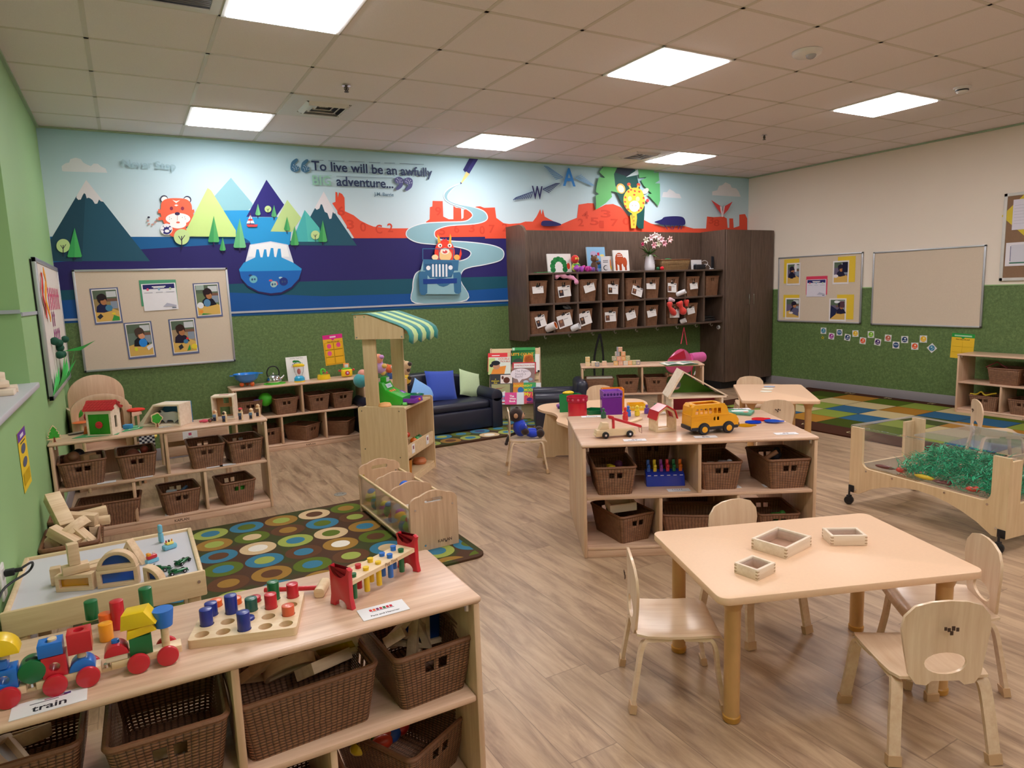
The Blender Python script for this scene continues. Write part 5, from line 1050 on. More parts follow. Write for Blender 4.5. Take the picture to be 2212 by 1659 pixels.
# front rim ends of every basket in the cubby close-up (x left, x right, card x0,y0,x1,y1, tilt)
ZC=lambda x,y:(1130+x/5.027,580+y/5.027)
CD=[(65,265,98,192,225,272,-2),(345,530,378,185,520,312,-6),(610,812,660,168,782,255,-14),(885,1050,920,170,1035,280,3),(1108,1318,1180,195,1300,300,18),(1340,1485,1338,160,1442,225,2),(1572,1690,1570,155,1668,262,4),(1785,1918,1812,155,1898,225,-4),(1990,2130,0,0,0,0,0),
    (75,272,135,510,250,640,-14),(350,545,372,495,532,638,-14),(608,748,608,470,742,615,-14),(875,1035,888,470,1012,578,-1),(1112,1258,1120,465,1225,552,-14),(1340,1468,1348,450,1448,525,-8),(1572,1700,1590,440,1700,535,2),(1782,1890,1782,420,1865,495,-10)]
PHC=['6a4a40','3a3038','7a5a50','4a3a34']
for k,(lb,cd) in enumerate(CL):
    col=k if k<9 else k-9; top=k<9; zb=(CM if top else CB)+.001; xl,xr=XS[col]+.013,XS[col+1]-.013
    a0=PY(*ZC(CD[k][0],150 if top else 430),CYF+.03).x; a1=PY(*ZC(CD[k][1],150 if top else 430),CYF+.03).x; w_=max(.2,min(.25,a1-a0)); cx=min(max((a0+a1)/2,xl+w_/2+.003),xr-w_/2-.003)
    c=clone(cbk,(cx,CYF+.03+.15,zb),0,'wicker cubby basket '+lb,'wicker baskets in the cubby unit',(w_/.225,1,1))
    if not cd: continue
    q=CD[k]; p0=PY(*ZC(q[2],q[3]),CYF+.02); p1=PY(*ZC(q[4],q[5]),CYF+.02); cw=max(.05,(p1.x-p0.x)*.96); chh=max(.04,(p0.z-p1.z)*.9); rt=R(q[6])
    t=thing('name_card','card on cubby basket '+lb,'name card',((p0.x+p1.x)/2,CYF+.022,(p0.z+p1.z)/2),0,'name cards clipped on the cubby baskets'); t.rotation_euler=(R(-4),-rt*-1,0)
    b=B().mat(WHITE); b.box((0,0,0),(cw,.0015,chh))
    if (q[5]-q[3])>95: b.mat(inkm(PHC[k%4])).box((-cw*.27,-.0012,-.1*chh),(cw*.36,.0008,chh*.55)); b.mat(inkm('a87858')).cyl((-cw*.27,-.0018,.02*chh),cw*.09,.0006,14,rot=(PI/2,0,0))
    b.mat(inkm('30343c')).box((cw*.35,-.0012,chh*.4),(cw*.2,.0006,chh*.08)); b.mat(inkm('a8a8b0')).box((cw*.12,-.0012,chh*.12),(cw*.3,.0006,chh*.05)); b.build('card',t,smooth=False)
    b=B().mat(BLACK); b.prism([(-.024,0),(.024,0),(.014,.022),(-.014,.022)],.012,-.006,plane='xz'); b.mat(CHROME); b.tube([(-.006,.0,.02),(-.007,.0,.045),(.007,.0,.045),(.006,.0,.02)],.0012,6); o=b.build('clip',t); o.location=(0,0,chh/2-.008)
kill(cbk)
def hung(name,label,cat,b,loc,rz=0,group=None): return one(b,name,label,cat,loc,rz,group)
def wp(x,y,yy=CYF+.02): return PY(*ZC(x,y),yy)
def fluffy(pts,r,c,name,label,cat,rough=.9):
    b=B().mat(M('cloth_'+c,c,rough,.10,30,bump=.5,bsc=70,sheen=.3)); rr=[r*(1-.25*abs(2*i/(len(pts)-1)-1)) for i in range(len(pts))]; b.tube(smooth_path(pts,4,False),[r*(.85+.25*math.sin(i*1.3)) for i in range((len(pts)-1)*4+1)],12); one(b,name,label,cat,ang=80)
L3=lambda x,y,yy=CYF+.03: tuple(wp(x,y,yy))
fluffy([L3(345,95),L3(400,75),L3(470,90),L3(520,95)],.028,'e8a4c4','fluffy_garment','pink fluffy garment bunched on the second basket of the top row','clothing')
fluffy([L3(520,95),L3(565,120,CYF-.01),L3(585,170,CYF-.02)],.025,'e39ac0','garment_sleeve','pink sleeve hanging out of the second cubby of the top row','clothing')
for (pts,r,lb) in (([L3(1590,370,CYF+.0),L3(1600,430,CYF-.02),L3(1650,500,CYF-.02)],.036,'left puffy red jacket sleeve hanging out of the cubby'),([L3(1690,360,CYF),L3(1720,430,CYF-.02),L3(1750,490,CYF-.02)],.044,'right puffy red jacket sleeve hanging out of the cubby'),([L3(1770,340,CYF),L3(1775,410,CYF-.01)],.034,'puffy red jacket body bunched in the cubby opening')):
    fluffy(pts,r,'dc3a30','jacket_sleeve',lb,'clothing',.6)
fluffy([L3(1580,335,CYF),L3(1640,350,CYF-.01)],.028,'d8b8c4','mitten','pale pink mitten above the red jacket sleeves','clothing')
def roll(px,py,label,c='e0dfe4',ic=None,r=.034,L=.10,rx=70,rz=35):
    p=wp(px,py,CYF-.0); b=B().mat(M('paper_roll_'+c,c,.6,.03)); pr=[(r,-L/2),(r,L/2),(r*.86,L/2),(r*.84,-L/2),(r,-L/2)]; b.lathe(pr,n=24)
    if ic: b.mat(M('roll_in_'+ic,ic,.6)); b.lathe([(r*.84,L/2-.001),(r*.8,-L/2)],n=24)
    o=b.build('paper_roll'); o.location=p; o.rotation_euler=(R(rx),0,R(rz)); tag(o,label,'rolled paper'); o['group']='rolled papers in the cubbies'
roll(305,635,'white paper roll with an orange inside at the bottom left cubby','dcd4d4','e07830',.045,.12)
roll(570,640,'white paper roll sticking out between the second and third bottom cubbies',r=.036)
roll(1715,265,'white paper roll in the top row above the red jacket sleeves',r=.030,L=.12)
roll(1740,570,'short white paper roll below the red jacket sleeves',r=.03,L=.07)
b=B().mat(BLACK); b.box((0,0,.02),(.24,.30,.04),.008); b.box((0,-.02,.055),(.22,.26,.022),.006); one(b,'folded_dark_cloth','dark folded stack in the empty bottom right cubby','clothing',((XS[8]+XS[9])/2-.03,CYF+.2,CB+.001))
b=B().mat(M('pale_plastic','c8ccd4',.2,alpha=.6)); rn=random.Random(2)
for i in range(5): b.sph((rn.uniform(-.05,.05),rn.uniform(-.03,.03),rn.uniform(0,.03)),.03,10,(1.4,1,.6),rot=(rn.random(),rn.random(),0))
p=wp(490,420,CYF+.15); one(b,'plastic_bag','crumpled clear plastic bag on a bottom row cubby basket','bag',(p.x,CYF+.17,CB+.262))
# tall cabinet
def tall_cabinet():
    x0,x1,yf,H=6.895,7.80,2.45,2.105; t=thing('tall_cabinet','tall dark wood two door cabinet in the far right corner','cabinet',(x0,yf,0)); W_=x1-x0; D_=YB-yf
    b=B().mat(DW); b.box((W_/2,D_/2+.007,(H+.1)/2),(W_,D_-.022,H-.1)); b.build('body',t,smooth=False)
    b=B().mat(M('cabinet_plinth','17151a',.6)); b.box((W_/2,D_/2+.04,.05),(W_-.004,D_-.085,.10)); b.build('plinth',t,smooth=False)
    for k in (0,1):
        cx=W_/4+k*W_/2; b=B().mat(DW); b.box((cx,.0,(H+.1)/2),(W_/2-.006,.02,H-.11),.0015); d=b.build('door',t)
        b=B().mat(CHROME); x=W_/2+(.045 if k else -.045); z=1.19; b.tube([(x,-.01,z-.07),(x,-.035,z-.065),(x,-.035,z+.065),(x,-.01,z+.07)],.005,8); b.build('handle',d)
    return t
tall_cabinet()
p=PX(1551,707,6.88); b=B().mat(M('dial_white','dcdcdc',.3)); b.cyl((0,0,0),.028,.015,24,rot=(0,PI/2,0),bev=.003); b.mat(M('dial_grey','8a8a90')); b.cyl((-.01,0,0),.014,.004,16,rot=(0,PI/2,0)); one(b,'door_stop','small round white disc on the side of the tall cabinet','wall disc',(6.895-.008,p.y if 2.45<p.y<2.9 else 2.6,p.z))
# things on top of the cubbies (zoom of 1160..1380 and 1360..1560)
ZT_=lambda x,y:(1160+x/10.055,500+y/10.05); ZU=lambda x,y:(1360+x/11.06,490+y/11.06)
def standing(x0,y0,x1,z,yy,name,label,c,art=(),lines=(),lean=8,th=.012,f=ZT_,rz=0):
    p0=PY(*f(x0,y0),yy); p1=PY(*f(x1,y0),yy); w_=p1.x-p0.x; h_=(p0.z-z)/math.cos(R(lean)); b=B().mat(M('book_pages','e9e4da',.7)); b.box((w_/2,.004,h_/2),(w_-.003,th,h_-.003)); b.mat(M('cover_'+c,c,.35,.03)); b.box((w_/2,-th/2+.003,h_/2),(w_,.003,h_)); b.box((w_/2,th/2+.005,h_/2),(w_,.003,h_))
    k=0
    for cc,pl in art: k+=1; b.mat(inkm(cc)); b.add([(x*w_,-th/2+.0012-.0001*k,q*h_) for x,q in pl],[list(range(len(pl)))])
    for cc,s_,x,q,ww,bd in lines: k+=1; b.mat(inkm(cc)); b.text(s_,(x*w_,-th/2+.0012-.0001*k,q*h_),(1,0,0),(0,0,1),w=ww*w_,bold=bd)
    o=b.build(name,smooth=False); o.location=(p0.x,yy,z); o.rotation_euler=(R(-lean),0,R(rz)); return tag(o,label,'book')
EL=lambda cx,cz,rx,rz_: [(cx+rx*math.cos(a),cz+rz_*math.sin(a)) for a in [2*PI*i/22 for i in range(22)]]
QD=lambda x0,z0,x1,z1:[(x0,z0),(x1,z0),(x1,z1),(x0,z1)]
arc=[]
for i in range(9): a=R(200-i*27.5); arc.append(('2c8a48' if i%2 else '1f7a40',EL(.46+.27*math.cos(a),.30+.42*math.sin(a),.11,.14)))
standing(235,485,745,CT,2.68,'picture_book','white picture book with a green arch drawing standing on the cubby unit','eeecec',arc+[('d8402c',EL(.87,.34,.07,.17))],lean=6)
standing(1105,335,1500,CT,2.76,'picture_book','light blue picture book standing at the back of the cubby top','8fbfe6',[('b8a8d0',EL(.35,.72,.18,.12)),('d02848',QD(.56,.66,.68,.78)),('e8d88c',EL(.82,.66,.12,.05)),('2f6fae',EL(.6,.3,.2,.16))],lean=7)
standing(1400,540,1560,CT,2.66,'greeting_card','white lettered card standing on the cubby unit beside the orange bear book','d8d6dc',[('50505c',QD(.2,.6,.8,.64)),('50505c',QD(.2,.7,.8,.74)),('3a3a44',EL(.5,.25,.28,.17)),('d8d6dc',EL(.56,.25,.24,.13))],lean=5,th=.003,rz=-14)
standing(1560,535,1680,CT,2.66,'greeting_card','white card with an orange and yellow feather shape on the cubby unit','e2dee0',[('e88a4c',EL(.45,.5,.17,.3)),('e8c83c',EL(.55,.25,.14,.15))],lean=5,th=.003,rz=12)
standing(1670,405,2005,CT,2.64,'picture_book','white picture book with a large orange brown bear shape on its cover','eceaea',[('b8502c',EL(.38,.58,.27,.30)),('b8502c',EL(.72,.42,.15,.24)),('a84420',QD(.1,.04,.22,.5)),('a84420',QD(.34,.04,.5,.4)),('a84420',QD(.7,.04,.82,.3)),('f0e0dc',QD(.25,.7,.6,.73)),('f0e0dc',QD(.25,.78,.5,.81))],lean=6)
def plush(name,label,parts,loc,rz=0,group=None):
    b=B()
    for c,cc,r,sc in parts: b.mat(M('plush_'+cc,cc,.95,.12,40,bump=.6,bsc=90,sheen=.4)); b.sph(c,r,16,sc)
    return one(b,name,label,'soft toy',loc,rz,group,ang=80)
p=PY(*ZT_(850,870),2.66)
plush('soft_toy','soft toy with a round red head and striped green body on the cubby unit',[((0,0,.06),'d8e04c',.055,(1,.7,1.1)),((0,-.008,.085),'3f9a4c',.05,(1,.75,.35)),((0,-.008,.05),'4aa0a0',.052,(1,.75,.3)),((-.02,-.01,.15),'d83028',.05,(1,.9,1)),((-.035,-.052,.155),'f0e060',.01,(1,1,1.4)),((-.005,-.054,.155),'f0e060',.01,(1,1,1.4))],(p.x,2.66,CT))
for dx,cc,lb in ((.0,'a040b0','purple crumpled scarf on the cubby unit'),(.10,'c82f9a','magenta crumpled scarf beside the purple one'),(.19,'7a50a0','violet crumpled scarf beside the bear puppet')):
    b=B().mat(M('scarf_'+cc,cc,.8,.2,40,bump=.6,bsc=50,sheen=.3)); rn=random.Random(int(dx*100))
    for i in range(7): b.sph((rn.uniform(-.05,.05),rn.uniform(-.03,.03),rn.uniform(.02,.05)),.028,10,(1.3,.9,.7),rot=(rn.random()*3,rn.random()*3,0))
    one(b,'scarf',lb,'cloth',(p.x+dx,2.60,CT+.004),ang=80)
p=PY(*ZT_(1245,870),2.60)
plush('hand_puppet','brown bear hand puppet sitting on the cubby unit',[((0,0,.06),'5a4030',.05,(.9,.8,1.3)),((0,0,.15),'6a4a34',.042,(1,.95,.95)),((.02,-.035,.14),'b08a50',.02,(1,1,.8)),((-.03,0,.185),'503828',.014,(1,.6,1)),((.03,0,.185),'503828',.014,(1,.6,1)),((.045,-.02,.10),'4a3428',.02,(1.6,1,1))],(p.x,2.60,CT))
b=B().mat(M('green_ribbon','1f9a4a',.6)); q0,q1,q2=PY(*ZT_(-40,885),2.58),PY(*ZT_(120,880),2.60),PY(*ZT_(320,850),2.62)
b.tube([(max(q0.x,CX0+.02),2.58,CT+.005),(q1.x,2.60,CT+.006),(q2.x,2.62,CT+.012)],.01,flat=(.05,.006)); one(b,'green_cloth_strip','green cloth strip lying on the left end of the cubby unit','cloth')
# vase of lilies
p=PY(*ZU(480,1050),2.66); t=thing('flower_vase','white ceramic vase with pink and white lilies on the cubby unit','vase',(p.x,2.66,CT))
b=B().mat(M('white_ceramic','e6e4ee',.15,.02,coat=.5)); b.lathe([(0,0),(.055,0),(.064,.012),(.066,.05),(.060,.11),(.05,.17),(.046,.195),(.042,.195),(.045,.16),(0,.02)],n=32); b.build('vase_body',t)
b=B().mat(inkm('7a7a88')); 
for i,s_ in enumerate(('live','love','laugh')): b.text(s_,(.0,-.0635+.003*i*-1,.13-i*.022),(1,0,0),(0,0,1),w=.035,off=.001)
b.build('lettering',t,smooth=False)
rn=random.Random(11)
for i,(x,y,c1,c2) in enumerate(((450,270,'f2d2dc','d8849c'),(630,260,'f4e6e4','e8b8c0'),(500,450,'ecaebc','c85a80'),(770,400,'e6a8b8','c86080'),(900,310,'f4c8c8','e09090'),(320,330,'ece8dc','d8d8b8'),(640,410,'f0eedc','e0dca8'),(540,220,'f4e2e0','e0a8b0'),(240,420,'d8487c','b02860'),(690,320,'f2c4d0','d07898'))):
    q=PY(*ZU(x,y),2.62); c=(q.x-p.x,-.05-.03*rn.random(),q.z-CT)
    b=B().mat(M('petal_'+c1,c1,.6,.06,20)); s_=.052 if i not in (8,) else .03
    for k in range(6):
        a=k*PI/3+i; tip=Vector((math.cos(a)*s_,-.03,math.sin(a)*s_)); mid=Vector((math.cos(a)*s_*.5,-.028,math.sin(a)*s_*.5)); sd=Vector((-math.sin(a),0,math.cos(a)))*s_*.26; o_=Vector(c)
        b.add([o_,o_+mid+sd,o_+tip,o_+mid-sd,o_+mid*1.02+Vector((0,-.006,0))],[(0,4,1),(1,4,2),(2,4,3),(3,4,0)])
    b.mat(M('petal_heart_'+c2,c2,.6)); b.sph((c[0],c[1]-.012,c[2]),.008,8); b.build('lily',t,smooth=False)
    b=B().mat(M('stem_green','3c5a28',.6)); b.tube([(0,0,.19),(c[0]*.5,c[1]*.3,.20+(c[2]-.2)*.6),c],.0025,6); b.build('stem',t)
for i in range(40):
    a=rn.uniform(0,2*PI); L_=rn.uniform(.09,.17); e_=rn.uniform(-.35,.6); o_=Vector((0,-.0,.20)); d=Vector((math.cos(a),math.sin(a)*.5-.2,e_)).normalized(); sd=d.cross(Vector((0,0,1))).normalized()*.011
    b=B().mat(M('leaf_green','44642c',.6,.2)); b.add([o_,o_+d*L_*.5+sd+Vector((0,0,.012)),o_+d*L_,o_+d*L_*.5-sd+Vector((0,0,.012))],[(0,1,2,3)]); b.build('leaf',t,smooth=False)
# basket, ball, papers, gadgets
p0=PY(*ZU(760,790),2.58); p1=PY(*ZU(1460,790),2.58); w_=p1.x-p0.x
o=make_basket(w_,.26,p0.z-CT,.86,'wide tan wicker basket of yarn and cloth on the cubby unit',WKT,hz=(.5,.5001),hw=.01); o.location=((p0.x+p1.x)/2,2.71,CT+.001)
for dx,cc,rr,lb in ((-.07,'12a860',.05,'green yarn bundle on top of the tan basket'),(.01,'e0508c',.03,'pink yarn bundle in the tan basket'),(.08,'ece0c0',.035,'cream cloth bundle at the right of the tan basket'),(-.12,'d84040',.02,'small red pompom at the back of the tan basket')):
    b=B().mat(M('yarn_'+cc,cc,.9,.15,60,bump=.8,bsc=90)); b.sph((0,0,0),rr,16,(1.5,1,.55)); b.sph((rr*.6,0,.004),rr*.7,12,(1.2,1,.6)); one(b,'yarn_bundle',lb,'yarn',((p0.x+p1.x)/2+dx,2.66,p0.z-.008),ang=80)
p=PY(*ZU(775,1010),2.55); b=B().mat(M('pompom_red','d82030',.9,bump=.8,bsc=90)); b.sph((0,0,0),.024,16); one(b,'pompom','small red ball left of the tan basket on the cubby unit','ball',(p.x,2.55,CT+.024),ang=80)
b=B().mat(M('pompom_green','1c5a34',.9,bump=.8,bsc=90)); b.sph((0,0,0),.022,16); one(b,'pompom','dark green ball behind the red ball on the cubby unit','ball',(p.x-.025,2.60,CT+.022),ang=80)
standing(1485,790,1730,CT,2.70,'framed_note','white printed card standing right of the tan basket','e2e0e4',[('8a9ab0',QD(.15,.55,.5,.6)),('4a5a78',QD(.5,.4,.9,.5))],f=ZU,lean=5,th=.003)
p=PY(*ZU(1670,1030),2.58); b=B().mat(M('speaker_black','14161f',.5)); b.box((0,0,.032),(.17,.06,.064),.012); one(b,'small_speaker','small black speaker in front of the white card on the cubby unit','speaker',(p.x,2.58,CT))
p=PY(*ZU(1980,1020),2.62); b=B().mat(M('speaker_black')); b.box((0,0,.085),(.045,.012,.17),.003,rot=(R(-8),R(8),0)); b.box((0,.0,.004),(.05,.05,.008),.002); one(b,'tablet_stand','thin black tablet standing at the right end of the cubby top','tablet',(p.x,2.62,CT))
b=B().mat(M('white_cable','e4e4ea',.4)); q=[PY(*ZU(x,y),2.62) for x,y in ((1730,825),(1800,805),(1865,850),(1850,900),(1800,960))]; q2=[PY(*ZU(x,y),2.61) for x,y in ((1790,890),(1860,900),(1905,940),(1940,1000))]
b.tube(smooth_path([tuple(v) for v in q],4,False),.003,6); b.tube(smooth_path([tuple(v) for v in q2],4,False),.003,6); b.box((q2[0].x,2.61,q2[0].z-.03),(.02,.02,.05),.004); b.box(((q2[-1].x),2.60,CT+.006),(.05,.03,.012),.003); one(b,'charging_cable','white charging cable curling between the speaker and tablet','cable')
for dx,lb in ((-.02,'left small shiny flat object left of the vase'),(.075,'right small shiny flat object left of the vase')):
    p=PY(*ZU(110+dx*100,1050),2.56); b=B().mat(CHROME); b.sph((0,0,.004),.02,12,(1.2,.8,.2)); one(b,'metal_disc',lb,'metal object',(p.x+dx,2.56,CT+.0005))
# bags on the hooks
def strap(pts,w=.02,c=BLACK,t=.003): b=B().mat(c); b.tube(smooth_path(pts,4,False),.01,flat=(w,t),up=(0,-1,0)); return b
p=PY(1294,722,2.54); x=p.x; t=thing('black_tote_bag','black bag hanging by long straps from a hook, seen behind the alphabet block shelf','bag',(0,0,0))
strap([(x,2.53,.872),(x-.05,2.57,.6),(x-.03,2.6,.34)],.028,M('black_cloth','14161c',.8)).build('strap',t); strap([(x+.01,2.53,.872),(x+.08,2.57,.6),(x+.09,2.6,.34)],.028,M('black_cloth')).build('strap',t)
b=B().mat(M('black_cloth')); b.sph((x+.02,2.60,.22),.14,20,(1,.35,1)); b.build('bag_body',t,ang=80)
p=PY(1476,712,2.54); x=p.x; t=thing('pink_drawstring_bag','shiny pink drawstring bag hanging under the cubby unit','bag',(0,0,0)); PK=M('pink_vinyl','d85a88',.25,.15,14,coat=.4,bump=.3,bsc=20)
a_=PY(1430,790,2.5)
bp=[PY(px,py,2.46) for px,py in ((1474,740),(1500,770),(1505,800),(1480,812),(1450,810),(1436,795),(1440,780))]
b=B().mat(PK); v=[tuple(q) for q in bp]; n_=len(v); c_=sum((Vector(q) for q in v),Vector())/n_; b.add(v+[(c_.x,c_.y-.06,c_.z)]+[(q[0],q[1]+.05,q[2]) for q in v],[(i,(i+1)%n_,n_) for i in range(n_)]+[(i,n_+1+i,n_+1+(i+1)%n_,(i+1)%n_) for i in range(n_)]+[[n_+1+i for i in range(n_)][::-1]]); o=b.build('bag_body',t,ang=70)
md=o.modifiers.new('s','SUBSURF'); md.levels=2; md.render_levels=2
b=B().mat(M('red_panel','d02848',.3,coat=.3)); v=[PY(px,py,2.405) for px,py in ((1478,756),(1482,775),(1455,777),(1442,776))]; b.add([tuple(q) for q in v],[(0,1,2,3)]); b.build('red_patch',t)
for e in ((1471,743),(1484,745)): q=PY(e[0],e[1],2.47); b=B().mat(M('red_cord','c8304c',.6)); b.tube([(x,2.53,.87),tuple(q)],.006,8); b.build('cord',t)
q0,q1=PY(1490,770,2.48),PY(1517,768,2.52); 
t=thing('rolled_pink_blanket','bright pink rolled blanket tied with straps hanging by the pink bag','blanket',(0,0,0)); d_=(q1-q0); L_=d_.length
b=B().mat(M('pink_fleece','ee62b4',.85,.1,30,bump=.4,bsc=50,sheen=.4)); b.tube([tuple(q0+Vector((0,0,-.02))),tuple(q0+d_*.5+Vector((0,0,-.02))),tuple(q1+Vector((0,0,-.02)))],[.06,.068,.068],20); b.build('roll',t)
b=B().mat(M('pink_dark','b83a88',.8)); c=q1+Vector((.0,-.0,-.02)); dn=d_.normalized(); sx=dn.cross(Vector((0,0,1))).normalized()
b.tube([tuple(c+dn*.004+(sx*math.cos(a)+Vector((0,0,1))*math.sin(a))*(.06-a*.0035)) for a in [i*.45 for i in range(32)]],.003,6); b.build('spiral_end',t)
b=B().mat(M('strap_red','d8304c',.6)); q=PY(1494,800,2.46); b.tube(smooth_path([tuple(q0+Vector((.02,-.05,-.08))),tuple(q),tuple(q+Vector((.01,0,-.1))),tuple(q+Vector((.06,0,-.05)))],4,False),.006,8); b.build('strap',t)
b=B().mat(WHITE); q=PY(1501,806,2.42); b.box(tuple(q),(.02,.003,.05),rot=(0,R(30),0)); b.build('tag',t)
# ================================================================ BOARDS, PAPERS, POSTERS
LINEN=N('linen_board'); _n=LINEN.a('ShaderNodeTexNoise',Scale=9.0,Detail=6.0,Roughness=.8); LINEN.l(LINEN.obj((6,6,60)),_n.inputs['Vector']); _n2=LINEN.a('ShaderNodeTexNoise',Scale=9.0,Detail=6.0,Roughness=.8); LINEN.l(LINEN.obj((60,60,6)),_n2.inputs['Vector'])
LINEN.l(LINEN.mix(LINEN.math('MULTIPLY',LINEN.math('ADD',_n.outputs['Fac'],_n2.outputs['Fac']),.5),lin('b6a48e'),lin('eadac8')),LINEN.b.inputs['Base Color']); LINEN.b.inputs['Roughness'].default_value=.85; LINEN=LINEN.mat
def wallframe(side):
    if side=='back': return (lambda px,py:PY(px,py,YB)),(lambda q:(q.x,q.z)),Vector((1,0,0)),Vector((0,-1,0)),(lambda u,v,o=0:Vector((u,YB-o,v)))
    if side=='right': return (lambda px,py:PX(px,py,XR)),(lambda q:(-q.y,q.z)),Vector((0,-1,0)),Vector((-1,0,0)),(lambda u,v,o=0:Vector((XR-o,-u,v)))
    return (lambda px,py:PX(px,py,XL)),(lambda q:(q.y,q.z)),Vector((0,1,0)),Vector((1,0,0)),(lambda u,v,o=0:Vector((XL+o,u,v)))
def rectpx(side,*pts):
    f,g,*_=wallframe(side); q=[g(f(*p)) for p in pts]; us=[a for a,_ in q]; vs=[b for _,b in q]
    if len(q)==4: return (us[0]+us[3])/2,(us[1]+us[2])/2,(vs[2]+vs[3])/2,(vs[0]+vs[1])/2
    return min(us),max(us),min(vs),max(vs)
def wbox(b,side,u0,u1,v0,v1,o0,o1,bev=0):
    T=wallframe(side)[4]; c=T((u0+u1)/2,(v0+v1)/2,(o0+o1)/2); d=(o1-o0)
    b.box(tuple(c),((u1-u0),d,(v1-v0)) if side=='back' else (d,(u1-u0),(v1-v0)),bev)
def wpoly(b,side,pts,o): T=wallframe(side)[4]; b.add([T(u,v,o) for u,v in pts],[list(range(len(pts)))])
def board(side,label,*pts,mat=None,name='bulletin_board'):
    u0,u1,v0,v1=rectpx(side,*pts); t=thing(name,label,'bulletin board',wallframe(side)[4](0,0,0)*0)
    b=B().mat(mat or LINEN); wbox(b,side,u0+.01,u1-.01,v0+.01,v1-.01,.002,.014); b.build('linen_face',t,smooth=False)
    b=B().mat(ALU); w_=.018
    for r in ((u0,u1,v1-w_,v1),(u0,u1,v0,v0+w_),(u0,u0+w_,v0,v1),(u1-w_,u1,v0,v1)): wbox(b,side,*r,.001,.022,.002)
    b.build('frame',t); return u0,u1,v0,v1
def sheet(side,u0,u1,v0,v1,c,name,label,cat,o=.016,tilt=0,art=(),th=.0012,group=None):
    """paper fixed flat on a board; art in 0..1 sheet coordinates"""
    T=wallframe(side)[4]; cu,cv=(u0+u1)/2,(v0+v1)/2; t=R(tilt)
    def X(a,q,oo): x,y=(a-.5)*(u1-u0),(q-.5)*(v1-v0); return T(cu+x*math.cos(t)-y*math.sin(t),cv+x*math.sin(t)+y*math.cos(t),oo)
    b=B().mat(M('paper_'+c,c,.6,.03)); b.add([X(0,0,o),X(1,0,o),X(1,1,o),X(0,1,o),X(0,0,o+th),X(1,0,o+th),X(1,1,o+th),X(0,1,o+th)],[(0,1,2,3),(4,5,6,7),(0,1,5,4),(1,2,6,5),(2,3,7,6),(3,0,4,7)])
    k=0
    for cc,pl in art:
        k+=1; b.mat(inkm(cc)); 
        if isinstance(pl,tuple) and isinstance(pl[0],str):
            s_,x,y,w_=pl; p=X(x,y,o+th+.0003*k); b.text(s_,p,X(1,y,0)-X(0,y,0),X(x,1,0)-X(x,0,0),w=w_*(u1-u0),bold=True)
        else: b.add([X(x,y,o+th+.0003*k) for x,y in pl],[list(range(len(pl)))])
    return one(b,name,label,cat,group=group,smooth=False)
# --- left board on the back wall
board('back','large linen bulletin board with four photos and a form on the back wall',(155,585),(490.7,576.6),(507.8,778.8),(183,805.6))
ZP=lambda x,y:(170+x/6.703,590+y/6.703)
EL2=lambda cx,cz,rx,rz_: [(cx+rx*math.cos(a),cz+rz_*math.sin(a)) for a in [2*PI*i/18 for i in range(18)]]
def kidphoto(bg,hair,shirt,hx=.4,extra=(),face=1,skin='b07850'):
    """printed picture: a child leaning over a yellow table"""
    a=[('e8e4e4',QD(.05,.05,.95,.97)),(bg,QD(.08,.08,.92,.94)),('5a6a58',QD(.08,.70,.92,.94)),('c8ccd0',QD(.55,.74,.9,.9)),('7a5a4a',QD(.4,.62,.92,.70)),('8a96a8',QD(.66,.42,.9,.62)),
       ('d8b060',[(.08,.08),(.92,.08),(.92,.34),(.6,.46),(.08,.36)]),(shirt,[(hx-.26,.34),(hx-.22,.5),(hx-.05,.6),(hx+.18,.52),(hx+.3,.36),(hx,.32)]),(hair,EL2(hx,.70,.17,.15)),(skin,EL2(hx+.04,.62,.11,.09)),(hair,EL2(hx-.02,.745,.16,.09))]
    return a+list(extra)
GP='photo prints on the large back wall board'
for (x0,y0,x1,y1,lb,ar,tl) in ((165,220,635,725,'photo of a child holding a blue bowl, leftmost on the large board',kidphoto('9a8458','2a2024','22264a',.38,[('4a80a0',EL2(.58,.44,.13,.09)),('30343c',[(.12,.22),(.26,.3),(.34,.22),(.2,.14)]),('3f9a48',[(.62,.08),(.9,.08),(.9,.18),(.72,.24)]),('e8d040',EL2(.72,.28,.07,.03))]),2),
   (655,715,1115,1215,'photo of a short haired child with a blue ball, lower left on the large board',kidphoto('6a7a70','4a3a34','1c1c24',.52,[('2f8ae0',EL2(.6,.42,.15,.12)),('e4e4ec',[(.7,.3),(.92,.38),(.92,.28),(.75,.2)]),('d8e03c',EL2(.32,.26,.06,.05)),('d89a78',EL2(.58,.60,.11,.07))]),2),
   (1300,665,1740,1160,'photo of a child among toys at a yellow table, lower right on the large board',kidphoto('a89070','382420','241c30',.4,[('4a80a8',EL2(.55,.36,.09,.06)),('d83040',EL2(.62,.44,.05,.03)),('e8d040',EL2(.84,.2,.11,.08)),('3f9a48',[(.55,.1),(.68,.28),(.7,.12)]),('30343c',[(.25,.24),(.38,.3),(.44,.2),(.3,.14)])]),1.5),
   (1650,145,2080,630,'photo of a child behind a blue ball at the upper right of the large board',kidphoto('6a7a58','2a1c20','1c1a28',.52,[('5a88b0',EL2(.46,.42,.13,.11)),('e4e4e8',EL2(.2,.36,.12,.09)),('e8943c',EL2(.2,.18,.08,.05)),('3f9a48',[(.2,.08),(.25,.13),(.6,.1)]),('a0b0a8',QD(.1,.8,.4,.94))]),1.5)):
    u0,u1,v0,v1=rectpx('back',ZP(x0,y0),ZP(x1,y1)); sheet('back',u0,u1,v0,v1,'5a648c','photo_print',lb,'photo print',tilt=tl,art=ar,group=GP)
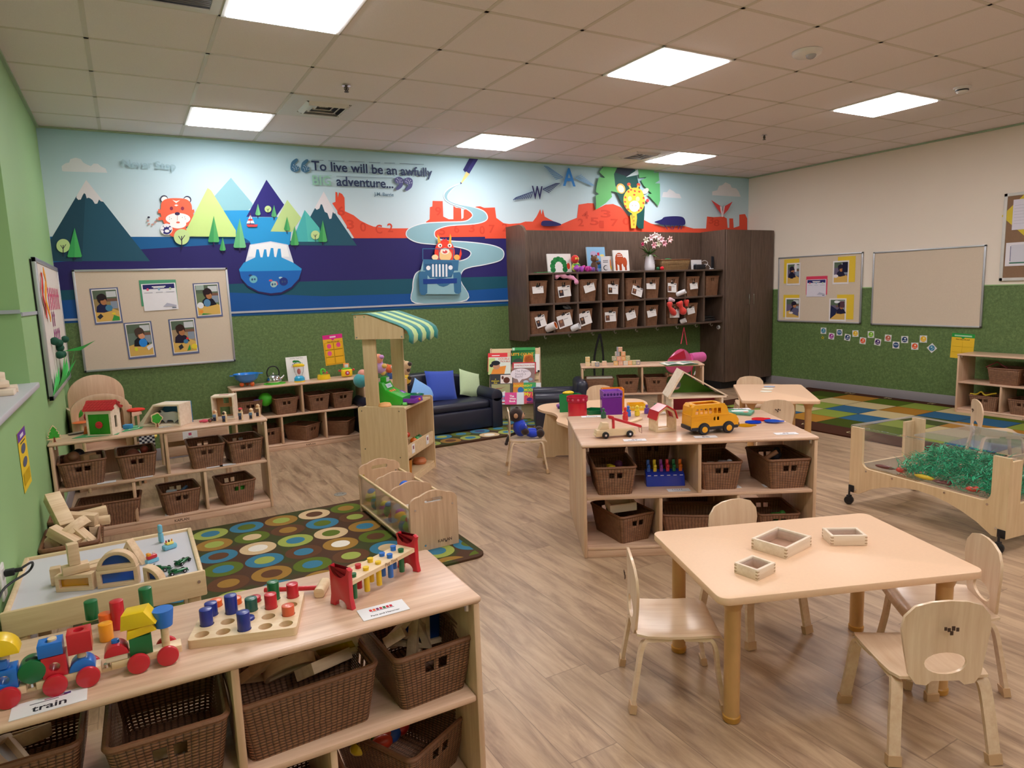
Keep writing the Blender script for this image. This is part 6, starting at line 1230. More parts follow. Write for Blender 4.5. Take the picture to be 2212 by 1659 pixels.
u0,u1,v0,v1=rectpx('back',ZP(870,105),ZP(1445,510)); sheet('back',u0,u1,v0+.03,v1,'4a9a74','backing_card','green card behind the form on the large back wall board','card')
form=[('2c2c6a',QD(.04,.80,.96,.97)),('ffffff',QD(.3,.87,.7,.9)),('ffffff',QD(.34,.83,.66,.855)),('d8607c',EL2(.17,.79,.035,.05)),('8ab0d0',EL2(.5,.79,.035,.05)),('b8d0a8',EL2(.83,.79,.035,.05)),('a8a8b8',QD(.06,.66,.3,.68)),('a8a8b8',QD(.4,.66,.6,.68)),('a8a8b8',QD(.7,.66,.94,.68)),('b4b4c8',[(.55,.12),(.68,.26),(.95,.16),(.95,.12)]),('4a5a78',QD(.82,.06,.94,.09))]
u0,u1,v0,v1=rectpx('back',ZP(905,155),ZP(1440,525)); sheet('back',u0,u1,v0,v1,'ebe9f0','printed_form','white printed form with a navy header on the large back wall board','paper',o=.0185,tilt=1.5,art=form)
# --- pink and yellow chart on the green wall
ZK=lambda x,y:(480+x/6.9125,720+y/6.9125)
u0,u1,v0,v1=rectpx('back',ZK(1503,28),ZK(1828,455)); g_=[('e0308c',QD(0,.86,1,1)),('f4d0e0',QD(.36,.90,.66,.95)),('e0308c',EL2(.5,.85,.07,.04)),('3a2c20',('How many do you?',.2,.755,.62))]
for y in (.0,.24,.48):
    for x in (.06,.52): g_+=[('b88c14',QD(x-.012,y+.03,x+.432,y+.262)),('f0b62a',QD(x,y+.04,x+.42,y+.252))]
g_+=[('e8508c',EL2(.27,.63,.11,.08)),('e8508c',EL2(.75,.65,.11,.08)),('ec6098',EL2(.26,.39,.11,.08))]
sheet('back',u0,u1,v0,v1,'f0b62a','wall_chart','yellow chart with a pink header and three pink dots on the green wall','chart',o=.001,tilt=3,art=g_)
# --- right wall boards
board('right','linen bulletin board with yellow backed photos on the right wall beside the tall cabinet',(1684.2,554.9),(1868.4,545.8),(1858.6,700.6),(1681,692.8))
board('right','large empty linen bulletin board in the middle of the right wall',(1890,543.9),(2133.7,529),(2120.4,709.2),(1881.3,700.6))
f_,g2,*_r2=wallframe('right'); a0=g2(PX(2172,419,XR)); a1=g2(PX(2160,607,XR)); uL=(a0[0]+a1[0])/2
b=B(); t=thing('bulletin_board','brown covered bulletin board with papers, cut off by the right photo edge','bulletin board')
b.mat(M('brown_felt','8a6c54',.9,.1,60)); wbox(b,'right',uL+.01,uL+1.19,a1[1]+.01,a0[1]-.01,.002,.014); b.build('felt_face',t,smooth=False)
b=B().mat(M('board_frame_white','d2d0cc',.4))
for r in ((uL,uL+1.2,a0[1]-.03,a0[1]),(uL,uL+1.2,a1[1],a1[1]+.03),(uL,uL+.03,a1[1],a0[1])): wbox(b,'right',*r,.001,.022,.002)
b.build('frame',t)
ZB5=lambda x,y:(2040+x/6.38,380+y/6.38)
u0,_u,_v,v1=rectpx('right',ZB5(970,330),ZB5(1097,735)); sheet('right',u0,u0+.27,_v,v1,'dcd8e6','plastic_sleeve_paper','clear sleeved white paper over a yellow diamond at the right photo edge','paper',o=.02,art=[('b8b4c4',QD(.05,y,.9,y+.01)) for y in (.2,.3,.4,.5,.6,.7,.8)])
ud,vd=(u0+.11),(_v+v1)/2; b=B().mat(M('paper_yellow_gold','d8c032',.6)); T_=wallframe('right')[4]; s_=.21; b.add([T_(ud+s_*x,vd+s_*y,o) for o in (.0165,.018) for x,y in ((-1,0),(0,-1),(1,0),(0,1))],[(0,1,2,3),(4,5,6,7),(0,1,5,4),(1,2,6,5),(2,3,7,6),(3,0,4,7)]); one(b,'backing_card','yellow diamond card on the brown board at the right photo edge','card',smooth=False)
u0,_u,_v,v1=rectpx('right',ZB5(865,925),ZB5(1097,1235)); sheet('right',u0,u0+.34,_v,v1,'e2dee6','printed_schedule','white framed schedule sheet with a green base line on the brown board','paper',o=.017,art=[('d0d0dc',QD(.13,.12,.95,.9)),('4a7a68',QD(.11,.1,1,.16)),('3a4a78',QD(.12,.2,.135,.85))])
ZQ=lambda x,y:(1680+x/10.37,540+y/10.37)
GR='yellow cards on the right wall board'
for (a,lb) in (((165,215,490,740),'upper left'),((1370,155,1745,715),'upper right'),((150,1005,490,1510),'lower left'),((1350,1000,1710,1555),'lower right')):
    u0,u1,v0,v1=rectpx('right',ZQ(a[0],a[1]),ZQ(a[2],a[3])); sheet('right',u0,u1,v0,v1,'e4c232','backing_card','yellow card at the %s of the photo board on the right wall'%lb,'card',group=GR)
for k,(a,lb) in enumerate((((225,300,520,785),'photo of a standing child at a table, upper left on the right wall board'),((1265,250,1605,760),'photo of a dark haired child over a table, upper right on the right wall board'),((195,1075,515,1550),'photo of a child reaching over a table, lower left, right wall board'),((1180,1085,1545,1600),'photo of two children at a table, lower right on the right wall board'))):
    u0,u1,v0,v1=rectpx('right',ZQ(a[0],a[1]),ZQ(a[2],a[3])); ex=[[('1c1830',QD(.3,.3,.5,.6)),('e4dce0',QD(.6,.6,.75,.94))],[('1c1a34',QD(.6,.5,.94,.93)),('e8e0e4',EL2(.2,.35,.16,.07))],[('5a5a78',[(.3,.3),(.6,.55),(.9,.5),(.9,.15)]),('e4d8d0',EL2(.4,.3,.15,.05))],[('22284a',[(.08,.1),(.1,.7),(.5,.5),(.4,.3)]),('5a3c48',QD(.65,.6,.9,.88)),('e4e8f0',EL2(.45,.85,.15,.06))]][k]
    sheet('right',u0,u1,v0,v1,'e8e2e6','photo_print',lb,'photo print',o=.018,art=kidphoto('6a607a','241c30','22203a',.4+.1*k,ex),group='photo prints on the right wall board')
u0,u1,v0,v1=rectpx('right',ZQ(660,595),ZQ(1122,1000)); sheet('right',u0,u1,v0,v1,'d8385c','backing_card','red card behind the form on the right wall board','card')
u0,u1,v0,v1=rectpx('right',ZQ(672,665),ZQ(1098,1045)); sheet('right',u0,u1,v0,v1,'dcd8e6','printed_form','white printed form with a dark header on a red card on the right wall','paper',o=.018,art=form)
ZS=lambda x,y:(1750+x/6.144,690+y/6.144)
nm_=['blue globe','magenta','steel blue comb pattern','navy and white','golden yellow','orange red','lime green','dark violet','brick red','dark blue comb pattern','second navy and white','second orange red','second golden yellow','diamond turned blue globe']
for k,(x,y,c,tl) in enumerate(((178,150,'3f80a0',0),(284,222,'9c2a90',-6),(390,172,'4a6f98',0),(496,238,'24406c',-8),(602,187,'e8b82c',3),(700,283,'e8582c',-5),(808,200,'7ab82c',2),(897,300,'4a2c6c',-8),(1035,248,'c0604c',-3),(1140,340,'34507c',0),(1256,267,'24406c',2),(1390,355,'e85a30',2),(1504,260,'e8b42c',1),(1617,380,'3f80a8',44))):
    c_=g2(PX(*ZS(x,y),XR)); s_=.047+.0*k; w2=.04; ar=[(c,EL2(.5,.5,.40,.40))]
    lt={'3f80a0':'a8d0d8','3f80a8':'a8d0d8','9c2a90':'f0d8ec','4a6f98':'c8d4e4','34507c':'c0cce0','24406c':'e4e8f0','e8b82c':'f8e8a0','e8b42c':'f8e8a0','e8582c':'f8d8c8','e85a30':'f8d8c8','7ab82c':'d8f0a8','4a2c6c':'e0d8ec','c0604c':'f0c8b8'}[c]
    ar+= [(lt,[(.2+.15*i,.62),(.275+.15*i,.42),(.35+.15*i,.62)]) for i in range(4)] if 'comb' in nm_[k] else [(lt,EL2(.56,.62,.13,.12)),(lt,QD(.24,.30,.76,.37))]
    sheet('right',c_[0]-w2,c_[0]+w2,c_[1]-w2,c_[1]+w2,'dedede','wall_sticker','square sticker with a %s disc on the green right wall'%nm_[k],'sticker',o=.0008,tilt=tl,art=ar,group='square stickers on the right wall')
c_=g2(PX(*ZS(168,243),XR)); b=B().mat(inkm('c8b830')); wpoly(b,'right',[(c_[0]+(.026 if i%2==0 else .012)*math.sin(i*PI/5),c_[1]+(.026 if i%2==0 else .012)*math.cos(i*PI/5)) for i in range(10)],.0018); b.mat(inkm('3a5a2c')); wpoly(b,'right',EL2(c_[0],c_[1],.008,.008),.0022); one(b,'wall_sticker','small yellow star sticker below the first square sticker on the right wall','sticker',smooth=False)
u0,u1,v0,v1=rectpx('right',ZS(1880,190),ZS(2165,530)); sheet('right',u0,u1,v0,v1,'ecc02a','wall_chart','yellow chart with a green header above the right wall shelf','chart',o=.001,tilt=-2,art=[('2c9a48',QD(0,.86,1,1.02)),('a8d8b0',QD(.12,.9,.88,.96)),('2c9a48',EL2(.5,.85,.07,.04)),('3a2c20',('How many do you?',.2,.76,.6)),('c8a01c',QD(.495,.05,.505,.7)),('c8a01c',QD(.05,.48,.95,.49)),('c8a01c',QD(.05,.25,.95,.26))])
# --- left wall: craft board and chart
u0,u1,v0,v1=rectpx('left',(62,556),(113,578),(145,818),(102,862)); u1=max(u1,u0+.62)
t=thing('bulletin_board','narrow framed craft board with paper letters and green paper grass on the left wall','bulletin board')
b=B().mat(M('board_ivory','ddd4cc',.7)); wbox(b,'left',u0+.02,u1-.02,v0+.02,v1-.02,.012,.028); b.build('board_face',t,smooth=False)
b=B().mat(ALU)
for r in ((u0,u1,v1-.03,v1),(u0,u1,v0,v0+.03),(u0,u0+.03,v0,v1),(u1-.03,u1,v0,v1)): wbox(b,'left',*r,.010,.034,.002)
b.build('frame',t); b=B().mat(BLACK); wbox(b,'left',u0+.012,u1-.012,v0+.012,v1-.012,.001,.0105); b.build('gap_shadow_sheet',t,smooth=False)  # black sheet stands in for the shadow gap between board and wall
W_=u1-u0; Hh=v1-v0; U=lambda a:u0+a*W_; V=lambda q:v0+q*Hh; rn=random.Random(4)
b=B()
for row,(y,c,n_) in enumerate(((.72,'e03c74',7),(.56,'8c2c6c',2),(.42,'9c3080',4))):
    b.mat(inkm(c))
    for i in range(n_): 
        a=.34+.08*i+(.06 if row else 0); h_=.09 if row==0 else .06; wpoly(b,'left',[(U(a),V(y-h_)),(U(a+.03),V(y-h_)),(U(a+.035),V(y+h_)),(U(a+.005),V(y+h_*.9))],.030); wpoly(b,'left',[(U(a),V(y)),(U(a+.05),V(y+.02)),(U(a+.05),V(y+.04)),(U(a),V(y+.02))],.0305)
b.build('paper_letters',t,smooth=False)
b=B().mat(inkm('f0a030'))
b.tube([wallframe('left')[4](U(.16+.05*math.sin(i)),V(.92-.045*i),.045) for i in range(9)],.01,flat=(.05,.004),up=(1,0,0)); b.mat(inkm('d83838')); b.tube([wallframe('left')[4](U(.10+.03*math.sin(i+1)),V(.9-.04*i),.038) for i in range(9)],.01,flat=(.03,.004),up=(1,0,0)); b.build('paper_ribbon',t,smooth=False)
for i in range(9):
    a=.06+.1*i; h_=rn.uniform(.16,.3); b=B().mat(M('grass_paper','38b850',.6)); T3=wallframe('left')[4]
    b.add([T3(U(a-.07),V(.03),.032),T3(U(a+.07),V(.03),.032),T3(U(a+.02),V(h_),.05+.06*rn.random()),T3(U(a-.01),V(.12),.06)],[(0,1,3),(1,2,3),(0,3,2)]); b.build('paper_grass_blade',t,smooth=False)
b=B().mat(M('grass_paper')); b.add([T3(U(.72),V(.27),.03),T3(U(.8),V(.30),.16),T3(U(.95),V(.33),.24),T3(U(.8),V(.26),.14)],[(0,1,3),(1,2,3)]); b.build('paper_leaf',t,smooth=False)
for a,q in ((.22,.40),(.40,.37),(.42,.33),(.36,.28),(.5,.27),(.75,.37)): b=B().mat(M('dark_green_pom','14503c',.8)); b.sph(T3(U(a),V(q),.05),.028,12); b.build('paper_ball',t)
for a in (.26,.34,.42,.5): b=B().mat(inkm('c8d8b8')); wpoly(b,'left',[(U(a),V(.08)),(U(a+.012),V(.08)),(U(a+.012),V(.36)),(U(a),V(.36))],.0315); b.build('stem_strip',t,smooth=False)
b=B().mat(inkm('e8607c')); b.add([T3(U(.5),V(.08),.04),T3(U(.58),V(.1),.045),T3(U(.52),V(.26),.06)],[(0,1,2)]); b.build('pink_petal',t,smooth=False)
b=B().mat(inkm('30405c'))
for i in range(5): wpoly(b,'left',[(U(.62+.05*i),V(.05)),(U(.64+.05*i),V(.05)),(U(.62+.04*i),V(.2))],.034+.001*i)
b.build('blue_strips',t,smooth=False)
u0,u1,v0,v1=rectpx('left',(33,943),(48.5,919),(69,1036),(54,1063)); 
sheet('left',u0,max(u1,u0+.16),v0,v1,'ecc828','wall_chart','yellow and purple chart on the left wall below the window sill','chart',o=.002,art=[('6a3c9c',QD(0,.84,1,1)),('e8e0f0',QD(.3,.88,.7,.94)),('5a6078',EL2(.5,.68,.28,.08)),('5a6078',EL2(.5,.45,.28,.08)),('c8a41c',QD(.1,.1,.9,.3)),('3a3c4c',QD(.2,.79,.8,.81))])
# outlet with a black cord
p=PX(4,1255,XL); t=thing('wall_outlet','white wall outlet with a black plug at the lower left edge of the photo','wall outlet',(XL,p.y-.01,p.z))
b=B().mat(M('outlet_white','e8e6e2',.4)); b.box((.004,0,0),(.008,.08,.125),.003); b.build('cover_plate',t); b=B().mat(M('outlet_grey','cfcdc8',.4)); b.box((.009,0,.03),(.004,.034,.04),.004); b.box((.009,0,-.03),(.004,.034,.04),.004); b.build('socket',t)
t2=thing('power_cord','black power cord running from the wall outlet down beside the light table','cord'); q=Vector((XL,p.y-.01,p.z+.03))
b=B().mat(BLACK); b.box(tuple(q+Vector((.028,.0,0))),(.032,.026,.024),.005); b.cyl(tuple(q+Vector((.05,.01,0))),.008,.03,10,rot=(0,PI/2,0)); b.build('plug',t2)
b=B().mat(BLACK); b.tube(smooth_path([tuple(q+Vector((.055,.01,0))),tuple(q+Vector((.09,.05,.006))),tuple(q+Vector((.075,.06,-.03))),(XL+.012,-1.05,.44),(XL+.010,-1.18,.36),(XL+.012,-1.25,.2),(XL+.02,-1.2,.02)],6,False),.0045,8); b.build('cable',t2)
# ================================================================ LIGHT TABLE AND FOREGROUND TOYS
def HZ(x,y,py):
    """height at which the vertical through (x,y) meets photo row py"""
    a,b_=0,3
    for _ in range(40):
        m_=(a+b_)/2; d=Vector((x,y,m_))-CP; r=IH/2-FPX*d.dot(U_)/d.dot(F_)
        if r>py: a=m_
        else: b_=m_
    return m_
LX0,LX1,LY0,LY1,LZ=-.425,.204,-1.165,-.56,.385
t=thing('light_table','low wooden framed light table with a white top between the shelf and the left wall','light table',(LX0,LY0,0)); w_,d_=LX1-LX0,LY1-LY0
b=B().mat(M('light_table_top','cfcdd6',.35,.02)); b.box((w_/2,d_/2,LZ-.006),(w_-.02,d_-.02,.012)); b.build('white_top',t)
b=B().mat(PLY); b.box((w_/2,.008,LZ-.03),(w_+.01,.018,.10),.006); b.build('front_rail',t)
b=B().mat(PLY); b.box((w_/2,d_-.008,LZ-.03),(w_,.018,.085),.006); b.build('back_rail',t)
for x in (.008,w_-.008): b=B().mat(PLY); b.box((x,d_/2,LZ-.03),(.018,d_,.085),.006); b.build('side_rail',t)
b=B().mat(CHROME); b.cyl((w_-.02,-.002,LZ-.02),.006,.004,12,rot=(PI/2,0,0)); b.build('bolt',t)
b=B().mat(PLY); b.box((w_/2,d_/2,LZ-.075),(w_-.03,d_-.03,.01)); b.build('light_box_base',t)
for x in (.04,w_-.04):
    for y in (.04,d_-.04): b=B().mat(PLY); b.box((x,y,(LZ-.08)/2),(.045,.045,LZ-.08),.006); b.build('leg',t)
def acry(c): 
    if 'acry'+c in MATS: return MATS['acry'+c]
    n=N('tinted_acrylic'); tr=n.a('ShaderNodeBsdfTransparent'); l=lin(c); tr.inputs[0].default_value=l; gl=n.a('ShaderNodeBsdfGlossy',Roughness=.05); df=n.a('ShaderNodeBsdfDiffuse'); df.inputs[0].default_value=l; m1=n.n.new('ShaderNodeMixShader'); m1.inputs[0].default_value=.45; n.l(tr.outputs[0],m1.inputs[1]); n.l(df.outputs[0],m1.inputs[2])
    m2=n.n.new('ShaderNodeMixShader'); m2.inputs[0].default_value=.06; n.l(m1.outputs[0],m2.inputs[1]); n.l(gl.outputs[0],m2.inputs[2]); n.l(m2.outputs[0],n.out.inputs[0]); MATS['acry'+c]=n.mat; return n.mat
def arcp(r,a0,a1,n=14,cx=0,cy=0): return [(cx+r*math.cos(R(a0+(a1-a0)*i/n)),cy+r*math.sin(R(a0+(a1-a0)*i/n))) for i in range(n+1)]
def window_block(kind,w,h,d,c,label,loc,rz=0,rot=None,group='wooden window blocks',wood_=None):
    f=.014; t=thing('window_block',label,'toy block',loc,R(rz),group)
    if kind=='rect': o=[(-w/2,0),(w/2,0),(w/2,h),(-w/2,h)]; q=[(-w/2+f,f),(w/2-f,f),(w/2-f,h-f),(-w/2+f,h-f)]
    if kind=='arch': o=arcp(w/2,0,180); q=arcp(w/2-f,0,180,14,0,0); q=[(x,max(y,f)) for x,y in arcp(w/2-f,8,172)]
    if kind=='quarter': o=[(0,0)]+arcp(w,0,90); q=[(f,f)]+[(max(x,f),max(y,f)) for x,y in arcp(w-f,10,80)]
    if kind=='tri': o=[(-w/2,0),(w/2,0),(0,h)]; q=[(-w/2+f*2.2,f),(w/2-f*2.2,f),(0,h-f*2)]
    b=B().mat(wood_ or BLOCK); b.at(0,-d/2,0); b.prism(o,d,0,plane='xz',holes=[q],bev=.0015); b.build('wooden_frame',t)
    b=B().mat(acry(c)); b.at(0,-.002,0); b.prism(q,.004,0,plane='xz'); b.build('coloured_pane',t)
    if rot: t.rotation_euler=[R(a) for a in rot]
    return t
def plain_block(label,dims,loc,rot=(0,0,0),group='plain wooden blocks on the light table'):
    b=B().mat(BLOCK); b.box((0,0,0),dims,.002); o=one(b,'wooden_block',label,'toy block',loc,0,group); o.rotation_euler=[R(a) for a in rot]; return o
z0=LZ+.0008
window_block('rect',.137,.068,.036,'1f7ae0','rectangular window block with a blue pane in the middle of the light table',(-.078,-1.075,z0),-14)
window_block('arch',.132,.066,.036,'2a5fc0','half round window block with a blue pane on top of the blue rectangular block',(-.078,-1.073,z0+.069),-14)
window_block('quarter',.066,.068,.036,'3a6fd0','quarter round window block with a blue pane at the right of the arch',(.012,-1.11,z0),-35)
window_block('rect',.13,.062,.036,'e8b81c','rectangular window block with a yellow pane on the left of the light table',(-.215,-1.03,z0),-24)
window_block('rect',.10,.06,.036,'2f9a50','rectangular window block with a green pane behind the arch tower',(-.125,-.97,z0),12)
window_block('tri',.12,.10,.036,'e8c81c','triangular window block with a yellow pane standing behind the arch',(-.035,-.86,z0),-40)
plain_block('flat wooden block lying across the yellow window block',(.085,.045,.030),(-.213,-1.02,z0+.0635+.0155),(0,0,10))
plain_block('tall square wooden block standing on top of the left block tower',(.036,.036,.08),(-.215,-1.02,z0+.0635+.031+.0405),(0,0,12))
plain_block('upright wooden block at the left of the yellow window block',(.034,.036,.066),(-.285,-.93,z0+.034),(0,0,0))
window_block('rect',.066,.05,.036,'a03a6c','small window block with a dark red pane leaning behind the left tower',(-.165,-.90,z0),20)
plain_block('low wooden block behind the left tower on the light table',(.07,.035,.030),(-.11,-.84,z0+.0155),(0,0,-25))
plain_block('small wooden wedge block at the front right of the arch',(.036,.05,.03),(-.165,-.99,z0+.0155),(0,0,40))
LB=M('toy_light_blue','7ac0dc',.45)
b=B().mat(LB); b.box((0,0,.022),(.016,.03,.044),.006); b.box((0,0,.062),(.016,.026,.036),.008); one(b,'toy_figure','upright light blue toy at the back right of the light table','toy',(.078,-.665,z0),R(20))
b=B().mat(LB); b.box((0,0,.011),(.056,.03,.022),.007); b.mat(M('toy_cream_yellow','f0e070',.45)).box((0,0,.026),(.03,.026,.009),.003); 
for i in range(3): b.mat((RED,BLACK,AMB)[i]).cyl((-.012+.012*i,0,.034),.003,.012,8)
one(b,'toy_boat','light blue and yellow toy boat beside the upright blue toy','toy boat',(.105,-.775,z0),R(25))
b=B().mat(LB); b.box((0,0,.008),(.05,.022,.016),.004); b.mat(RED).box((0,0,.024),(.04,.02,.016),.005); b.mat(AMB).box((-.012,0,.036),(.014,.018,.012),.003); b.mat(WHITE).cyl((.018,.012,.032),.006,.003,12,rot=(PI/2,0,0)); b.cyl((-.004,.012,.034),.005,.003,12,rot=(PI/2,0,0)); one(b,'toy_vehicle','red and yellow toy vehicle on a light blue base beside the arch','toy',(.035,-.90,z0),R(30))
def race_car(label,loc,rz):
    t=thing('toy_race_car',label,'toy car',loc,R(rz),'green toy race cars on the light table'); G=M('metallic_green','12683c',.25,metal=.5,coat=.5)
    b=B().mat(G); b.prism([(-.034,-.008),(-.02,-.012),(.01,-.010),(.036,-.004),(.036,.004),(.01,.010),(-.02,.012),(-.034,.008)],.009,.005,bev=.002); b.box((-.012,0,.017),(.02,.012,.008),.003); b.box((-.033,0,.022),(.006,.026,.002)); b.box((-.033,0,.017),(.003,.003,.01)); b.box((.036,0,.005),(.004,.024,.003),.001); b.build('body',t)
    for x in (-.024,.022):
        for y in (-.0135,.0135):
            b=B().mat(BLACK); b.cyl((x,y,.0075),.0075,.006,16,rot=(PI/2,0,0),bev=.001); b.mat(CHROME); b.cyl((x,y,.0075),.003,.0066,10,rot=(PI/2,0,0)); b.build('wheel',t)
race_car('green toy race car at the right, farthest back on the light table',(.142,-.985,z0),50)
race_car('green toy race car nearest the arch on the light table',(.065,-1.015,z0),-30)
race_car('green toy race car at the front right of the light table',(.118,-1.085,z0),12)
# unit blocks heaped in the two floor baskets
UB='unit blocks heaped in the floor baskets'
def ublock(px,py,z,dims,rot,lb): p=P(px,py,z); o=plain_block(lb,dims,(p.x,p.y,z),rot,UB); return o
ublock(128,1105,.37,(.07,.22,.06),(38,0,22),'long unit block rising highest from the rear floor basket')
ublock(165,1120,.31,(.20,.05,.06),(0,8,-22),'unit block lying slanted across the rear floor basket')
ublock(195,1110,.29,(.16,.05,.045),(0,-4,6),'flat unit block along the front of the rear floor basket')
ublock(210,1126,.27,(.12,.05,.04),(0,0,-4),'short flat unit block at the right rim of the rear floor basket')
ublock(138,1160,.28,(.15,.05,.05),(0,30,-35),'slanted unit block at the left of the front floor basket')
b=B().mat(BLOCK); b.prism(arcp(.10,0,180)+arcp(.06,180,0),.05,0,bev=.002); p=P(160,1150,.27); o=one(b,'unit_arch_block','curved arch unit block on top of the front floor basket','toy block',(p.x,p.y,.25),0,UB); o.rotation_euler=(R(30),R(30),R(200))
ublock(180,1160,.26,(.12,.05,.05),(0,40,-40),'unit block leaning to the right in the front floor basket')
ublock(206,1153,.22,(.05,.04,.09),(0,0,4),'small upright unit block at the right side of the front floor basket')
ublock(115,1180,.22,(.10,.05,.10),(20,45,0),'square unit block standing on its corner in the front floor basket')
ublock(178,1180,.22,(.10,.05,.05),(0,-35,10),'unit block end showing between arch and light table')
b=B().mat(BLOCK); b.prism(arcp(.05,0,180),.10,0,bev=.002); p=P(100,1200,.24); o=one(b,'unit_arch_block','half round unit block at the front left of the front floor basket','toy block',(p.x+.03,p.y,.19),0,UB); o.rotation_euler=(R(75),0,R(30))
# ---------------------------------------------------------------- TRAIN on the foreground shelf
ZT=SH+.0005
TW=TOYW
def disc_wheel(t,x,y,z,r=.0225): b=B().mat(RED); b.cyl((x,y,z),r,.012,32,rot=(PI/2,0,0),bev=.003); b.build('wheel',t)
def cube_hole(b,c,s,axis,mat,r=.009):
    b.mat(mat); x,y,z=c; h=[circ(r,20)]; 
    # four-sided shell with a drilled hole along the given axis
    if axis=='y': b.at(x,y-s[1]/2,z); b.prism([(-s[0]/2,-s[2]/2),(s[0]/2,-s[2]/2),(s[0]/2,s[2]/2),(-s[0]/2,s[2]/2)],s[1],0,plane='xz',holes=h,bev=.001)
    else: b.at(x,y,z-s[2]/2); b.prism([(-s[0]/2,-s[1]/2),(s[0]/2,-s[1]/2),(s[0]/2,s[1]/2),(-s[0]/2,s[1]/2)],s[2],0,holes=h,bev=.001)
    b.at(); return b
WR=.0225; CY=-2.248; ch_z0,ch_z1=ZT+.018,ZT+.036
def car(xa,xb,wx,label):
    t=thing('train_car',label,'toy train',(0,0,0),0,'cars of the wooden toy train')
    b=B().mat(TW); b.box(((xa+xb)/2,CY,(ch_z0+ch_z1)/2),(xb-xa,.036,ch_z1-ch_z0),.003); b.build('chassis',t)
    for x in wx:
        for y in (CY-.0265,CY+.0265): disc_wheel(t,x,y,ZT+WR)
    return t
c1=car(-.36,-.212,(-.243,-.32),'left wooden train car carrying a blue cube, a green disc and a yellow half round')
c2=car(-.196,-.078,(-.162,-.103),'middle wooden train car with red and blue blocks stacked on pegs')
c3=car(-.06,.08,(-.008,.05),'right wooden train car with a yellow roof house and a blue cup on a peg')
for x in (-.204,-.069): b=B().mat(TW); b.box((x,CY,ZT+.017),(.05,.016,.009),.003); b.mat(CHROME); b.cyl((x,CY,ZT+.025),.006,.008,14); one(b,'train_coupling','wooden coupling with a metal magnet joining the %s train cars'%('left and middle' if x<-.1 else 'middle and right'),'toy train')
def peg(t,x,z1): b=B().mat(TW); b.cyl((x,CY,(ch_z1+z1)/2),.0085,z1-ch_z1,20,bev=.002); b.build('peg',t)
GS='coloured blocks of the wooden toy train'
S_=.038
def tb(b,name,label): return one(b,name,label,'toy block',group=GS)
b=cube_hole(B(),(-.247,CY,ch_z1+.021),(.046,S_,.042),'y',BLUE,.010); tb(b,'train_block','blue cube block with a round hole on the left train car')
b=B().mat(BLUE); b.box((-.255,CY,ch_z1+.053),(.034,.034,.018),.002); tb(b,'train_block','small blue block above the holed blue cube on the left train car')
b=B().mat(TW); b.cyl((-.243,CY,ch_z1+.066),.009,.016,18); tb(b,'train_peg','wooden peg end under the yellow half round block')
b=B().mat(YEL); b.at(-.252,CY-.022,ch_z1+.074); b.prism(arcp(.037,0,180),.044,0,plane='xz',bev=.001); b.at(); tb(b,'train_block','yellow half round block on top of the left train car')
b=B().mat(GREEN); b.cyl((-.199,CY,ch_z1+.0245),.0245,.04,32,rot=(PI/2,0,0),bev=.002); b.mat(M('peg_hole_dark','12301f',.7)); b.sph((-.199,CY-.005,ch_z1+.0475),.011,14,(1,1,.15)); tb(b,'train_block','green disc shaped block between the left and middle train cars')
cube_hole(b:=B(),(-.160,CY,ch_z1+.0235),(.044,S_,.046),'y',RED,.010); tb(b,'train_block','red cube block with a round hole on the middle train car')
b=B(); cube_hole(b,(-.164,CY,ch_z1+.062),(.044,S_,.028),'z',BLUE,.0095); tb(b,'train_block','flat blue block above the holed red cube')
b=B().mat(TW); b.cyl((-.160,CY,ch_z1+.068),.0085,.024,18); tb(b,'train_peg','wooden peg end sticking out of the flat blue block')
b=B().mat(BLUE); b.at(-.112,CY-.019,ch_z1+.0005); b.prism(arcp(.024,0,180),.038,0,plane='xz',bev=.001); b.at(); tb(b,'train_block','blue half round block under the red cube on the middle train car')
peg(c2,-.112,ch_z1+.055)
b=B(); cube_hole(b,(-.112,CY,ch_z1+.062),(.044,S_,.046),'z',RED,.010); tb(b,'train_block','red cube block with a hole in its top, highest on the middle train car')
b=B().mat(RED); b.at(-.048,CY-.02,ch_z1+.0135); b.prism(arcp(.0235,0,180),.04,0,plane='xz',bev=.001); b.at(); b.mat(BLUE).cyl((-.048,CY,ch_z1+.038),.008,.012,16,bev=.002); tb(b,'train_block','red half round block with a blue knob on the right train car')
b=B().mat(PALE); b.box((-.048,CY,ch_z1+.0065),(.042,.036,.0125),.002); tb(b,'train_block','pale flat block under the red half round block')
peg(c3,.002,ch_z1+.075)
b=B(); cube_hole(b,(.0,CY,ch_z1+.022),(.044,S_,.043),'z',GREEN,.0088); tb(b,'train_block','green square block on the right train car')
b=B().mat(YEL); b.at(.002,CY,ch_z1+.058,ry=R(-8)); b.prism([(-.03,-.012),(.03,-.012),(.024,.006),(-.024,.006)],.04,-.02,plane='xz',bev=.001); b.at(); tb(b,'train_block','yellow trapezoid block above the green square block')
b=B().mat(YEL); b.at(.004,CY,ch_z1+.066,rz=R(-15),ry=R(-6)); b.prism([(-.036,0),(.036,0),(.018,.034),(-.028,.034)],.046,-.023,plane='xz',bev=.001); b.at(); tb(b,'train_block','yellow roof shaped block tilted on top of the right train car')
peg(c3,.049,ch_z1+.055)
b=B().mat(BLUE); b.lathe([(0,ch_z1+.048),(.018,ch_z1+.048),(.0225,ch_z1+.086),(.0222,ch_z1+.0875),(0,ch_z1+.0875)],(.049,CY,0),32); tb(b,'train_block','blue cup shaped chimney block on the tall peg of the right train car')
GC='loose coloured cylinders behind the train'
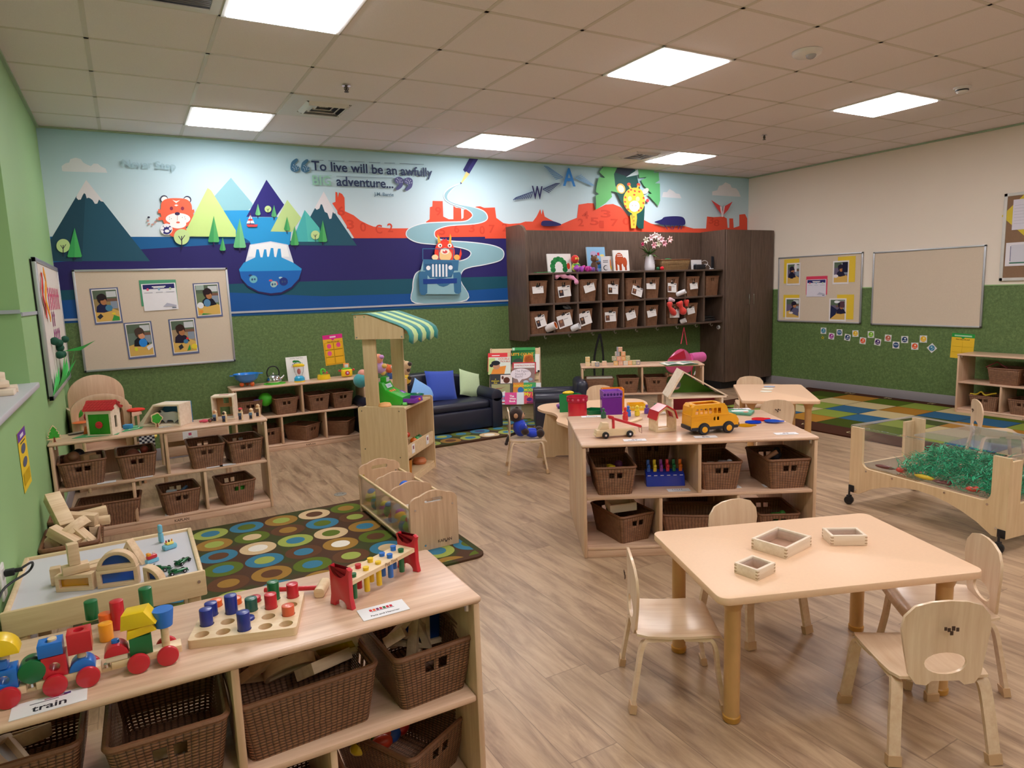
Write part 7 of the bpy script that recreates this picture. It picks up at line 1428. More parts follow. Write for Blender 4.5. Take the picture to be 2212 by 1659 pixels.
for px,py,top,m_,nm in ((199.5,1341,1303,GREEN,'green cylinder standing behind the middle train car'),(257.6,1362,1303,RED,'tall red cylinder standing behind the yellow roof block'),(231,1366,1330,ORA,'orange cylinder behind the amber one'),(231,1388,1352,AMB,'short amber cylinder standing behind the train'),(320,1336,1275,GREEN,'tall dark green cylinder standing behind the blue cup')):
    p=P(px,py,SH); h=HZ(p.x,p.y,top)-SH; b=B().mat(m_); b.cyl((0,0,h/2),.0155,h,28,bev=.001); one(b,'toy_cylinder',nm,'toy cylinder',(p.x,p.y+.015,ZT),0,GC)
# ---------------------------------------------------------------- CYLINDER BOARD
a_=math.atan2(-2.309+2.233,.328-.093); t=thing('cylinder_board','wooden board with rows of round holes holding coloured cylinders','peg board toy',(.092,-2.224,ZT),a_); BW,BD,BH=.247,.205,.021
hs=[]; 
for r in range(4):
    for c in range(5): hs.append((BW*(.11+.195*c),BD*(.125+.25*r)))
b=B().mat(TOYW); b.prism(rrect(BW,BD,.008,3,BW/2,BD/2),BH,0,holes=[circ(.0165,18,x,y) for x,y in hs]); b.build('board',t)
b=B().mat(M('hole_bottom','b48a60',.6)); b.box((BW/2,BD/2,.001),(BW-.01,BD-.01,.002)); b.build('board_base',t,smooth=False)
Mw=Matrix.Translation(t.location)@Euler((0,0,a_)).to_matrix().to_4x4()
for c,r,m_,h,nm in ((0,1,NAVY,.058,'front left navy blue'),(2,0,NAVY,.062,'front middle navy blue'),(0,2,NAVY,.05,'second left navy blue'),(1,2,NAVY,.064,'tall navy blue'),(2,2,M('paint_teal','1c5a50',.32,coat=.3),.050,'teal green'),(3,2,RED,.055,'middle red'),(4,3,RED,.054,'rear right red'),(4,1,M('paint_coral','e0603c',.32,coat=.3),.042,'coral orange'),(3,3,GREEN,.066,'tall rear green'),(0,3,ORA,.034,'low rear left orange'),(1,3,ORA,.034,'low rear orange'),(2,1,NAVY,.024,'low inner blue'),(2,3,RED,.030,'low rear red')):
    x,y=hs[r*5+c]; p=Mw@Vector((x,y,.003)); b=B().mat(m_); b.cyl((0,0,h/2),.0152,h,28,bev=.001); one(b,'toy_cylinder','%s cylinder standing in the holed wooden board'%nm,'toy cylinder',p,0,'cylinders in the wooden board')
# ---------------------------------------------------------------- HAMMER BENCH
F0=Vector((.465,-2.209)); F1=Vector((.699,-2.082)); a_=math.atan2(F1.y-F0.y,F1.x-F0.x); L_=(F1-F0).length; t=thing('pounding_bench','red ended wooden pounding bench with coloured pegs','pounding bench toy',(F0.x,F0.y,ZT),a_)
eh=.112; ew=.082; o=[(-ew/2,0),(-ew/2+.02,0)]+[(-.021*math.cos(R(a)),.020*math.sin(R(a))) for a in range(0,181,20)]+[(ew/2-.02,0),(ew/2,0),(ew/2-.006,.03),(ew/2-.006,eh-.02),(ew/2-.002,eh-.006),(ew/2-.012,eh)]+[(.028*math.cos(R(a)),eh-.028*math.sin(R(a))+.0) for a in range(0,181,20)]+[(-ew/2+.012,eh),(-ew/2+.002,eh-.006),(-ew/2+.006,eh-.02),(-ew/2+.006,.03)]
for x in (-.007,L_-.007): b=B().mat(RED); b.at(x,0,0); b.prism(o,.015,0,plane='yz',bev=.0025); b.build('end_board',t)
hp=[(.030+.0475*i+(.0 if j==0 else .0),(-.0145 if j==0 else .0145)) for i in range(5) for j in (0,1)]
b=B().mat(TOYW); b.prism(rrect(L_-.014,.066,.002,2,L_/2,0),.011,.062,holes=[circ(.0083,14,x,y) for x,y in hp]); b.mat(inkm('5a4030')); b.text('Peg Toys',(L_*.5,-.0335,.0645),(1,0,0),(0,0,1),w=.05); b.build('peg_rail',t)
for k,((x,y),m_,up) in enumerate(zip(hp,(GREEN,RED,YEL,RED,YEL,YEL,BLUE,BLUE,GREEN,BLUE),(.008,.006,.008,.010,.006,.010,.010,.008,.008,.012))):
    b=B().mat(m_); b.cyl((x,y,.073+up-.034),.0079,.068,20,bev=.0012); b.cyl((x,y,.073+up-.001),.0086,.004,20); b.build('peg',t)
p=Vector((.30,-2.02)); q=Vector((.44,-2.094)); a_=math.atan2(q.y-p.y,q.x-p.x); L_=(q-p).length
t=thing('toy_hammer','wooden toy hammer with a red handle lying beside the pounding bench','toy hammer',(q.x,q.y,ZT),a_)
b=B().mat(RED); b.cyl((-L_/2,0,.014),.0065,L_,16,rot=(0,PI/2,0),bev=.001); b.build('handle',t)
b=B().mat(TOYW); b.at(0,-.036,0); b.prism(rrect(.028,.026,.009,4,0,.0135),.072,0,plane='xz',bev=.001); b.build('head',t)
# ---------------------------------------------------------------- SHELF LABEL CARDS
def label_card(x,y,z,rz,w,d,text,label,art=()):
    b=B().mat(M('laminated_card','ecebf0',.45,.02)); b.box((0,0,.0006),(w,d,.0012))
    if text: b.mat(inkm('2a2a34')); b.text(text,(0,-d*.33,.0015),(1,0,0),(0,1,0),w=w*min(.62,.075*len(text)+.08),center=True,bold=True)
    for c,px,py,sw,sd in art: b.mat(inkm(c)); b.box((px,py,.0013),(sw,sd,.0003))
    return one(b,'shelf_label_card',label,'label card',(x,y,z),R(rz),'printed label cards on the shelves',smooth=False)
label_card(.548,-2.291,ZT,-1.2,.123,.066,'Pegs and Hammer','white label card reading Pegs and Hammer on the foreground shelf',[(c,-.03+.009*i,.012,.007,.012) for i,c in enumerate(('c82038','e86030','8c2a5c','c82038','3a6a3c','c82038','c82038'))]+[('50505c',0,.003,.06,.002)])
label_card(-.172,-2.300,ZT,1,.132,.060,'train','white label card reading train in front of the wooden train',[('a04068',.01,.018,.04,.003),('5a3a80',.03,.022,.012,.008),('30303c',-.01,.012,.05,.002)])
def lc(sh,px,py,z,text,label,w=.12,art=()):
    u,v=uv_of(sh,px,py,z); v=max(v,.03); a=sh.rotation_euler.z; p=Vector(sh.location[:2])+Vector((math.cos(a),math.sin(a)))*u+Vector((-math.sin(a),math.cos(a)))*v; return label_card(p.x,p.y,z+.0008,math.degrees(sh.rotation_euler.z),w,.05,text,label,art)
PIC=[('6a3a34',-.008,.008,.012,.01),('34343c',.008,.008,.014,.008)]
lc(shB,1371,951,SH,'crane truck','white label card in front of the wooden crane truck',.12,PIC); lc(shB,1524,944,SH,'bus','white label card in front of the yellow bus',.12,PIC); lc(shB,1698,937,SH,'color lenses','white label card near the right end of the bus shelf',.12,PIC)
lc(shB2,1278,900,SH,'blocks','white label card at the back left of the bus shelf top',.13); lc(shB2,1600,884,SH,'puzzle','white label card at the back right of the bus shelf top',.12,PIC)
lc(shB,1336,1063,ZM,'toy animals','label card below the upper left basket of the bus shelf',.12,PIC); lc(shB,1466,1059,ZM,'magnifying glasses','label card below the blue toy piano',.12,[('34343c',-.03+.012*i,.008,.004,.01) for i in range(5)]); lc(shB,1575,1052,ZM,'stuffed animals','label card below the basket right of the divider',.12); lc(shB,1672,1049,ZM,'farm animals','label card below the basket with a brown animal',.12,PIC)
for px,py,z,s_ in ((250,1047,ZM,'first'),(312,1036,ZM,'second'),(465,1011,ZM,'third'),(492,1005,ZM,'fourth'),(375,1110,ZB,'bottom')): lc(shC,px-20 if s_=='first' else px,py,z,'',"%s white label strip along the farm shelf's front edge"%s_,.10)
lc(shC,365,921,SH,'animals','white label card on the farm shelf top beside the tree',.12)
# ---------------------------------------------------------------- WINDOW BOXES on the activity table
def magnifier(cx,cy,rz,w,d,h,label):
    t=thing('magnifier_box',label,'magnifier box',(cx,cy,.4675),rz,'pale wooden magnifier boxes on the activity table'); f=.010
    b=B().mat(PALE); b.prism([(-w/2,-d/2),(w/2,-d/2),(w/2,d/2),(-w/2,d/2)],h,0,holes=[[(-w/2+f,-d/2+f),(w/2-f,-d/2+f),(w/2-f,d/2-f),(-w/2+f,d/2-f)]],bev=.0008); o=b.build('wooden_frame',t)
    b=B().mat(M('joint_brown','a98868',.6))
    for sx in (-1,1):
        for sy in (-1,1):
            for k in range(3): b.box((sx*(w/2-.004),sy*(d/2-.004),h*(.2+.3*k)),(.0086,.0086,h*.09))
    b.build('finger_joints',o,smooth=False)
    n=MATS.get('lens') 
    if n is None:
        k=N('clear_lens'); tr=k.a('ShaderNodeBsdfTransparent'); tr.inputs[0].default_value=(.95,.93,.95,1); gl=k.a('ShaderNodeBsdfGlossy',Roughness=.08); m1=k.n.new('ShaderNodeMixShader'); m1.inputs[0].default_value=.12; k.l(tr.outputs[0],m1.inputs[1]); k.l(gl.outputs[0],m1.inputs[2]); k.l(m1.outputs[0],k.out.inputs[0]); z=k.a('ShaderNodeTexNoise',Scale=9.0); k.l(k.obj(),z.inputs['Vector']); bp=k.a('ShaderNodeBump',Strength=.5,Distance=.01); k.l(z.outputs['Fac'],bp.inputs['Height']); k.l(bp.outputs[0],gl.inputs['Normal']); n=MATS['lens']=k.mat
    b=B().mat(n); b.box((0,0,h-.007),(w-2*f,d-2*f,.003)); b.build('clear_lens',t)
magnifier(2.033,-2.336,R(9),.172,.135,.040,'largest pale wooden magnifier box in the middle of the table')
magnifier(1.782,-2.431,R(7),.10,.088,.036,'smallest pale wooden magnifier box at the left of the table')
magnifier(2.267,-2.425,R(-33),.127,.085,.038,'pale wooden magnifier box at the right rear of the table')
# pale counters on the far table
for px,py,rx,z,lb,c in ((1658,841,.055,0,'rear pale oval tile on the back right table','eeeede'),(1655,846.5,.05,0,'front pale oval tile on the back right table','f0eee0'),(1662,836,.05,0,'blue rimmed tile behind the two pale tiles','a8b4cc')):
    p=P(px,py,.467); b=B().mat(M('tile_'+c,c,.35)); b.lathe([(0,0),(.045,0),(.05,.003),(.045,.007),(0,.007)],n=28,sy=.7); one(b,'oval_tile',lb,'tile',(p.x,p.y,.4675),R(-43),'oval tiles on the back right table')
# blocks in the foreground baskets
WB='window blocks in the foreground baskets'
for px,py,z,kind,w,h,c,rot,lb in ((560,1440,ZM+.10,'tri',.12,.09,'d84080',(30,20,20),'triangular window block with a pink pane at the left of the long foreground basket'),(625,1420,ZM+.11,'arch',.14,.07,'2f9a50',(50,-20,-20),'half round window block with a green pane in the long foreground basket'),(680,1420,ZM+.10,'rect',.14,.07,'c82850',(60,10,30),'window block with a red pane in the long foreground basket'),(735,1390,ZM+.11,'rect',.14,.07,'e8c81c',(25,-15,-30),'window block with a yellow pane at the right of the long foreground basket'),
   (838,1370,ZM+.10,'rect',.12,.06,'e4e4ea',(60,30,60),'window block with a clear pane at the left of the right foreground basket'),(880,1370,ZM+.08,'tri',.14,.12,'2f70d0',(10,12,-20),'tall triangular window block with a blue pane in the right foreground basket'),(905,1375,ZM+.06,'tri',.13,.12,'2f70d0',(5,-20,40),'second triangular window block with a blue pane in the right foreground basket'),(945,1365,ZM+.06,'rect',.10,.11,'2a60b8',(-10,8,10),'upright window block with a dark blue pane in the right foreground basket'),
   (340,1600,ZM+.03,'arch',.13,.065,'5a3a80',(60,0,-15),'half round window block lying in the open weave foreground basket'),
   (30,1570,ZM+.10,'arch',.16,.08,'1c5a80',(70,-10,-20),'half round window block with a dark blue pane in the corner basket'),(45,1610,ZM+.11,'arch',.14,.07,'e0d8d0',(60,20,-60),'arch shaped window block at the front of the corner basket')):
    p=P(px,py,z+.03); window_block(kind,w,h,.03,c,lb,(p.x,p.y,z),rot=rot,group=WB)
for px,py,c,lb in ((800,1590,'3f9a30','green toy in the bottom right foreground basket'),(825,1600,'d8482c','orange red toy in the bottom right foreground basket'),(850,1580,'2f60c8','blue toy in the bottom right foreground basket'),(780,1610,'e0c020','yellow toy in the bottom right foreground basket'),(868,1565,'c83030','red toy at the rear of the bottom right foreground basket')):
    p=P(px,py,ZB+.10); b=B().mat(paint('mix'+c,c)); b.sph((0,0,0),.028,14,(1.2,.8,.8)); b.box((.01,.01,.012),(.04,.02,.02),.004); one(b,'small_toy',lb,'toy',(p.x,p.y,ZB+.095),px%3,'small toys in the bottom foreground basket')
# dark block stack on the window sill
SB='blocks on the window sill'
for k,(y,z,dx,dim,lb) in enumerate(((.10,1.034,0,(.14,.08,.026),'low pale wooden block on the window sill, nearest the camera'),(.24,1.036,.0,(.13,.10,.03),'pale wooden block on the window sill beside the jamb'),(.16,1.066,-.02,(.12,.07,.03),'pale wooden block stacked second on the window sill'),(.30,1.075,-.02,(.05,.07,.075),'upright pale block at the right end of the window sill stack'))):
    b=B().mat(PALE); b.box((0,0,0),dim,.002); o=one(b,'sill_block',lb,'toy block',(-.52+dx,y-.1,z+.003*(k>1)),R(8*k),SB)
window_block('rect',.07,.09,.03,'e8e0c8','small upright window block at the left end of the window sill',(-.56,-.02,1.021),80,group=SB)
# ================================================================ TOYS ON THE MIDDLE AND BACK SHELVES
# --- wooden crane truck
d0=Vector((2.226,-1.057)); d1=Vector((2.359,-1.11)); a_=math.atan2(d1.y-d0.y,d1.x-d0.x)
t=thing('wooden_crane_truck','natural wood toy crane truck with black wheels and a red boom','toy truck',(d0.x,d0.y+.022,ZT),a_)
b=B().mat(TOYW); b.at(0,-.022,0); b.prism([(-.05,.010),(.175,.012),(.160,.048),(-.02,.048),(-.045,.044),(-.052,.03),(-.048,.026),(-.056,.018)],.05,0,plane='xz',bev=.002); b.at(); b.build('chassis',t)
b=B().mat(TOYW); b.at(0,-.019,0); b.prism([(-.030,.0485),(.024,.0485),(.020,.082),(-.012,.084)],.044,0,plane='xz',bev=.002); b.build('cab',t)
for x in (0,.135):
    for y in (-.030,.032): b=B().mat(BLACK); b.cyl((x,y,.0185),.0185,.012,28,rot=(PI/2,0,0),bev=.003); b.mat(CHROME); b.cyl((x,y,.0185),.006,.0136,16,rot=(PI/2,0,0)); b.build('wheel',t)
b=B().mat(RED); b.box((.052,.003,.075),(.012,.02,.056),.002); b.build('crane_post',t)
b=B().mat(RED); b.at(.118,.003,.079,ry=R(19)); b.box((0,0,0),(.19,.016,.014),.002); b.box((-.085,0,.004),(.03,.022,.016),.004); b.at(); b.build('boom',t)
b=B().mat(M('red_string','7a2420',.6)); b.tube([(.195,.003,.052),(.198,.003,.02),(.212,.003,.01),(.212,.003,.05),(.197,.003,.05)],.0014,5); b.build('hook_line',t)
# --- barn with red roof
t=thing('toy_barn','small wooden toy barn with a red roof beside the yellow bus','toy barn',(2.592,-1.09,ZT),R(-14))
fr=[(-.062,0),(.062,0),(.062,.072),(.048,.112),(.0,.142),(-.048,.112),(-.062,.072)]; inn=[(-.050,.012),(.050,.012),(.050,.070),(.040,.104),(0,.128),(-.040,.104),(-.050,.070)]
for y in (-.045,.037): b=B().mat(TOYW); b.at(0,y,0); b.prism(fr,.008,0,plane='xz',holes=[inn]); b.build('end_wall' if y>0 else 'front_frame',t)
b=B().mat(TOYW); b.box((0,0,.004),(.12,.085,.008)); b.build('floor_panel',t)
for x in (-.056,.056): b=B().mat(TOYW); b.box((x,0,.037),(.008,.08,.066)); b.build('side_wall',t)
for p0,p1 in (((-.064,.070),(-.050,.115)),((-.050,.115),(0,.146)),((0,.146),(.050,.115)),((.050,.115),(.064,.070))):
    b=B().mat(RED); vs=[]; dx,dz=p1[0]-p0[0],p1[1]-p0[1]; q=math.hypot(dx,dz); nx,nz=-dz/q*.005,dx/q*.005
    b.at(0,-.055,0); b.prism([p0,p1,(p1[0]+nx,p1[1]+nz),(p0[0]+nx,p0[1]+nz)],.105,0,plane='xz'); b.build('roof_panel',t,smooth=False)
# --- yellow bus
d0=Vector((2.699,-1.307)); d1=Vector((2.838,-1.349)); a_=math.atan2(d1.y-d0.y,d1.x-d0.x); YB_=M('bus_yellow','f0a818',.38,.04,20,coat=.25); BK_=M('bus_black','23232c',.5)
t=thing('toy_bus','yellow toy bus with black wheels and bumpers on the middle shelf','toy bus',(d0.x,d0.y+.045,ZT),a_)
prof=[(-.075,.035),(.205,.035),(.208,.07),(.19,.098),(.150,.104),(.135,.150),(.118,.165),(-.052,.165),(-.066,.150),(-.072,.10)]
sw=lambda x,y,z:Vector((x,y*(1-.25*max(0,(z-.10)/.065)),z))
q=B(); q.at(0,-.055,0)
wins=[rrect(.020,.030,.003,2,x,.128) for x in (-.012,.014,.040,.066,.092)]+[[(-.052,.113),(-.032,.113),(-.032,.143),(-.042,.142),(-.050,.128)]]+[rrect(.012,.02,.001,1,x,.085) for x in (.062,.084)]
for y in (-.055,.050):
    b=B().mat(YB_); b.at(0,y,0); b.prism(prof,.005,0,plane='xz',holes=wins); b.build('side_wall',t)
b=B().mat(YB_)
for (p0,p1) in zip(prof[1:],prof[2:]+prof[:1]):
    if p0[1]<.04 and p1[1]<.04: continue
    if p0[1]>.16 and p1[1]>.16: # roof with an opening
        b.box((-.043,0,.1625),(.02,.10,.006),.002); b.box((.108,0,.1625),(.02,.10,.006),.002); b.box((.033,-.043,.1625),(.17,.018,.006),.002); b.box((.033,.043,.1625),(.17,.018,.006),.002); continue
    b.add([(p0[0],-.054,p0[1]),(p1[0],-.054,p1[1]),(p1[0],.054,p1[1]),(p0[0],.054,p0[1])],[(0,1,2,3)])
b.box((.035,0,.106),(.22,.1105,.003)); b.box((.035,-.0555,.104),(.225,.003,.003)); 
for z in (.074,.083,.092): b.box((.0,-.0555,z),(.12,.0016,.0018))
b.box((-.062,-.02,.16),(.014,.014,.012),.004); b.box((.13,-.03,.155),(.014,.012,.012),.004); b.build('body_shell',t,ang=20)
b=B().mat(BK_); b.box((.065,0,.035),(.285,.112,.022),.006); b.box((-.078,0,.04),(.012,.10,.02),.004); b.box((.21,0,.042),(.014,.10,.022),.005)
for x in (0,.145): b.at(x,-.0575,.030); b.prism([(.036*math.cos(R(a)),.036*math.sin(R(a))) for a in range(0,181,15)]+[(.030*math.cos(R(a)),.030*math.sin(R(a))) for a in range(180,-1,-15)],.115,0,plane='xz'); b.at()
b.build('bumper_and_arches',t)
for x in (0,.145):
    for y in (-.052,.052): b=B().mat(BK_); b.cyl((x,y,.030),.030,.026,32,rot=(PI/2,0,0),bev=.005); w=b.build('tyre',t); b=B().mat(YB_); b.cyl((x,y*1.24,.030),.0165,.006,24,rot=(PI/2,0,0),bev=.002); b.cyl((x,y*1.27,.030),.005,.008,12,rot=(PI/2,0,0)); b.build('hub',w)
# --- coloured lenses
for (x,y,c,lb,fl) in ((3.035,-1.283,'e0a818','yellow translucent lens paddle beside the bus',0),(3.135,-1.255,'1f50d8','dark blue translucent lens paddle on the bus shelf',40),(3.225,-1.225,'e83c44','red translucent lens paddle overlapping the blue ones',5),(3.225,-1.315,'3468d8','blue translucent lens paddle nearest the shelf edge',-20)):
    b=B().mat(acry(c)); k=('e0a818','1f50d8','e83c44','3468d8').index(c); b.prism([(.045*math.cos(R(a)),.045*math.sin(R(a))) for a in range(25,336,12)]+[(.062,-.012),(.066,0),(.062,.012)],.002,0); one(b,'color_paddle',lb,'colour paddle',(x,y,ZT+.0025*k),R(fl-29),'translucent colour paddles')
# --- A-frame house
t=thing('wooden_tent_house','triangular wooden toy house with a green back wall behind the bus','toy house',(3.13,-.79,ZT),R(-31)); 
for x,w_,nm,mt in ((-.17,.012,'side_wall',PALE),):
    b=B().mat(PALE); b.box((-.155,.0,.05),(.012,.17,.10),.001); b.build(nm,t); b=B().mat(PALE); b.box((.155,0,.05),(.012,.17,.10),.001); b.build(nm,t)
b=B().mat(M('dark_red_panel','a01838',.45)); b.box((-.0,.075,.05),(.30,.008,.10)); b.build('red_back_wall',t)
b=B().mat(PALE); b.box((.0,0,.106),(.36,.18,.012),.002); b.build('upper_floor',t)
b=B().mat(PALE); b.at(0,-.09,0); b.prism([(-.185,.112),(-.172,.112),(-.082,.262),(-.09,.275)],.18,0,plane='xz'); b.build('roof_panel',t,smooth=False)
b=B().mat(PALE); b.at(0,-.09,0); b.prism([(-.09,.275),(-.082,.262),(.172,.112),(.19,.112)],.18,0,plane='xz'); b.build('roof_panel',t,smooth=False)
b=B().mat(M('wall_panel_green','4a8c1c',.5)); b.at(0,.078,0); b.prism([(-.165,.113),(.155,.113),(-.085,.255)],.008,0,plane='xz',holes=[circ(.034,22,-.10,.165)]); b.build('green_back_wall',t)
p=Vector((2.90,-.72)); b=B().mat(PALE); b.box((0,0,.006),(.09,.055,.012),.002); b.mat(M('chalk_mix','b8c860',.5,.4,60)); b.box((0,0,.02),(.08,.048,.016),.004); b.mat(WHITE); b.box((0,-.026,.012),(.08,.003,.02)); one(b,'puzzle_tray','small tray of pale green pieces under the wooden toy house','puzzle tray',(p.x,p.y,ZT),R(-29))
p=P(1595,893,SH); b=B().mat(M('book_mix','5a9a80',.5,.5,30)); b.box((0,0,.008),(.17,.12,.016),.002); b.mat(inkm('e8e8ec')); b.box((.01,0,.0165),(.10,.04,.001),rot=(0,0,.4)); b.mat(inkm('3a7a3c')); b.cyl((-.05,.02,.0165),.02,.001,16); b.mat(inkm('c87858')); b.cyl((.05,-.03,.0168),.015,.001,14); one(b,'picture_book','thick green and white picture book lying behind the yellow bus','book',(p.x,p.y,ZT),R(-60))
# --- peg people
def peg_person(x,y,c,lb,h=.055,rz=0):
    b=B().mat(paint('pp'+c,c)); b.box((0,0,h*.22),(.030,.020,h*.44),.004); b.box((0,0,h*.55),(.024,.018,h*.30),.005); b.box((0,0,h*.55),(.038,.014,h*.12),.004); b.cyl((0,0,h*.78),.007,h*.2,14); b.sph((0,0,h*.9),.010,14); one(b,'peg_person',lb,'toy figure',(x,y,ZT),R(rz),'connecting peg people on the bus shelf')
peg_person(2.554,-.60,'1c5a40','dark green peg person standing apart behind the crane truck',.06)
peg_person(2.60,-.755,'d82c34','large red peg person in front of the others',.085)
peg_person(2.705,-.655,'2468d0','blue peg person between the red and yellow ones',.066)
peg_person(2.760,-.675,'ecd02c','yellow peg person beside the toy barn',.064)
peg_person(2.855,-.655,'6a40a0','purple peg person left of the rear green one',.055)
peg_person(2.92,-.665,'1c7048','green peg person at the right end behind the barn roof',.058)
b=B().mat(TOYW); b.at(2.63,-.80,ZT,R(22)); b.prism(rrect(.16,.035,.01,3,0,0),.012,0,bev=.002); one(b,'wooden_plank','flat wooden plank lying behind the crane truck','toy block')
# --- blue toy piano
A=Vector((2.425,-1.150)); C=Vector((2.604,-1.275)); a_=R(-31)
t=thing('toy_magnifier_stand','blue rack holding six coloured round handled toys on the bus shelf','toy rack',((A.x+C.x)/2+.02,(A.y+C.y)/2+.045,ZM+.001),a_)
b=B().mat(M('cobalt_plastic','1434b0',.25,coat=.5)); b.at(-.105,0,0); b.prism([(-.04,0),(.04,0),(.04,.075),(.01,.085),(-.032,.055)],.21,0,plane='yz',bev=.003); b.at(); b.build('rack_body',t)
for k,c in enumerate(('2460c8','ecd02c','8a30a8','e02c4c','127848','f07820')):
    x=-.0875+.035*k; b=B().mat(paint('hd'+c,c)); b.sph((x,-.003,.105),.011,14); b.box((x,.0,.088),(.019,.016,.03),.004); b.box((x,.014,.118),(.017,.012,.04),.004); b.build('coloured_handle',t)
    b=B().mat(WHITE); b.box((x,-.028,.058),(.018,.004,.0015),rot=(R(35),0,0)); b.build('white_edge',t)
# --- open wooden box on the lower basket
u_=shB.rotation_euler.z; c=Vector((math.cos(u_),math.sin(u_))); n_=Vector((-math.sin(u_),math.cos(u_))); q=Vector(shB.location[:2])+c*.225+n_*.17
b=B().mat(PALE); b.prism([(-.075,-.05),(.075,-.05),(.075,.05),(-.075,.05)],.045,0,holes=[[(-.067,-.042),(.067,-.042),(.067,.042),(-.067,.042)]]); b.box((0,0,.003),(.14,.09,.005)); o=one(b,'open_wooden_box','open pale wooden box lying tilted across a wicker basket','box',(q.x,q.y,ZB+.157),0); o.rotation_euler=(R(6),R(-3),u_+R(8))
def fill(sh,u,dep,z,c,lb,kind='ball',r=.03,cat='toy',name='basket_toy'):
    a=sh.rotation_euler.z; q=Vector(sh.location[:2])+Vector((math.cos(a),math.sin(a)))*u+Vector((-math.sin(a),math.cos(a)))*dep
    b=B().mat(M('fill_'+c,c,.55,.12,25)); 
    if kind=='ball': b.sph((0,0,0),r,16)
    elif kind=='soft': b.sph((0,0,0),r,14,(1.3,.9,.8)); b.sph((r*.9,0,r*.5),r*.6,12); b.sph((-r*.8,.01,r*.2),r*.5,12)
    elif kind=='block': b.box((0,0,0),(r*2,r,r*1.2),.003)
    else: b.cyl((0,0,0),r*.35,r*3,12,rot=(R(50),R(30),0),bev=.002)
    return one(b,name,lb,cat,(q.x,q.y,z),R(len(lb)*17),ang=60)
fill(shB,.17,.14,ZM+.12,'d8c020','yellow toy block in the upper left basket of the bus shelf','block',.025); fill(shB,.22,.10,ZM+.115,'d02c44','red ball in the upper left basket of the bus shelf','ball',.02); fill(shB,.16,.09,ZM+.125,'c8c81c','yellow green ball at the rim of the upper left bus shelf basket','ball',.018); fill(shB,.22,.2,ZM+.12,'5a2050','dark purple toy in the upper left basket of the bus shelf','ball',.024)
fill(shB,1.03,.14,ZM+.15,'a8785c','brown toy animal sticking out of the upper right bus shelf basket','stick',.035); fill(shB,1.09,.2,ZM+.14,'2a2430','dark toy in the upper right bus shelf basket','soft',.035)
fill(shB,.78,.12,ZM+.12,'8a8c94','grey toy in the basket right of the divider on the bus shelf','soft',.03); fill(shB,.70,.10,ZM+.13,'d8d0c4','pale card corner in the basket right of the divider','block',.02); fill(shB,1.08,.13,ZB+.09,'2f7a2c','green toy in the dark bottom right basket','soft',.03)
fill(shC,.10,.13,ZM+.15,'7a5238','brown wooden toy heaped in the upper left farm shelf basket','soft',.055); fill(shC,.18,.12,ZM+.15,'b08860','tan block in the upper left farm shelf basket','block',.045); fill(shC,.13,.18,ZM+.17,'18161a','black toy at the back of the upper left farm shelf basket','ball',.035); fill(shC,.22,.10,ZM+.15,'a88a6c','small tan block at the rim of the upper left farm shelf basket','block',.03)
fill(shC,.42,.15,ZM+.12,'7a4434','brown ball in the second farm shelf basket','ball',.048); fill(shC,.49,.17,ZM+.15,'8c3c2c','dark red toy in the second farm shelf basket','ball',.025)
fill(shC,.62,.14,ZB+.12,'b8c4cc','grey blue toy in the bottom middle farm shelf basket','block',.03); fill(shC,.68,.15,ZB+.12,'3a5a78','blue toy in the bottom middle farm shelf basket','stick',.03); fill(shC,1.04,.12,ZB+.07,'3fae2c','green toy inside the bottom right farm shelf basket','ball',.035)
fill(shD,.30,.15,ZM+.145,'4ac02c','large lime green ball in the basket below the kettle','ball',.065); fill(shD,.22,.12,ZM+.14,'7a60a8','purple toy at the left of the lime green ball','block',.03); fill(shD,.62,.15,ZM+.13,'8a4a3c','brown toy food in the basket under the cookbook','soft',.035)
for k in range(7): fill(shG,.88+.035*(k%5),.12+.03*(k//4),ZM+.155+.01*(k%3),('b08868','c89878','8a7060','d8683c','a8806c','c0a080','b8503c')[k],'%s small block heaped in the right basket under the alphabet blocks'%('tan','pinkish','grey brown','orange','brown','pale','brick red')[k],'block',.018,'toy block','small_block')
b=B().mat(M('ivory_box','d8d4c8',.5)); q=Vector(shG.location[:2]); a=shG.rotation_euler.z; q=q+Vector((math.cos(a),math.sin(a)))*.185+Vector((-math.sin(a),math.cos(a)))*.12; b.box((0,0,0),(.27,.10,.02),.004); one(b,'white_box','long white box lying in the left basket under the alphabet blocks','box',(q.x,q.y,ZM+.158),a)
b=B().mat(M('red_handle','7a2024',.5)); b.tube([(0,-.10,0),(0,0,.06),(0,.10,0)],.006,8); one(b,'basket_carry_loop','dark red loop sticking out of the basket on the right wall shelf','loop',(7.56,-.48,ZM+.15))
b=B().mat(M('yellow_trim','d8b828',.5)); b.tube(smooth_path([(0,.12,.0),(0,.06,.0),(0,.02,.03),(0,-.02,.0),(0,-.08,.02),(0,-.12,.03)],4,False),.008,8); one(b,'toy_tray','yellow toy edge sticking out of the lower right wall basket','toy',(7.5,-.40,ZB+.15))
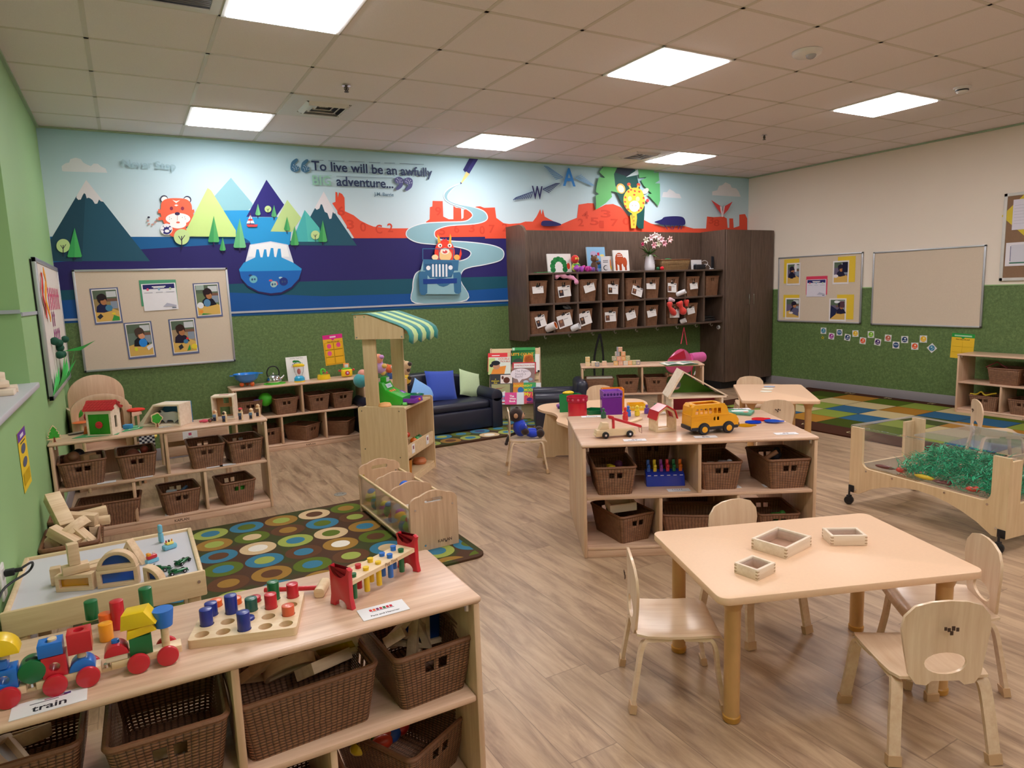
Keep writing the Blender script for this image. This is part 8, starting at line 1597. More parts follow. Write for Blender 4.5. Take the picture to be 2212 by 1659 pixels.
# --- alphabet blocks
ab=[(1270,792,0,'f0d8a8'),(1283,792,0,'f0e4cc'),(1270,779.5,1,'f0c878'),(1290,793,0,'8a96b0'),(1307,792,0,'e8b8a8'),
    (1332,793,0,'e8b060'),(1343,792,0,'e0a090'),(1354,792,0,'d8d0d0'),(1364,791,0,'f0a870'),(1373,789,0,'a8b078'),(1382,789,0,'9890a0'),
    (1329,781,1,'90a090'),(1339,781,1,'e89080'),(1349,780,1,'f0a050'),(1359,779,1,'a8b880'),(1336,771,2,'a0a0b0'),(1349,770,2,'f09860'),(1342,760,3,'e8a088')]
L_='ABCDSTEOHKPRNHMIOS'; S_=.046
sa=shG.rotation_euler.z; row={0:{},1:{},2:{},3:{}}
for k,(px,py,lv,c) in enumerate(ab):
    p=P(px,py+(0 if lv==0 else (12.0*lv)),SH) if lv else P(px,py,SH); u,v=uv_of(shG,px,792,SH); v=.035+ (.0 if k in (3,) else .03); q=Vector(shG.location[:2])+Vector((math.cos(sa),math.sin(sa)))*u+Vector((-math.sin(sa),math.cos(sa)))*(v+.02)
    b=B().mat(M('abc_wood','e8d2b0',.6)); b.box((0,0,S_/2),(S_,S_,S_),.003); b.mat(M('abc_'+c,c,.6)); b.box((0,-S_/2-.0002,S_/2),(S_*.9,.0008,S_*.9)); b.mat(M('abc_wood')); b.box((0,-S_/2-.0005,S_/2),(S_*.56,.0008,S_*.56)); b.mat(M('abc_'+c)); b.text(L_[k],(0,-S_/2-.0015,S_*.28),(1,0,0),(0,0,1),w=S_*.36,center=True,bold=True)
    xs_={3:-.028}.get(k,0)
    q=q+Vector((-math.sin(sa),math.cos(sa)))*xs_
    lvn=('bottom row','second row','third row','top')[lv]
    one(b,'alphabet_block','small alphabet block with letter %s, %s of the blocks, %s of the group'%(L_[k],lvn,('far left','left','middle','right')[min(3,int((px-1262)/31))]),'alphabet block',(q.x,q.y,ZT+lv*(S_+.0006)),sa+R(0),'alphabet blocks on the back shelf')
p=P(1466,786,SH); b=B().mat(M('book_pages','e9e4da',.7)); 
for s_ in (-1,1):
    vs=[(s_*.16*i/8,y,.010*math.sin(PI*i/8)+.004) for i in range(9) for y in (-.11,.11)]; b.add(vs,[(2*i,2*i+1,2*i+3,2*i+2) for i in range(8)])
    b.mat(inkm('8ab0a8')); b.box((s_*.08,.0,.0155),(.09,.12,.0006)); b.mat(inkm('c0788c')); b.box((s_*.10,.03,.016),(.03,.03,.0006)); b.mat(M('book_pages'))
b.mat(M('book_green_cover','4a8c5c',.5)); b.box((0,0,.0015),(.33,.225,.003)); one(b,'open_picture_book','open picture book lying on the alphabet block shelf','book',(p.x,p.y-.0,ZT),sa+R(12),smooth=False)
# --- wavy table toys
TZ=.4005
def bx(poly,h,c,name,lb,loc,rz=0,th=.006,deco=None):
    m_=M('shape_'+c,c,.35,.05,coat=.2); n=len(poly); cx=sum(x for x,y in poly)/n; cy=sum(y for x,y in poly)/n; inner=[(cx+(x-cx)*.9,cy+(y-cy)*.9) for x,y in poly]
    b=B().mat(m_); b.prism(poly,h,0,holes=[inner]); b.prism(inner,.004,.0)
    if deco:
        b.mat(M('deco_'+deco,deco,.4))
        for i in range(6): 
            k_=i/6; p0,p1=poly[0],poly[1]; b.sph((p0[0]+(p1[0]-p0[0])*(k_+.08),p0[1]+(p1[1]-p0[1])*(k_+.08),h/2),.011,10,(1,.2,1))
    return one(b,name,lb,'toy box',loc,R(rz))
def zh(x,y,py): return HZ(x,y,py)
b=B().mat(M('shape_red','cc1c34',.35,coat=.2)); cx,cy=3.10,.46; hz=HZ(cx,cy,868)-TZ; b.lathe([(0,.0),(.073,0),(.075,.004),(.075,hz),(.069,hz),(.069,.006),(0,.006)],n=40); one(b,'round_toy_box','large round red toy box on the wavy table','toy box',(cx,cy,TZ))
b=B().mat(M('shape_crimson','b8183c',.3,coat=.3)); b.lathe([(0,0),(.076,0),(.084,.006),(.086,.045),(.080,.045),(.076,.01),(0,.01)],n=40); b.mat(M('deco_pink','d8607c',.4)); 
for i in range(12): a=i*PI/6; b.sph((.0845*math.cos(a),.0845*math.sin(a),.026),.010,10,(.15,1,1),rot=(0,0,a))
one(b,'round_toy_tray','shallow crimson round box with pink dots stacked on the red one','toy box',(cx,cy,TZ+hz+.001))
bx([(-.085,-.05),(.10,-.05),(.008,.10)],.150,'0f8a4c','triangular_toy_box','green triangular toy box behind the red round boxes',(3.20,.72,TZ),-30)
b=B().mat(YEL); b.sph((0,0,0),.05,18,(1,.6,.35)); one(b,'toy_half_dome','yellow rounded toy lying on the green triangular box','toy',(3.195,.725,TZ+.155),R(-20))
bx([(-.065,-.06),(.065,-.06),(.10,.05),(0,.11),(-.10,.05)],.032,'0f7a44','triangular_toy_tray','flat green toy tray lying between the red and purple boxes',(3.30,.50,TZ),-20)
bx([(-.08,-.08),(.08,-.08),(.08,.08),(-.08,.08)],.150,'7a2c9c','square_toy_box','large purple square toy box on the wavy table',(3.36,.36,TZ),-32)
bx([(-.078,-.07),(.078,-.07),(.078,.07),(-.078,.07)],.048,'9a5cc0','square_toy_tray','shallow purple tray with dark stars on top of the purple box',(3.37,.37,TZ+.151),-26,deco='4a1c78')
bx([(-.09,-.06),(.09,-.06),(.09,.06),(-.09,.06)],.185,'f09020','rectangular_toy_box','tall orange toy box behind the purple one',(3.50,.52,TZ),-30)
bx([(-.07,-.05),(.07,-.05),(.07,.05),(-.07,.05)],.055,'f0b81c','rectangular_toy_tray','yellow toy tray right of the orange box',(3.66,.41,TZ),-30,deco='e8d060')
p=P(1215,882,.40); t=thing('toy_car','chunky purple toy car with light spots on the wavy table','toy car',(p.x,p.y,TZ),R(-25)); b=B().mat(M('car_purple','9a60b0',.35,.4,60,coat=.3)); b.box((0,0,.024),(.105,.05,.026),.010); b.box((0,0,.040),(.06,.042,.022),.009); b.build('body',t)
for x in (-.032,.032):
    for y in (-.024,.024): b=B().mat(M('car_wheel','5a2a80',.4)); b.cyl((x,y,.013),.013,.01,18,rot=(PI/2,0,0),bev=.002); b.build('wheel',t)
# --- stuffed monkey on its chair
def monkey():
    a=R(-27); t=thing('stuffed_monkey','stuffed brown monkey in a blue shirt seated on a small chair','soft toy',(2.70,.625,.2665),a)
    F=M('monkey_fur','2c1a18',.95,.2,60,bump=.9,bsc=120,sheen=.3); BL=M('blue_knit','1c3cc0',.85,.08,60,bump=.4,bsc=150,sheen=.2); TN=M('tan_plush','b88c6c',.9,bump=.4,bsc=120)
    b=B().mat(BL); b.sph((-.035,0,.075),.062,20,(.9,1,1.15),rot=(0,R(-8),0)); b.sph((.06,-.045,.03),.032,16,(1.7,1,.9),rot=(0,0,R(-18))); b.sph((.06,.045,.03),.032,16,(1.7,1,.9),rot=(0,0,R(18))); b.sph((-.02,-.062,.09),.026,14,(1,1,1.5),rot=(R(25),R(20),0)); b.sph((-.02,.062,.09),.026,14,(1,1,1.5),rot=(R(-25),R(20),0)); b.mat(WHITE); b.box((-.0,-.055,.105),(.022,.003,.012),.001,rot=(R(-20),0,R(20))); b.build('blue_outfit',t,ang=80)
    b=B().mat(F); b.sph((-.062,0,.178),.058,22,(1,.95,1)); b.sph((-.055,0,.23),.016,10); b.sph((.12,-.06,.035),.034,16); b.sph((.12,.06,.035),.034,16); b.sph((.0,-.075,.055),.027,14,(1.2,.9,1)); b.sph((.0,.075,.055),.027,14,(1.2,.9,1)); b.tube(smooth_path([(-.075,0,.03),(-.12,-.03,.02),(-.14,-.07,.0),(-.15,-.09,-.025)],5,False),.012,10); b.sph((-.152,-.093,-.03),.014,12); b.build('head_and_limbs',t,ang=80)
    b=B().mat(TN); b.sph((-.022,0,.170),.034,18,(.8,1.1,.95)); b.sph((-.068,-.056,.180),.017,14,(1,.5,1.2)); b.sph((-.068,.056,.180),.017,14,(1,.5,1.2)); b.build('face_and_ears',t,ang=80)
    for y in (-.013,.013): b=B().mat(BLACK); b.sph((.003,y,.186),.004,8); b.build('eye',t)
monkey()
# ================================================================ FARM TOYS, KITCHEN TOYS, BACKGROUND
# --- play farm stable with red roof
t=thing('toy_farm_stable','toy stable with red scalloped roof and green double doors','toy house',(-.148,.975,ZT),R(-28)); w_,d_,h_=.152,.105,.155
b=B().mat(PALE); b.at(0,-d_/2,0); b.prism([(-w_/2,0),(w_/2,0),(w_/2,h_),(-w_/2,h_)],.008,0,plane='xz',holes=[[(-w_/2+.012,.008),(w_/2-.012,.008),(w_/2-.012,h_-.02),(-w_/2+.012,h_-.02)]]); b.build('front_frame',t)
for s_ in (-1,1):
    b=B().mat(M('door_green','268a14',.45)); b.box((s_*(w_/4-.006),-d_/2+.004,.072),(w_/2-.0125,.005,.126),.001); o=b.build('door_leaf',t)
b=B().mat(RED); b.cyl((.0,-d_/2-.002,.068),.022,.005,24,rot=(PI/2,0,0),bev=.001); b.box((0,-d_/2-.0055,.068),(.03,.003,.006),.001); b.build('round_latch',t)
for s_ in (-1,1):
    b=B().mat(PALE); b.at(s_*(w_/2-.004)-.004,0,0); b.prism([(-d_/2+.008,0),(d_/2,0),(d_/2,h_),(0,h_+.05),(-d_/2+.008,h_)],.008,0,plane='yz',holes=[rrect(.026,.075,.004,2,0,.08)]); b.build('side_wall',t)
b=B().mat(PALE); b.box((0,d_/2-.004,h_/2),(w_-.01,.008,h_)); b.build('back_wall',t)
for s_ in (-1,1):
    b=B().mat(RED); L_=.082; an=R(45)
    b.at(0,s_*(d_/2+.004)/2,h_+.030,rx=-s_*R(44)); b.box((0,0,0),(w_+.03,L_,.005)); b.at()
    b.at(0,s_*(d_/2+.004)/2,h_+.030,rx=-s_*R(44))
    for r in range(4):
        for c in range(9): b.cyl((-.082+.0205*c+(.01 if r%2 else 0),s_*(-.030+.019*r),.0035),.010,.0025,12)
    b.at(); b.build('roof_slope',t)
# --- green play mats
for pts,lb in (([(155,948),(255,939),(262,931),(200,933)],'green and white printed play mat under the toy stable'),([(262,934),(306,926),(316,917),(285,920)],'green printed play mat right of the toy stable')):
    q=[P(x,y,SH) for x,y in pts]; b=B().mat(M('mat_green','3f9a64',.6,.2,30)); b.prism([(v.x,v.y) for v in q],.0015,ZT); b.mat(inkm('c8d8c0')); c=sum(q,Vector())/4; b.prism([((v.x*.55+c.x*.45),(v.y*.55+c.y*.45)) for v in q],.0004,ZT+.0016); b.mat(inkm('3f9a64')); b.prism([((v.x*.4+c.x*.6),(v.y*.4+c.y*.6)) for v in q],.0003,ZT+.0021); one(b,'play_mat',lb,'play mat',smooth=False)
def flat_tree(px,py,h,kind,lb,rz=0):
    p=P(px,py,SH); t=thing('toy_tree',lb,'toy tree',(p.x,p.y,ZT),R(rz))
    if kind=='fir': o=[(-.016,0),(.016,0),(.016,.12),(.40,.18),(.30,.26),(.38,.36),(.26,.45),(.30,.56),(.16,.66),(.2,.74),(.0,1.0),(-.2,.74),(-.16,.66),(-.30,.56),(-.26,.45),(-.38,.36),(-.30,.26),(-.40,.18),(-.1,.12)]; o=[(x*h*.9,y*h) for x,y in o]; o[0]=(-.12*h,0); o[1]=(.12*h,0)
    else: o=[(-.12,0),(.12,0),(.10,.18)]+[(.36*math.cos(R(a))*(1+.12*math.cos(5*R(a))),.60+.38*math.sin(R(a))*(1+.08*math.cos(5*R(a)))) for a in range(-60,241,15)]+[(-.10,.18)]; o=[(x*h,y*h) for x,y in o]
    b=B().mat(TOYW); b.at(0,-.008,0); b.prism(o,.016,0,plane='xz',bev=.001); b.build('wooden_edge',t)
    c=(0,h*.55); oo=[(c[0]+(x-c[0])*.84,c[1]+(y-c[1])*.84) for x,y in o if y>h*.15]; b=B().mat(M('leaf_print','36a02c',.5,.35,90)); b.at(0,-.0088,0); b.prism(oo,.0176,0,plane='xz'); b.mat(M('trunk_print','7a3c24',.6)); b.at(0,-.0090,0); b.prism([(-.06*h,.01*h),(.06*h,.01*h),(.03*h,.3*h),(-.03*h,.3*h)],.018,0,plane='xz'); b.build('painted_leaves',t)
flat_tree(340,922,.095,'round','round crowned wooden toy tree in front of the blue garage on the farm shelf',8)
flat_tree(118,955,.105,'fir','wooden toy fir tree at the left end of the farm shelf',12)
# --- blue backed open garage with a sheep
t=thing('toy_shelter','slanted open wooden toy shelter with a blue back on the farm shelf','toy house',(.235,1.055,ZT),R(-35)); W1,H1,D1=.17,.145,.15
o=[(-.20,0),(.105,0),(.105,H1),(-.075,H1)]; q=[(-.155,.012),(.093,.012),(.093,H1-.012),(-.070,H1-.012)]
b=B().mat(PALE); b.at(0,-D1/2,0); b.prism(o,D1-.012,0,plane='xz',holes=[q],bev=.001); b.build('shell',t)
b=B().mat(M('backdrop_blue','2470a8',.5)); b.at(0,D1/2-.012,0); b.prism(o,.008,0,plane='xz',holes=[[(.02,.06),(.093,.06),(.093,.125),(.03,.125)]]); b.build('blue_back',t)
b=B().mat(M('sheep_white','c8ccd0',.6)); b.at(.235,1.055,ZT+.0125,R(-35)); b.at(.225,1.045,ZT+.013,R(-35)); b.prism(smooth_path([(-.06,.022),(-.055,.045),(-.065,.075),(-.05,.085),(-.03,.07),(.03,.075),(.065,.06),(.07,.03),(.05,.018),(.03,.0),(.02,.018),(-.02,.018),(-.03,.0),(-.045,.018)],4),.014,-.007,plane='xz'); b.mat(BLACK); b.sph((-.060,0,.076),.012,12,(1.2,.8,.8)); one(b,'toy_sheep','white toy sheep with a black face inside the slanted toy shelter','toy animal')
# --- box room with window
t=thing('toy_room_box','open wooden toy room with a small paned window at the right of the farm shelf','toy house',(.565,1.035,ZT),R(-20))
b=B().mat(PALE); b.at(0,-.055,0); b.prism([(-.072,0),(.072,0),(.072,.165),(-.072,.165)],.11,0,plane='xz',holes=[[(-.062,.010),(.062,.010),(.062,.153),(-.062,.153)]],bev=.001); b.at(); b.mat(M('red_slot','a03030',.5)); b.box((0,0,.1655),(.06,.02,.001)); b.build('shell',t)
b=B().mat(M('room_back','b08458',.6)); b.at(0,.045,0); b.prism([(-.066,.008),(.066,.008),(.066,.155),(-.066,.155)],.006,0,plane='xz',holes=[[(-.018,.10),(.018,.10),(.018,.145),(-.018,.145)],[(-.045,.02),(.045,.02),(.045,.075),(-.045,.075)]]); b.build('back_wall',t)
b=B().mat(M('green_bars','4a5a30',.6)); b.box((0,.048,.122),(.003,.004,.046)); b.box((0,.048,.122),(.036,.004,.003)); b.build('window_bars',t)
for x,y,c,hd,lb,h in ((.494,.975,'6a88b0','c88a60','wooden doll with a blue top left of the toy room',.075),(.543,.898,'3a4a78','3a2c28','wooden doll in dark trousers in front of the toy room',.07),(.646,.91,'44546c','4a3028','wooden doll with a red hat on the farm shelf',.078),(.713,.903,'5a7ca0','d0a070','wooden doll in blue near the right end of the farm shelf',.07),(.768,.971,'6a5038','c89a68','tall plain wooden doll at the right end of the farm shelf',.085)):
    b=B().mat(TOYW); b.prism(rrect(.030,.020,.006,3),h*.72,0,bev=.002); b.sph((0,0,h*.84),.0135,14,(1,.8,1.1)); b.mat(M('doll_'+c,c,.6)); b.box((-.004,-.0098,h*.50),(.022,.004,h*.26),.001); b.mat(M('doll_dark','24243a',.6)); b.box((-.004,-.0098,h*.2),(.018,.004,h*.32),.001); b.mat(M('skin_'+hd,hd,.6)); b.sph((-.003,-.006,h*.86),.0095,12)
    if 'red hat' in lb: b.mat(RED); b.sph((0,0,h*.96),.015,12,(1,1,.6))
    one(b,'wooden_doll',lb,'toy figure',(x,y,ZT),R(-20),'wooden dolls on the farm shelf')
b=B().mat(M('doll_pink','d8506c',.7)); b.sph((0,0,.012),.014,14,(1.9,1,.8)); b.sph((-.026,.004,.010),.008,10,(1.4,1,1)); b.mat(M('skin_brown','7a4434',.6)); b.sph((.034,0,.013),.013,14); b.mat(BLACK); b.sph((.040,.004,.016),.012,12); one(b,'lying_doll','small doll in pink lying on the farm shelf','toy figure',(.425,.965,ZT),R(-20))
b=B().mat(M('toy_sky_blue','3f90c8',.5)); b.box((0,0,.014),(.05,.035,.028),.002); p=P(277,926,SH); one(b,'toy_box_block','light blue block right of the toy stable','toy block',(p.x,p.y,ZT),R(-25))
p=P(190,938,SH); b=B().mat(ORA); b.prism([(-.02,0),(.02,0),(.004,.05),(-.008,.05)],.02,-.01,plane='xz'); b.mat(RED); b.prism([(-.002,.0),(.03,0),(.03,.07),(.01,.05)],.02,.011,plane='xz'); one(b,'toy_slide','orange and red toy ramp left of the toy stable','toy',(p.x-.004,p.y+.006,ZT))
p=P(165,937,SH); b=B().mat(M('slate_book','8a7868',.6)); b.box((0,0,.004),(.09,.05,.008),.001,rot=(0,R(-4),0)); b.mat(BLACK); b.box((.01,-.02,.003),(.10,.03,.004)); one(b,'flat_toy_board','flat tan and black board at the left of the toy stable','toy',(p.x,p.y,ZT),R(10))
p=P(172,909,.75); b=B().mat(ORA); b.lathe([(0,.0),(.04,.002),(.055,.008),(.04,.008),(0,.006)],n=28)
# --- dress-up arch unit in the corner
def arch_unit():
    x0,x1,y=-.40,-.02,2.10; t=thing('arched_dress_up_unit','arched maple play unit in the corner behind the farm shelf','play unit',(x0,y,0),R(12)); W_=.40; H1=.74
    def arch(w,h,top): return [(0,0),(w,0),(w,h)]+[(w/2+w/2*math.cos(R(a)),h+(top-h)*math.sin(R(a))) for a in range(8,173,8)]+[(0,h)]
    f=arch(W_,.62,H1); inn=[(.05,.05),(W_-.05,.05),(W_-.05,.58)]+[(W_/2+(W_/2-.05)*math.cos(R(a)),.58+.11*math.sin(R(a))) for a in range(8,173,8)]+[(.05,.58)]
    b=B().mat(MAPLEY); b.prism(f,.02,0,plane='xz',holes=[inn],bev=.002); b.build('front_arch',t)
    b=B().mat(MAPLEY); b.at(.04,.34,0); b.prism(arch(W_,.70,.86),.02,0,plane='xz',bev=.002); b.build('back_panel',t)
    for x in (.004,W_-.01): b=B().mat(MAPLEY); b.box((x+.02,.18,.31),(.018,.32,.62)); b.build('side_panel',t)
    b=B().mat(MAPLE); b.box((W_/2+.02,.18,.30),(W_-.04,.32,.016)); b.build('shelf',t)
    b=B().mat(M('hook_wood','e0c8a0',.5)); 
    for x,z in ((.18,.62),(.26,.64)): b.cyl((x,.30,z),.008,.07,10,rot=(PI/2,0,0)); 
    b.build('peg_rail',t)
arch_unit()
for x,y,z,c,r,lb in ((-.20,2.26,.64,'a82040',.05,'upper dark red cloth hanging in the arched play unit'),(-.26,2.22,.56,'b02844',.055,'lower dark red cloth hanging in the arched play unit'),(-.12,2.30,.63,'6a5a38',.045,'patterned brown scarf hanging in the arched play unit')):
    b=B().mat(M('cl_'+c,c,.85,.25,40,bump=.5,bsc=50)); b.sph((0,0,0),r,16,(1.2,.5,1)); b.sph((.02,0,-.04),r*.7,12,(1,.5,1.2)); one(b,'hanging_cloth',lb,'cloth',(x,y,z),ang=80)
p=PY(168,893,2.15); b=B().mat(M('leaf_print')); b.sph((0,0,0),.035,14,(1,.3,1)); one(b,'green_cloth_leaf','small green cloth piece at the left of the arched play unit opening','cloth',(p.x,2.15,p.z-.0),ang=80)
p=PY(175,908,2.05); b=B().mat(ORA); b.lathe([(0,.004),(.05,.0),(.062,.006),(.05,.010),(0,.012)],n=28); one(b,'orange_dish','shallow orange dish seen in front of the arched play unit','dish',(p.x,2.05,p.z-.02)); 
b=B().mat(PLYZ); b.cyl((0,0,(p.z-.02)/2),.012,p.z-.021,12); one(b,'wooden_post','thin wooden post carrying the orange dish','post',(p.x,2.05,0))
# corner counter with red cloth and checkered cloth
t=thing('corner_counter','small wooden corner counter right of the arched play unit','counter',(0,0,0)); q0=PY(262,905,2.0); q1=PY(306,890,2.15)
b=B().mat(MAPLE); b.prism([(-.0,2.02),(q1.x,2.12),(q1.x-.02,2.20),(.0,2.42)],.018,q1.z-.012); b.build('counter_top',t)
b=B().mat(MAPLEY); b.box((.005,2.22,(q1.z-.012)/2),(.018,.38,q1.z-.013)); b.build('side_panel',t); b=B().mat(MAPLEY); b.box((q1.x*.6,2.20,(q1.z-.012)/2),(.018,.22,q1.z-.013)); b.build('side_panel',t); b=B().mat(MAPLE); b.box((q1.x*.32,2.20,.33),(q1.x*.55,.2,.014)); b.build('shelf',t)
b=B().mat(M('cl_red','e03828',.85,bump=.5,bsc=60)); b.sph((0,0,.012),.06,16,(1.1,.6,.28)); one(b,'folded_cloth','folded bright red cloth on the corner counter','cloth',(q1.x*.45,2.18,q1.z+.006),ang=80)
b=B().mat(M('check_white','dcdce4',.8)); n_=6
for i in range(n_):
    for j in range(n_): b.mat(M('check_white') if (i+j)%2 else M('check_navy','22243c',.8)); b.add([(i*.018,0,-j*.016),((i+1)*.018,0,-j*.016),((i+1)*.018,.0,-(j+1)*.016),(i*.018,0,-(j+1)*.016)],[(0,1,2,3)])
p=PY(262,945,2.0); 
one(b,'checkered_cloth','black and white checkered cloth hanging behind the farm shelf','cloth',(.03,2.0,.40),smooth=False)
for dx,c,lb in ((.08,'9098a8','grey toy on the corner counter shelf'),(.13,'e8d060','yellow toy on the corner counter shelf')): b=B().mat(M('cc_'+c,c,.5)); b.sph((0,0,.02),.024,14,(1.3,1,.8)); one(b,'small_toy',lb,'toy',(dx,2.17,.338))
# toy bin stand seen through the farm shelf
t=thing('toy_bin_stand','low maple stand with a yellow toy filled bin seen through the farm shelf','bin stand',(.17,1.62,0)); w_=.47
for x in (.01,w_-.01):
    for y in (.01,.26): b=B().mat(MAPLEY); b.box((x,y,.245),(.022,.022,.49),.003); b.build('leg',t)
for z,hh in ((.44,.09),(.32,.07)):
    for y in (.004,.266): b=B().mat(MAPLE); b.box((w_/2,y,z),(w_-.02,.014,hh),.002); b.build('bin_side',t)
b=B().mat(MAPLE); b.box((w_/2,.135,.40),(w_-.03,.26,.01)); b.build('bin_floor',t); b=B().mat(MAPLE); b.box((w_/2,.135,.285),(w_-.03,.26,.01)); b.build('bin_floor',t)
b=B().mat(WHITE); b.box((w_*.42,-.0045,.43),(.10,.002,.06)); b.mat(inkm('c85a80')); b.box((w_*.42,-.006,.438),(.02,.001,.02)); b.mat(inkm('34343c')); b.text('books',(w_*.42,-.0066,.41),(1,0,0),(0,0,1),w=.035,center=True); b.build('shelf_label',t,smooth=False)
rn=random.Random(8)
for i,c in enumerate(('d8b848','e0c060','c89a40','d89a90','e0c868','d0a848','e4c458','c8a050','d8b050')): b=B().mat(M('bin_'+c,c,.8,bump=.3,bsc=50)); b.sph((0,0,.035),.035,12,(1.4,1,1)); one(b,'soft_toy','%s soft toy lying in the bin seen behind the farm shelf'%('first gold','yellow','ochre','pink','pale yellow','second ochre','lemon','mustard','tan')[i],'soft toy',(.22+.045*i,1.70+.05*(i%3),.423),R(i*40),ang=80)
# --- kitchen toys on the back shelf
KY=2.78
def kp(px,py): p=P(px,py,SH); return Vector((p.x,min(p.y,2.80),ZT))
t=thing('toy_colander','blue colander with three orange ball feet on the kitchen shelf','colander',(.955,2.745,ZT))
b=B().mat(M('colander_blue','1f80d8',.3,coat=.3)); b.lathe([(0,.035),(.05,.037),(.095,.07),(.115,.115),(.118,.118),(.113,.118),(.09,.075),(.048,.042),(0,.040)],n=36); b.box((-.128,0,.108),(.035,.05,.008),.003); b.box((.128,0,.112),(.035,.05,.008),.003); b.build('bowl',t)
for a in (200,320,80): b=B().mat(ORA); b.sph((.052*math.cos(R(a)),.052*math.sin(R(a)),.021),.0212,16); b.build('ball_foot',t)
b=B().mat(M('lime_mat','5ac82c',.5)); b.cyl((0,0,.002),.10,.004,36); one(b,'round_mat','lime green round mat under the steel kettle','mat',(1.20,2.74,ZT))
t=thing('toy_kettle','shiny steel toy kettle with a black arched handle','kettle',(1.195,2.745,ZT+.0045))
b=B().mat(CHROME); b.lathe([(0,0),(.066,0),(.072,.01),(.070,.04),(.052,.072),(.025,.085),(.0,.087)],n=40); b.sph((0,0,.092),.009,12); b.build('body',t)
b=B().mat(CHROME); b.tube([(.06,0,.035),(.085,0,.055),(.098,0,.07)],[.014,.010,.008],12); b.build('spout',t)
b=B().mat(BLACK); b.tube(smooth_path([(-.052,0,.068),(-.056,0,.11),(-.035,0,.15),(.0,0,.162),(.035,0,.15),(.054,0,.11),(.05,0,.07)],4,False),.0062,10); b.build('handle',t)
k0=ZK(950,365); k1=ZK(1300,700)
p0=PY(k0[0],k0[1],2.80); p1=PY(k1[0],k1[1],2.80); w_=p1.x-p0.x; h_=(p0.z-SH)/math.cos(R(10))
b=B().mat(M('book_pages','e9e4da',.7)); b.box((w_/2,.006,h_/2),(w_-.004,.014,h_-.004)); b.mat(M('cover_white','ecebea',.35)); b.box((w_/2,-.001,h_/2),(w_,.003,h_))
for c,(cx,cz,rx,rz_) in (('2f7a3c',(.5,.75,.16,.10)),('3a8a48',(.62,.70,.14,.08)),('1c4a50',(.5,.68,.26,.07)),('2f7a3c',(.40,.80,.10,.06))): b.mat(inkm(c)); b.add([(x*w_,-.0030-.0002*len(b.mats),z*h_) for x,z in EL2(cx,cz,rx,rz_)],[list(range(18))])
b.mat(inkm('f4f4f4')); b.text('EDIBLE',(w_*.5,-.0052,.66*h_),(1,0,0),(0,0,1),w=w_*.5,center=True,bold=True); b.mat(inkm('d87868')); b.text('COLORS',(w_*.5,-.0052,.56*h_),(1,0,0),(0,0,1),w=w_*.55,center=True); b.mat(inkm('8a8a94')); b.text('Jennifer Vogel Bass',(w_*.5,-.0052,.92*h_),(1,0,0),(0,0,1),w=w_*.6,center=True)
o=one(b,'cookbook','white picture book titled EDIBLE standing behind the toy blender','book',(p0.x,2.775,ZT)); o.rotation_euler=(R(-10),0,R(3))
t=thing('toy_blender','toy blender with a clear jar, yellow lid and blue base','toy blender',(1.425,2.70,ZT))
b=B().mat(M('blender_blue','28a8dc',.35,coat=.3)); b.lathe([(0,0),(.046,0),(.05,.012),(.047,.04),(.030,.058),(0,.058)],n=30); b.mat(YEL); b.lathe([(.0505,.0),(.0505,.012),(.046,.012)],n=30); b.build('base',t)
b=B().mat(MATS['clear_acrylic']); b.lathe([(.028,.058),(.045,.10),(.050,.150)],n=30); b.build('clear_jar',t); b=B().mat(M('jar_bits','d88080',.5)); b.sph((0,0,.10),.018,12,(1,1,1.6)); b.build('inner_balls',t)
b=B().mat(YEL); b.lathe([(.055,.150),(.055,.162),(.04,.172),(.02,.176),(0,.176)],n=30); b.build('lid',t)
t=thing('toy_popper','yellow based toy with a green handle and clear dome','toy',(1.665,2.73,ZT))
b=B().mat(YEL); b.lathe([(0,0),(.062,0),(.064,.008),(.058,.045),(0,.045)],n=32); b.build('base',t); b=B().mat(M('popper_green','58c83c',.4)); b.tube(smooth_path([(-.02,0,.045),(-.024,0,.08),(-.010,0,.10),(.012,0,.09),(.018,0,.065)],4,False),.009,10); b.build('handle',t); b=B().mat(MATS['clear_acrylic']); b.sph((.012,0,.045),.042,20,(1,1,.9)); b.build('clear_dome',t); b=B().mat(RED); b.sph((.03,-.01,.062),.01,10); b.sph((.01,.01,.06),.008,10); b.build('inner_balls',t)
t=thing('toy_toaster','yellow toy toaster with red arms and a smiling bread slice','toy toaster',(1.895,2.735,ZT))
b=B().mat(YEL); b.box((0,0,.042),(.11,.06,.078),.018,seg=3); b.build('body',t); b=B().mat(M('popper_green')); b.box((0,0,.084),(.085,.045,.014),.005); b.build('green_top',t)
b=B().mat(M('toast_orange','f0985c',.6)); b.box((0,0,.112),(.06,.014,.050),.012); b.mat(M('toast_face','e0e4e8',.5)); b.box((0,-.0075,.110),(.036,.002,.03),.001); b.mat(BLACK); b.sph((-.008,-.009,.114),.0022,8); b.sph((.008,-.009,.114),.0022,8); b.build('bread_slice',t)
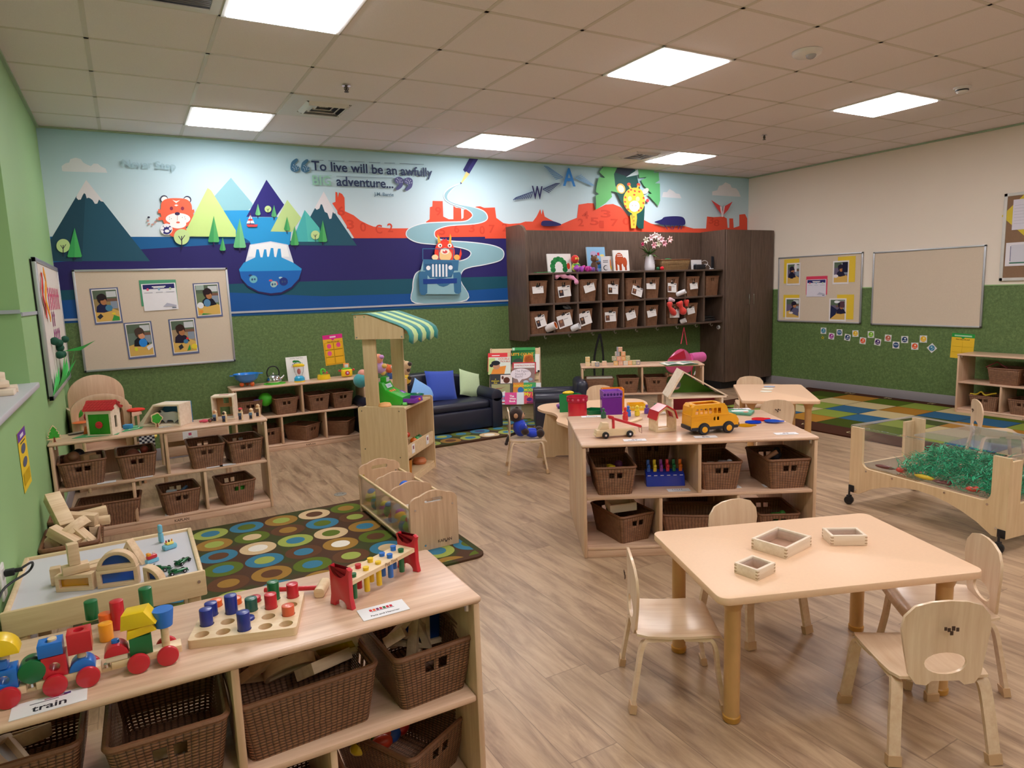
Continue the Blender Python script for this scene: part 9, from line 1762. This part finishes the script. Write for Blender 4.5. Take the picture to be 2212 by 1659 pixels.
for s_ in (-1,1): b=B().mat(RED); b.tube([(s_*.05,0,.06),(s_*.068,0,.066)],.006,8); b.sph((s_*.072,0,.068),.011,12); b.build('arm',t)
b=B().mat(RED); b.cyl((0,-.032,.042),.022,.008,24,rot=(PI/2,0,0),bev=.002); b.mat(M('knob_lilac','c8b8e0',.3)); b.sph((0,-.036,.042),.011,14,(1,.6,1)); b.build('dial',t)
# --- soft toys piled behind the market stand, generic plush animals
SP='plush toys piled behind the market stand'
for px,py,yy,c1,c2,r,lb in ((817,775,1.9,'f0a080','c890d0',.045,'pink and orange soft toy high behind the near market post'),(822,795,1.9,'c8a0d8','e8c060',.05,'lilac soft toy behind the green cash register'),(830,794,2.05,'c8987c','d8b090',.04,'tan soft toy head behind the cash register'),(842,797,1.95,'e0703c','e8e0e0',.04,'orange and white soft toy left of the far market post'),(845,815,1.95,'3a5a98','c83c4c',.045,'blue and red soft toy behind the cash register'),(878,790,2.0,'d8b890','3a2a24',.045,'tan and dark brown soft toy right of the far market post'),(876,803,2.0,'c8a884','4a3428',.04,'brown spotted soft toy below the tan one'),(878,820,1.98,'ecc43c','2a2420',.045,'yellow and black striped soft toy right of the market post')):
    p=PY(px,py,yy); plush('soft_toy',lb,[((0,0,0),c1,r,(1,.8,1)),((r*.5,-r*.5,r*.35),c2,r*.55,(1,1,.8)),((-r*.5,0,r*.75),c1,r*.35,(1,1,1.3)),((r*.4,0,-r*.8),c2,r*.5,(1,.9,1.1))],(p.x,yy,p.z),0,SP)
p=PY(779,822,2.3); plush('soft_toy','teal and pink soft ball toy left of the near market post',[((0,0,0),'4aa0a8',.07,(1,.9,1)),((.02,0,.06),'e8a090',.045,(1,.8,1))],(p.x,2.3,p.z),0,SP)
b=B().mat(MAPLEY); b.box((0,0,.33),(.22,.20,.66),.01); one(b,'plush_toy_stand','narrow maple stand under the plush toys behind the market stand','toy stand',(2.10,1.98,0))
b=B().mat(BLACK); p=P(920,1017,0); b.sph((0,0,.012),.012,12); one(b,'black_ball','small black ball caster at the foot of the market stand','caster',(p.x,p.y,0))
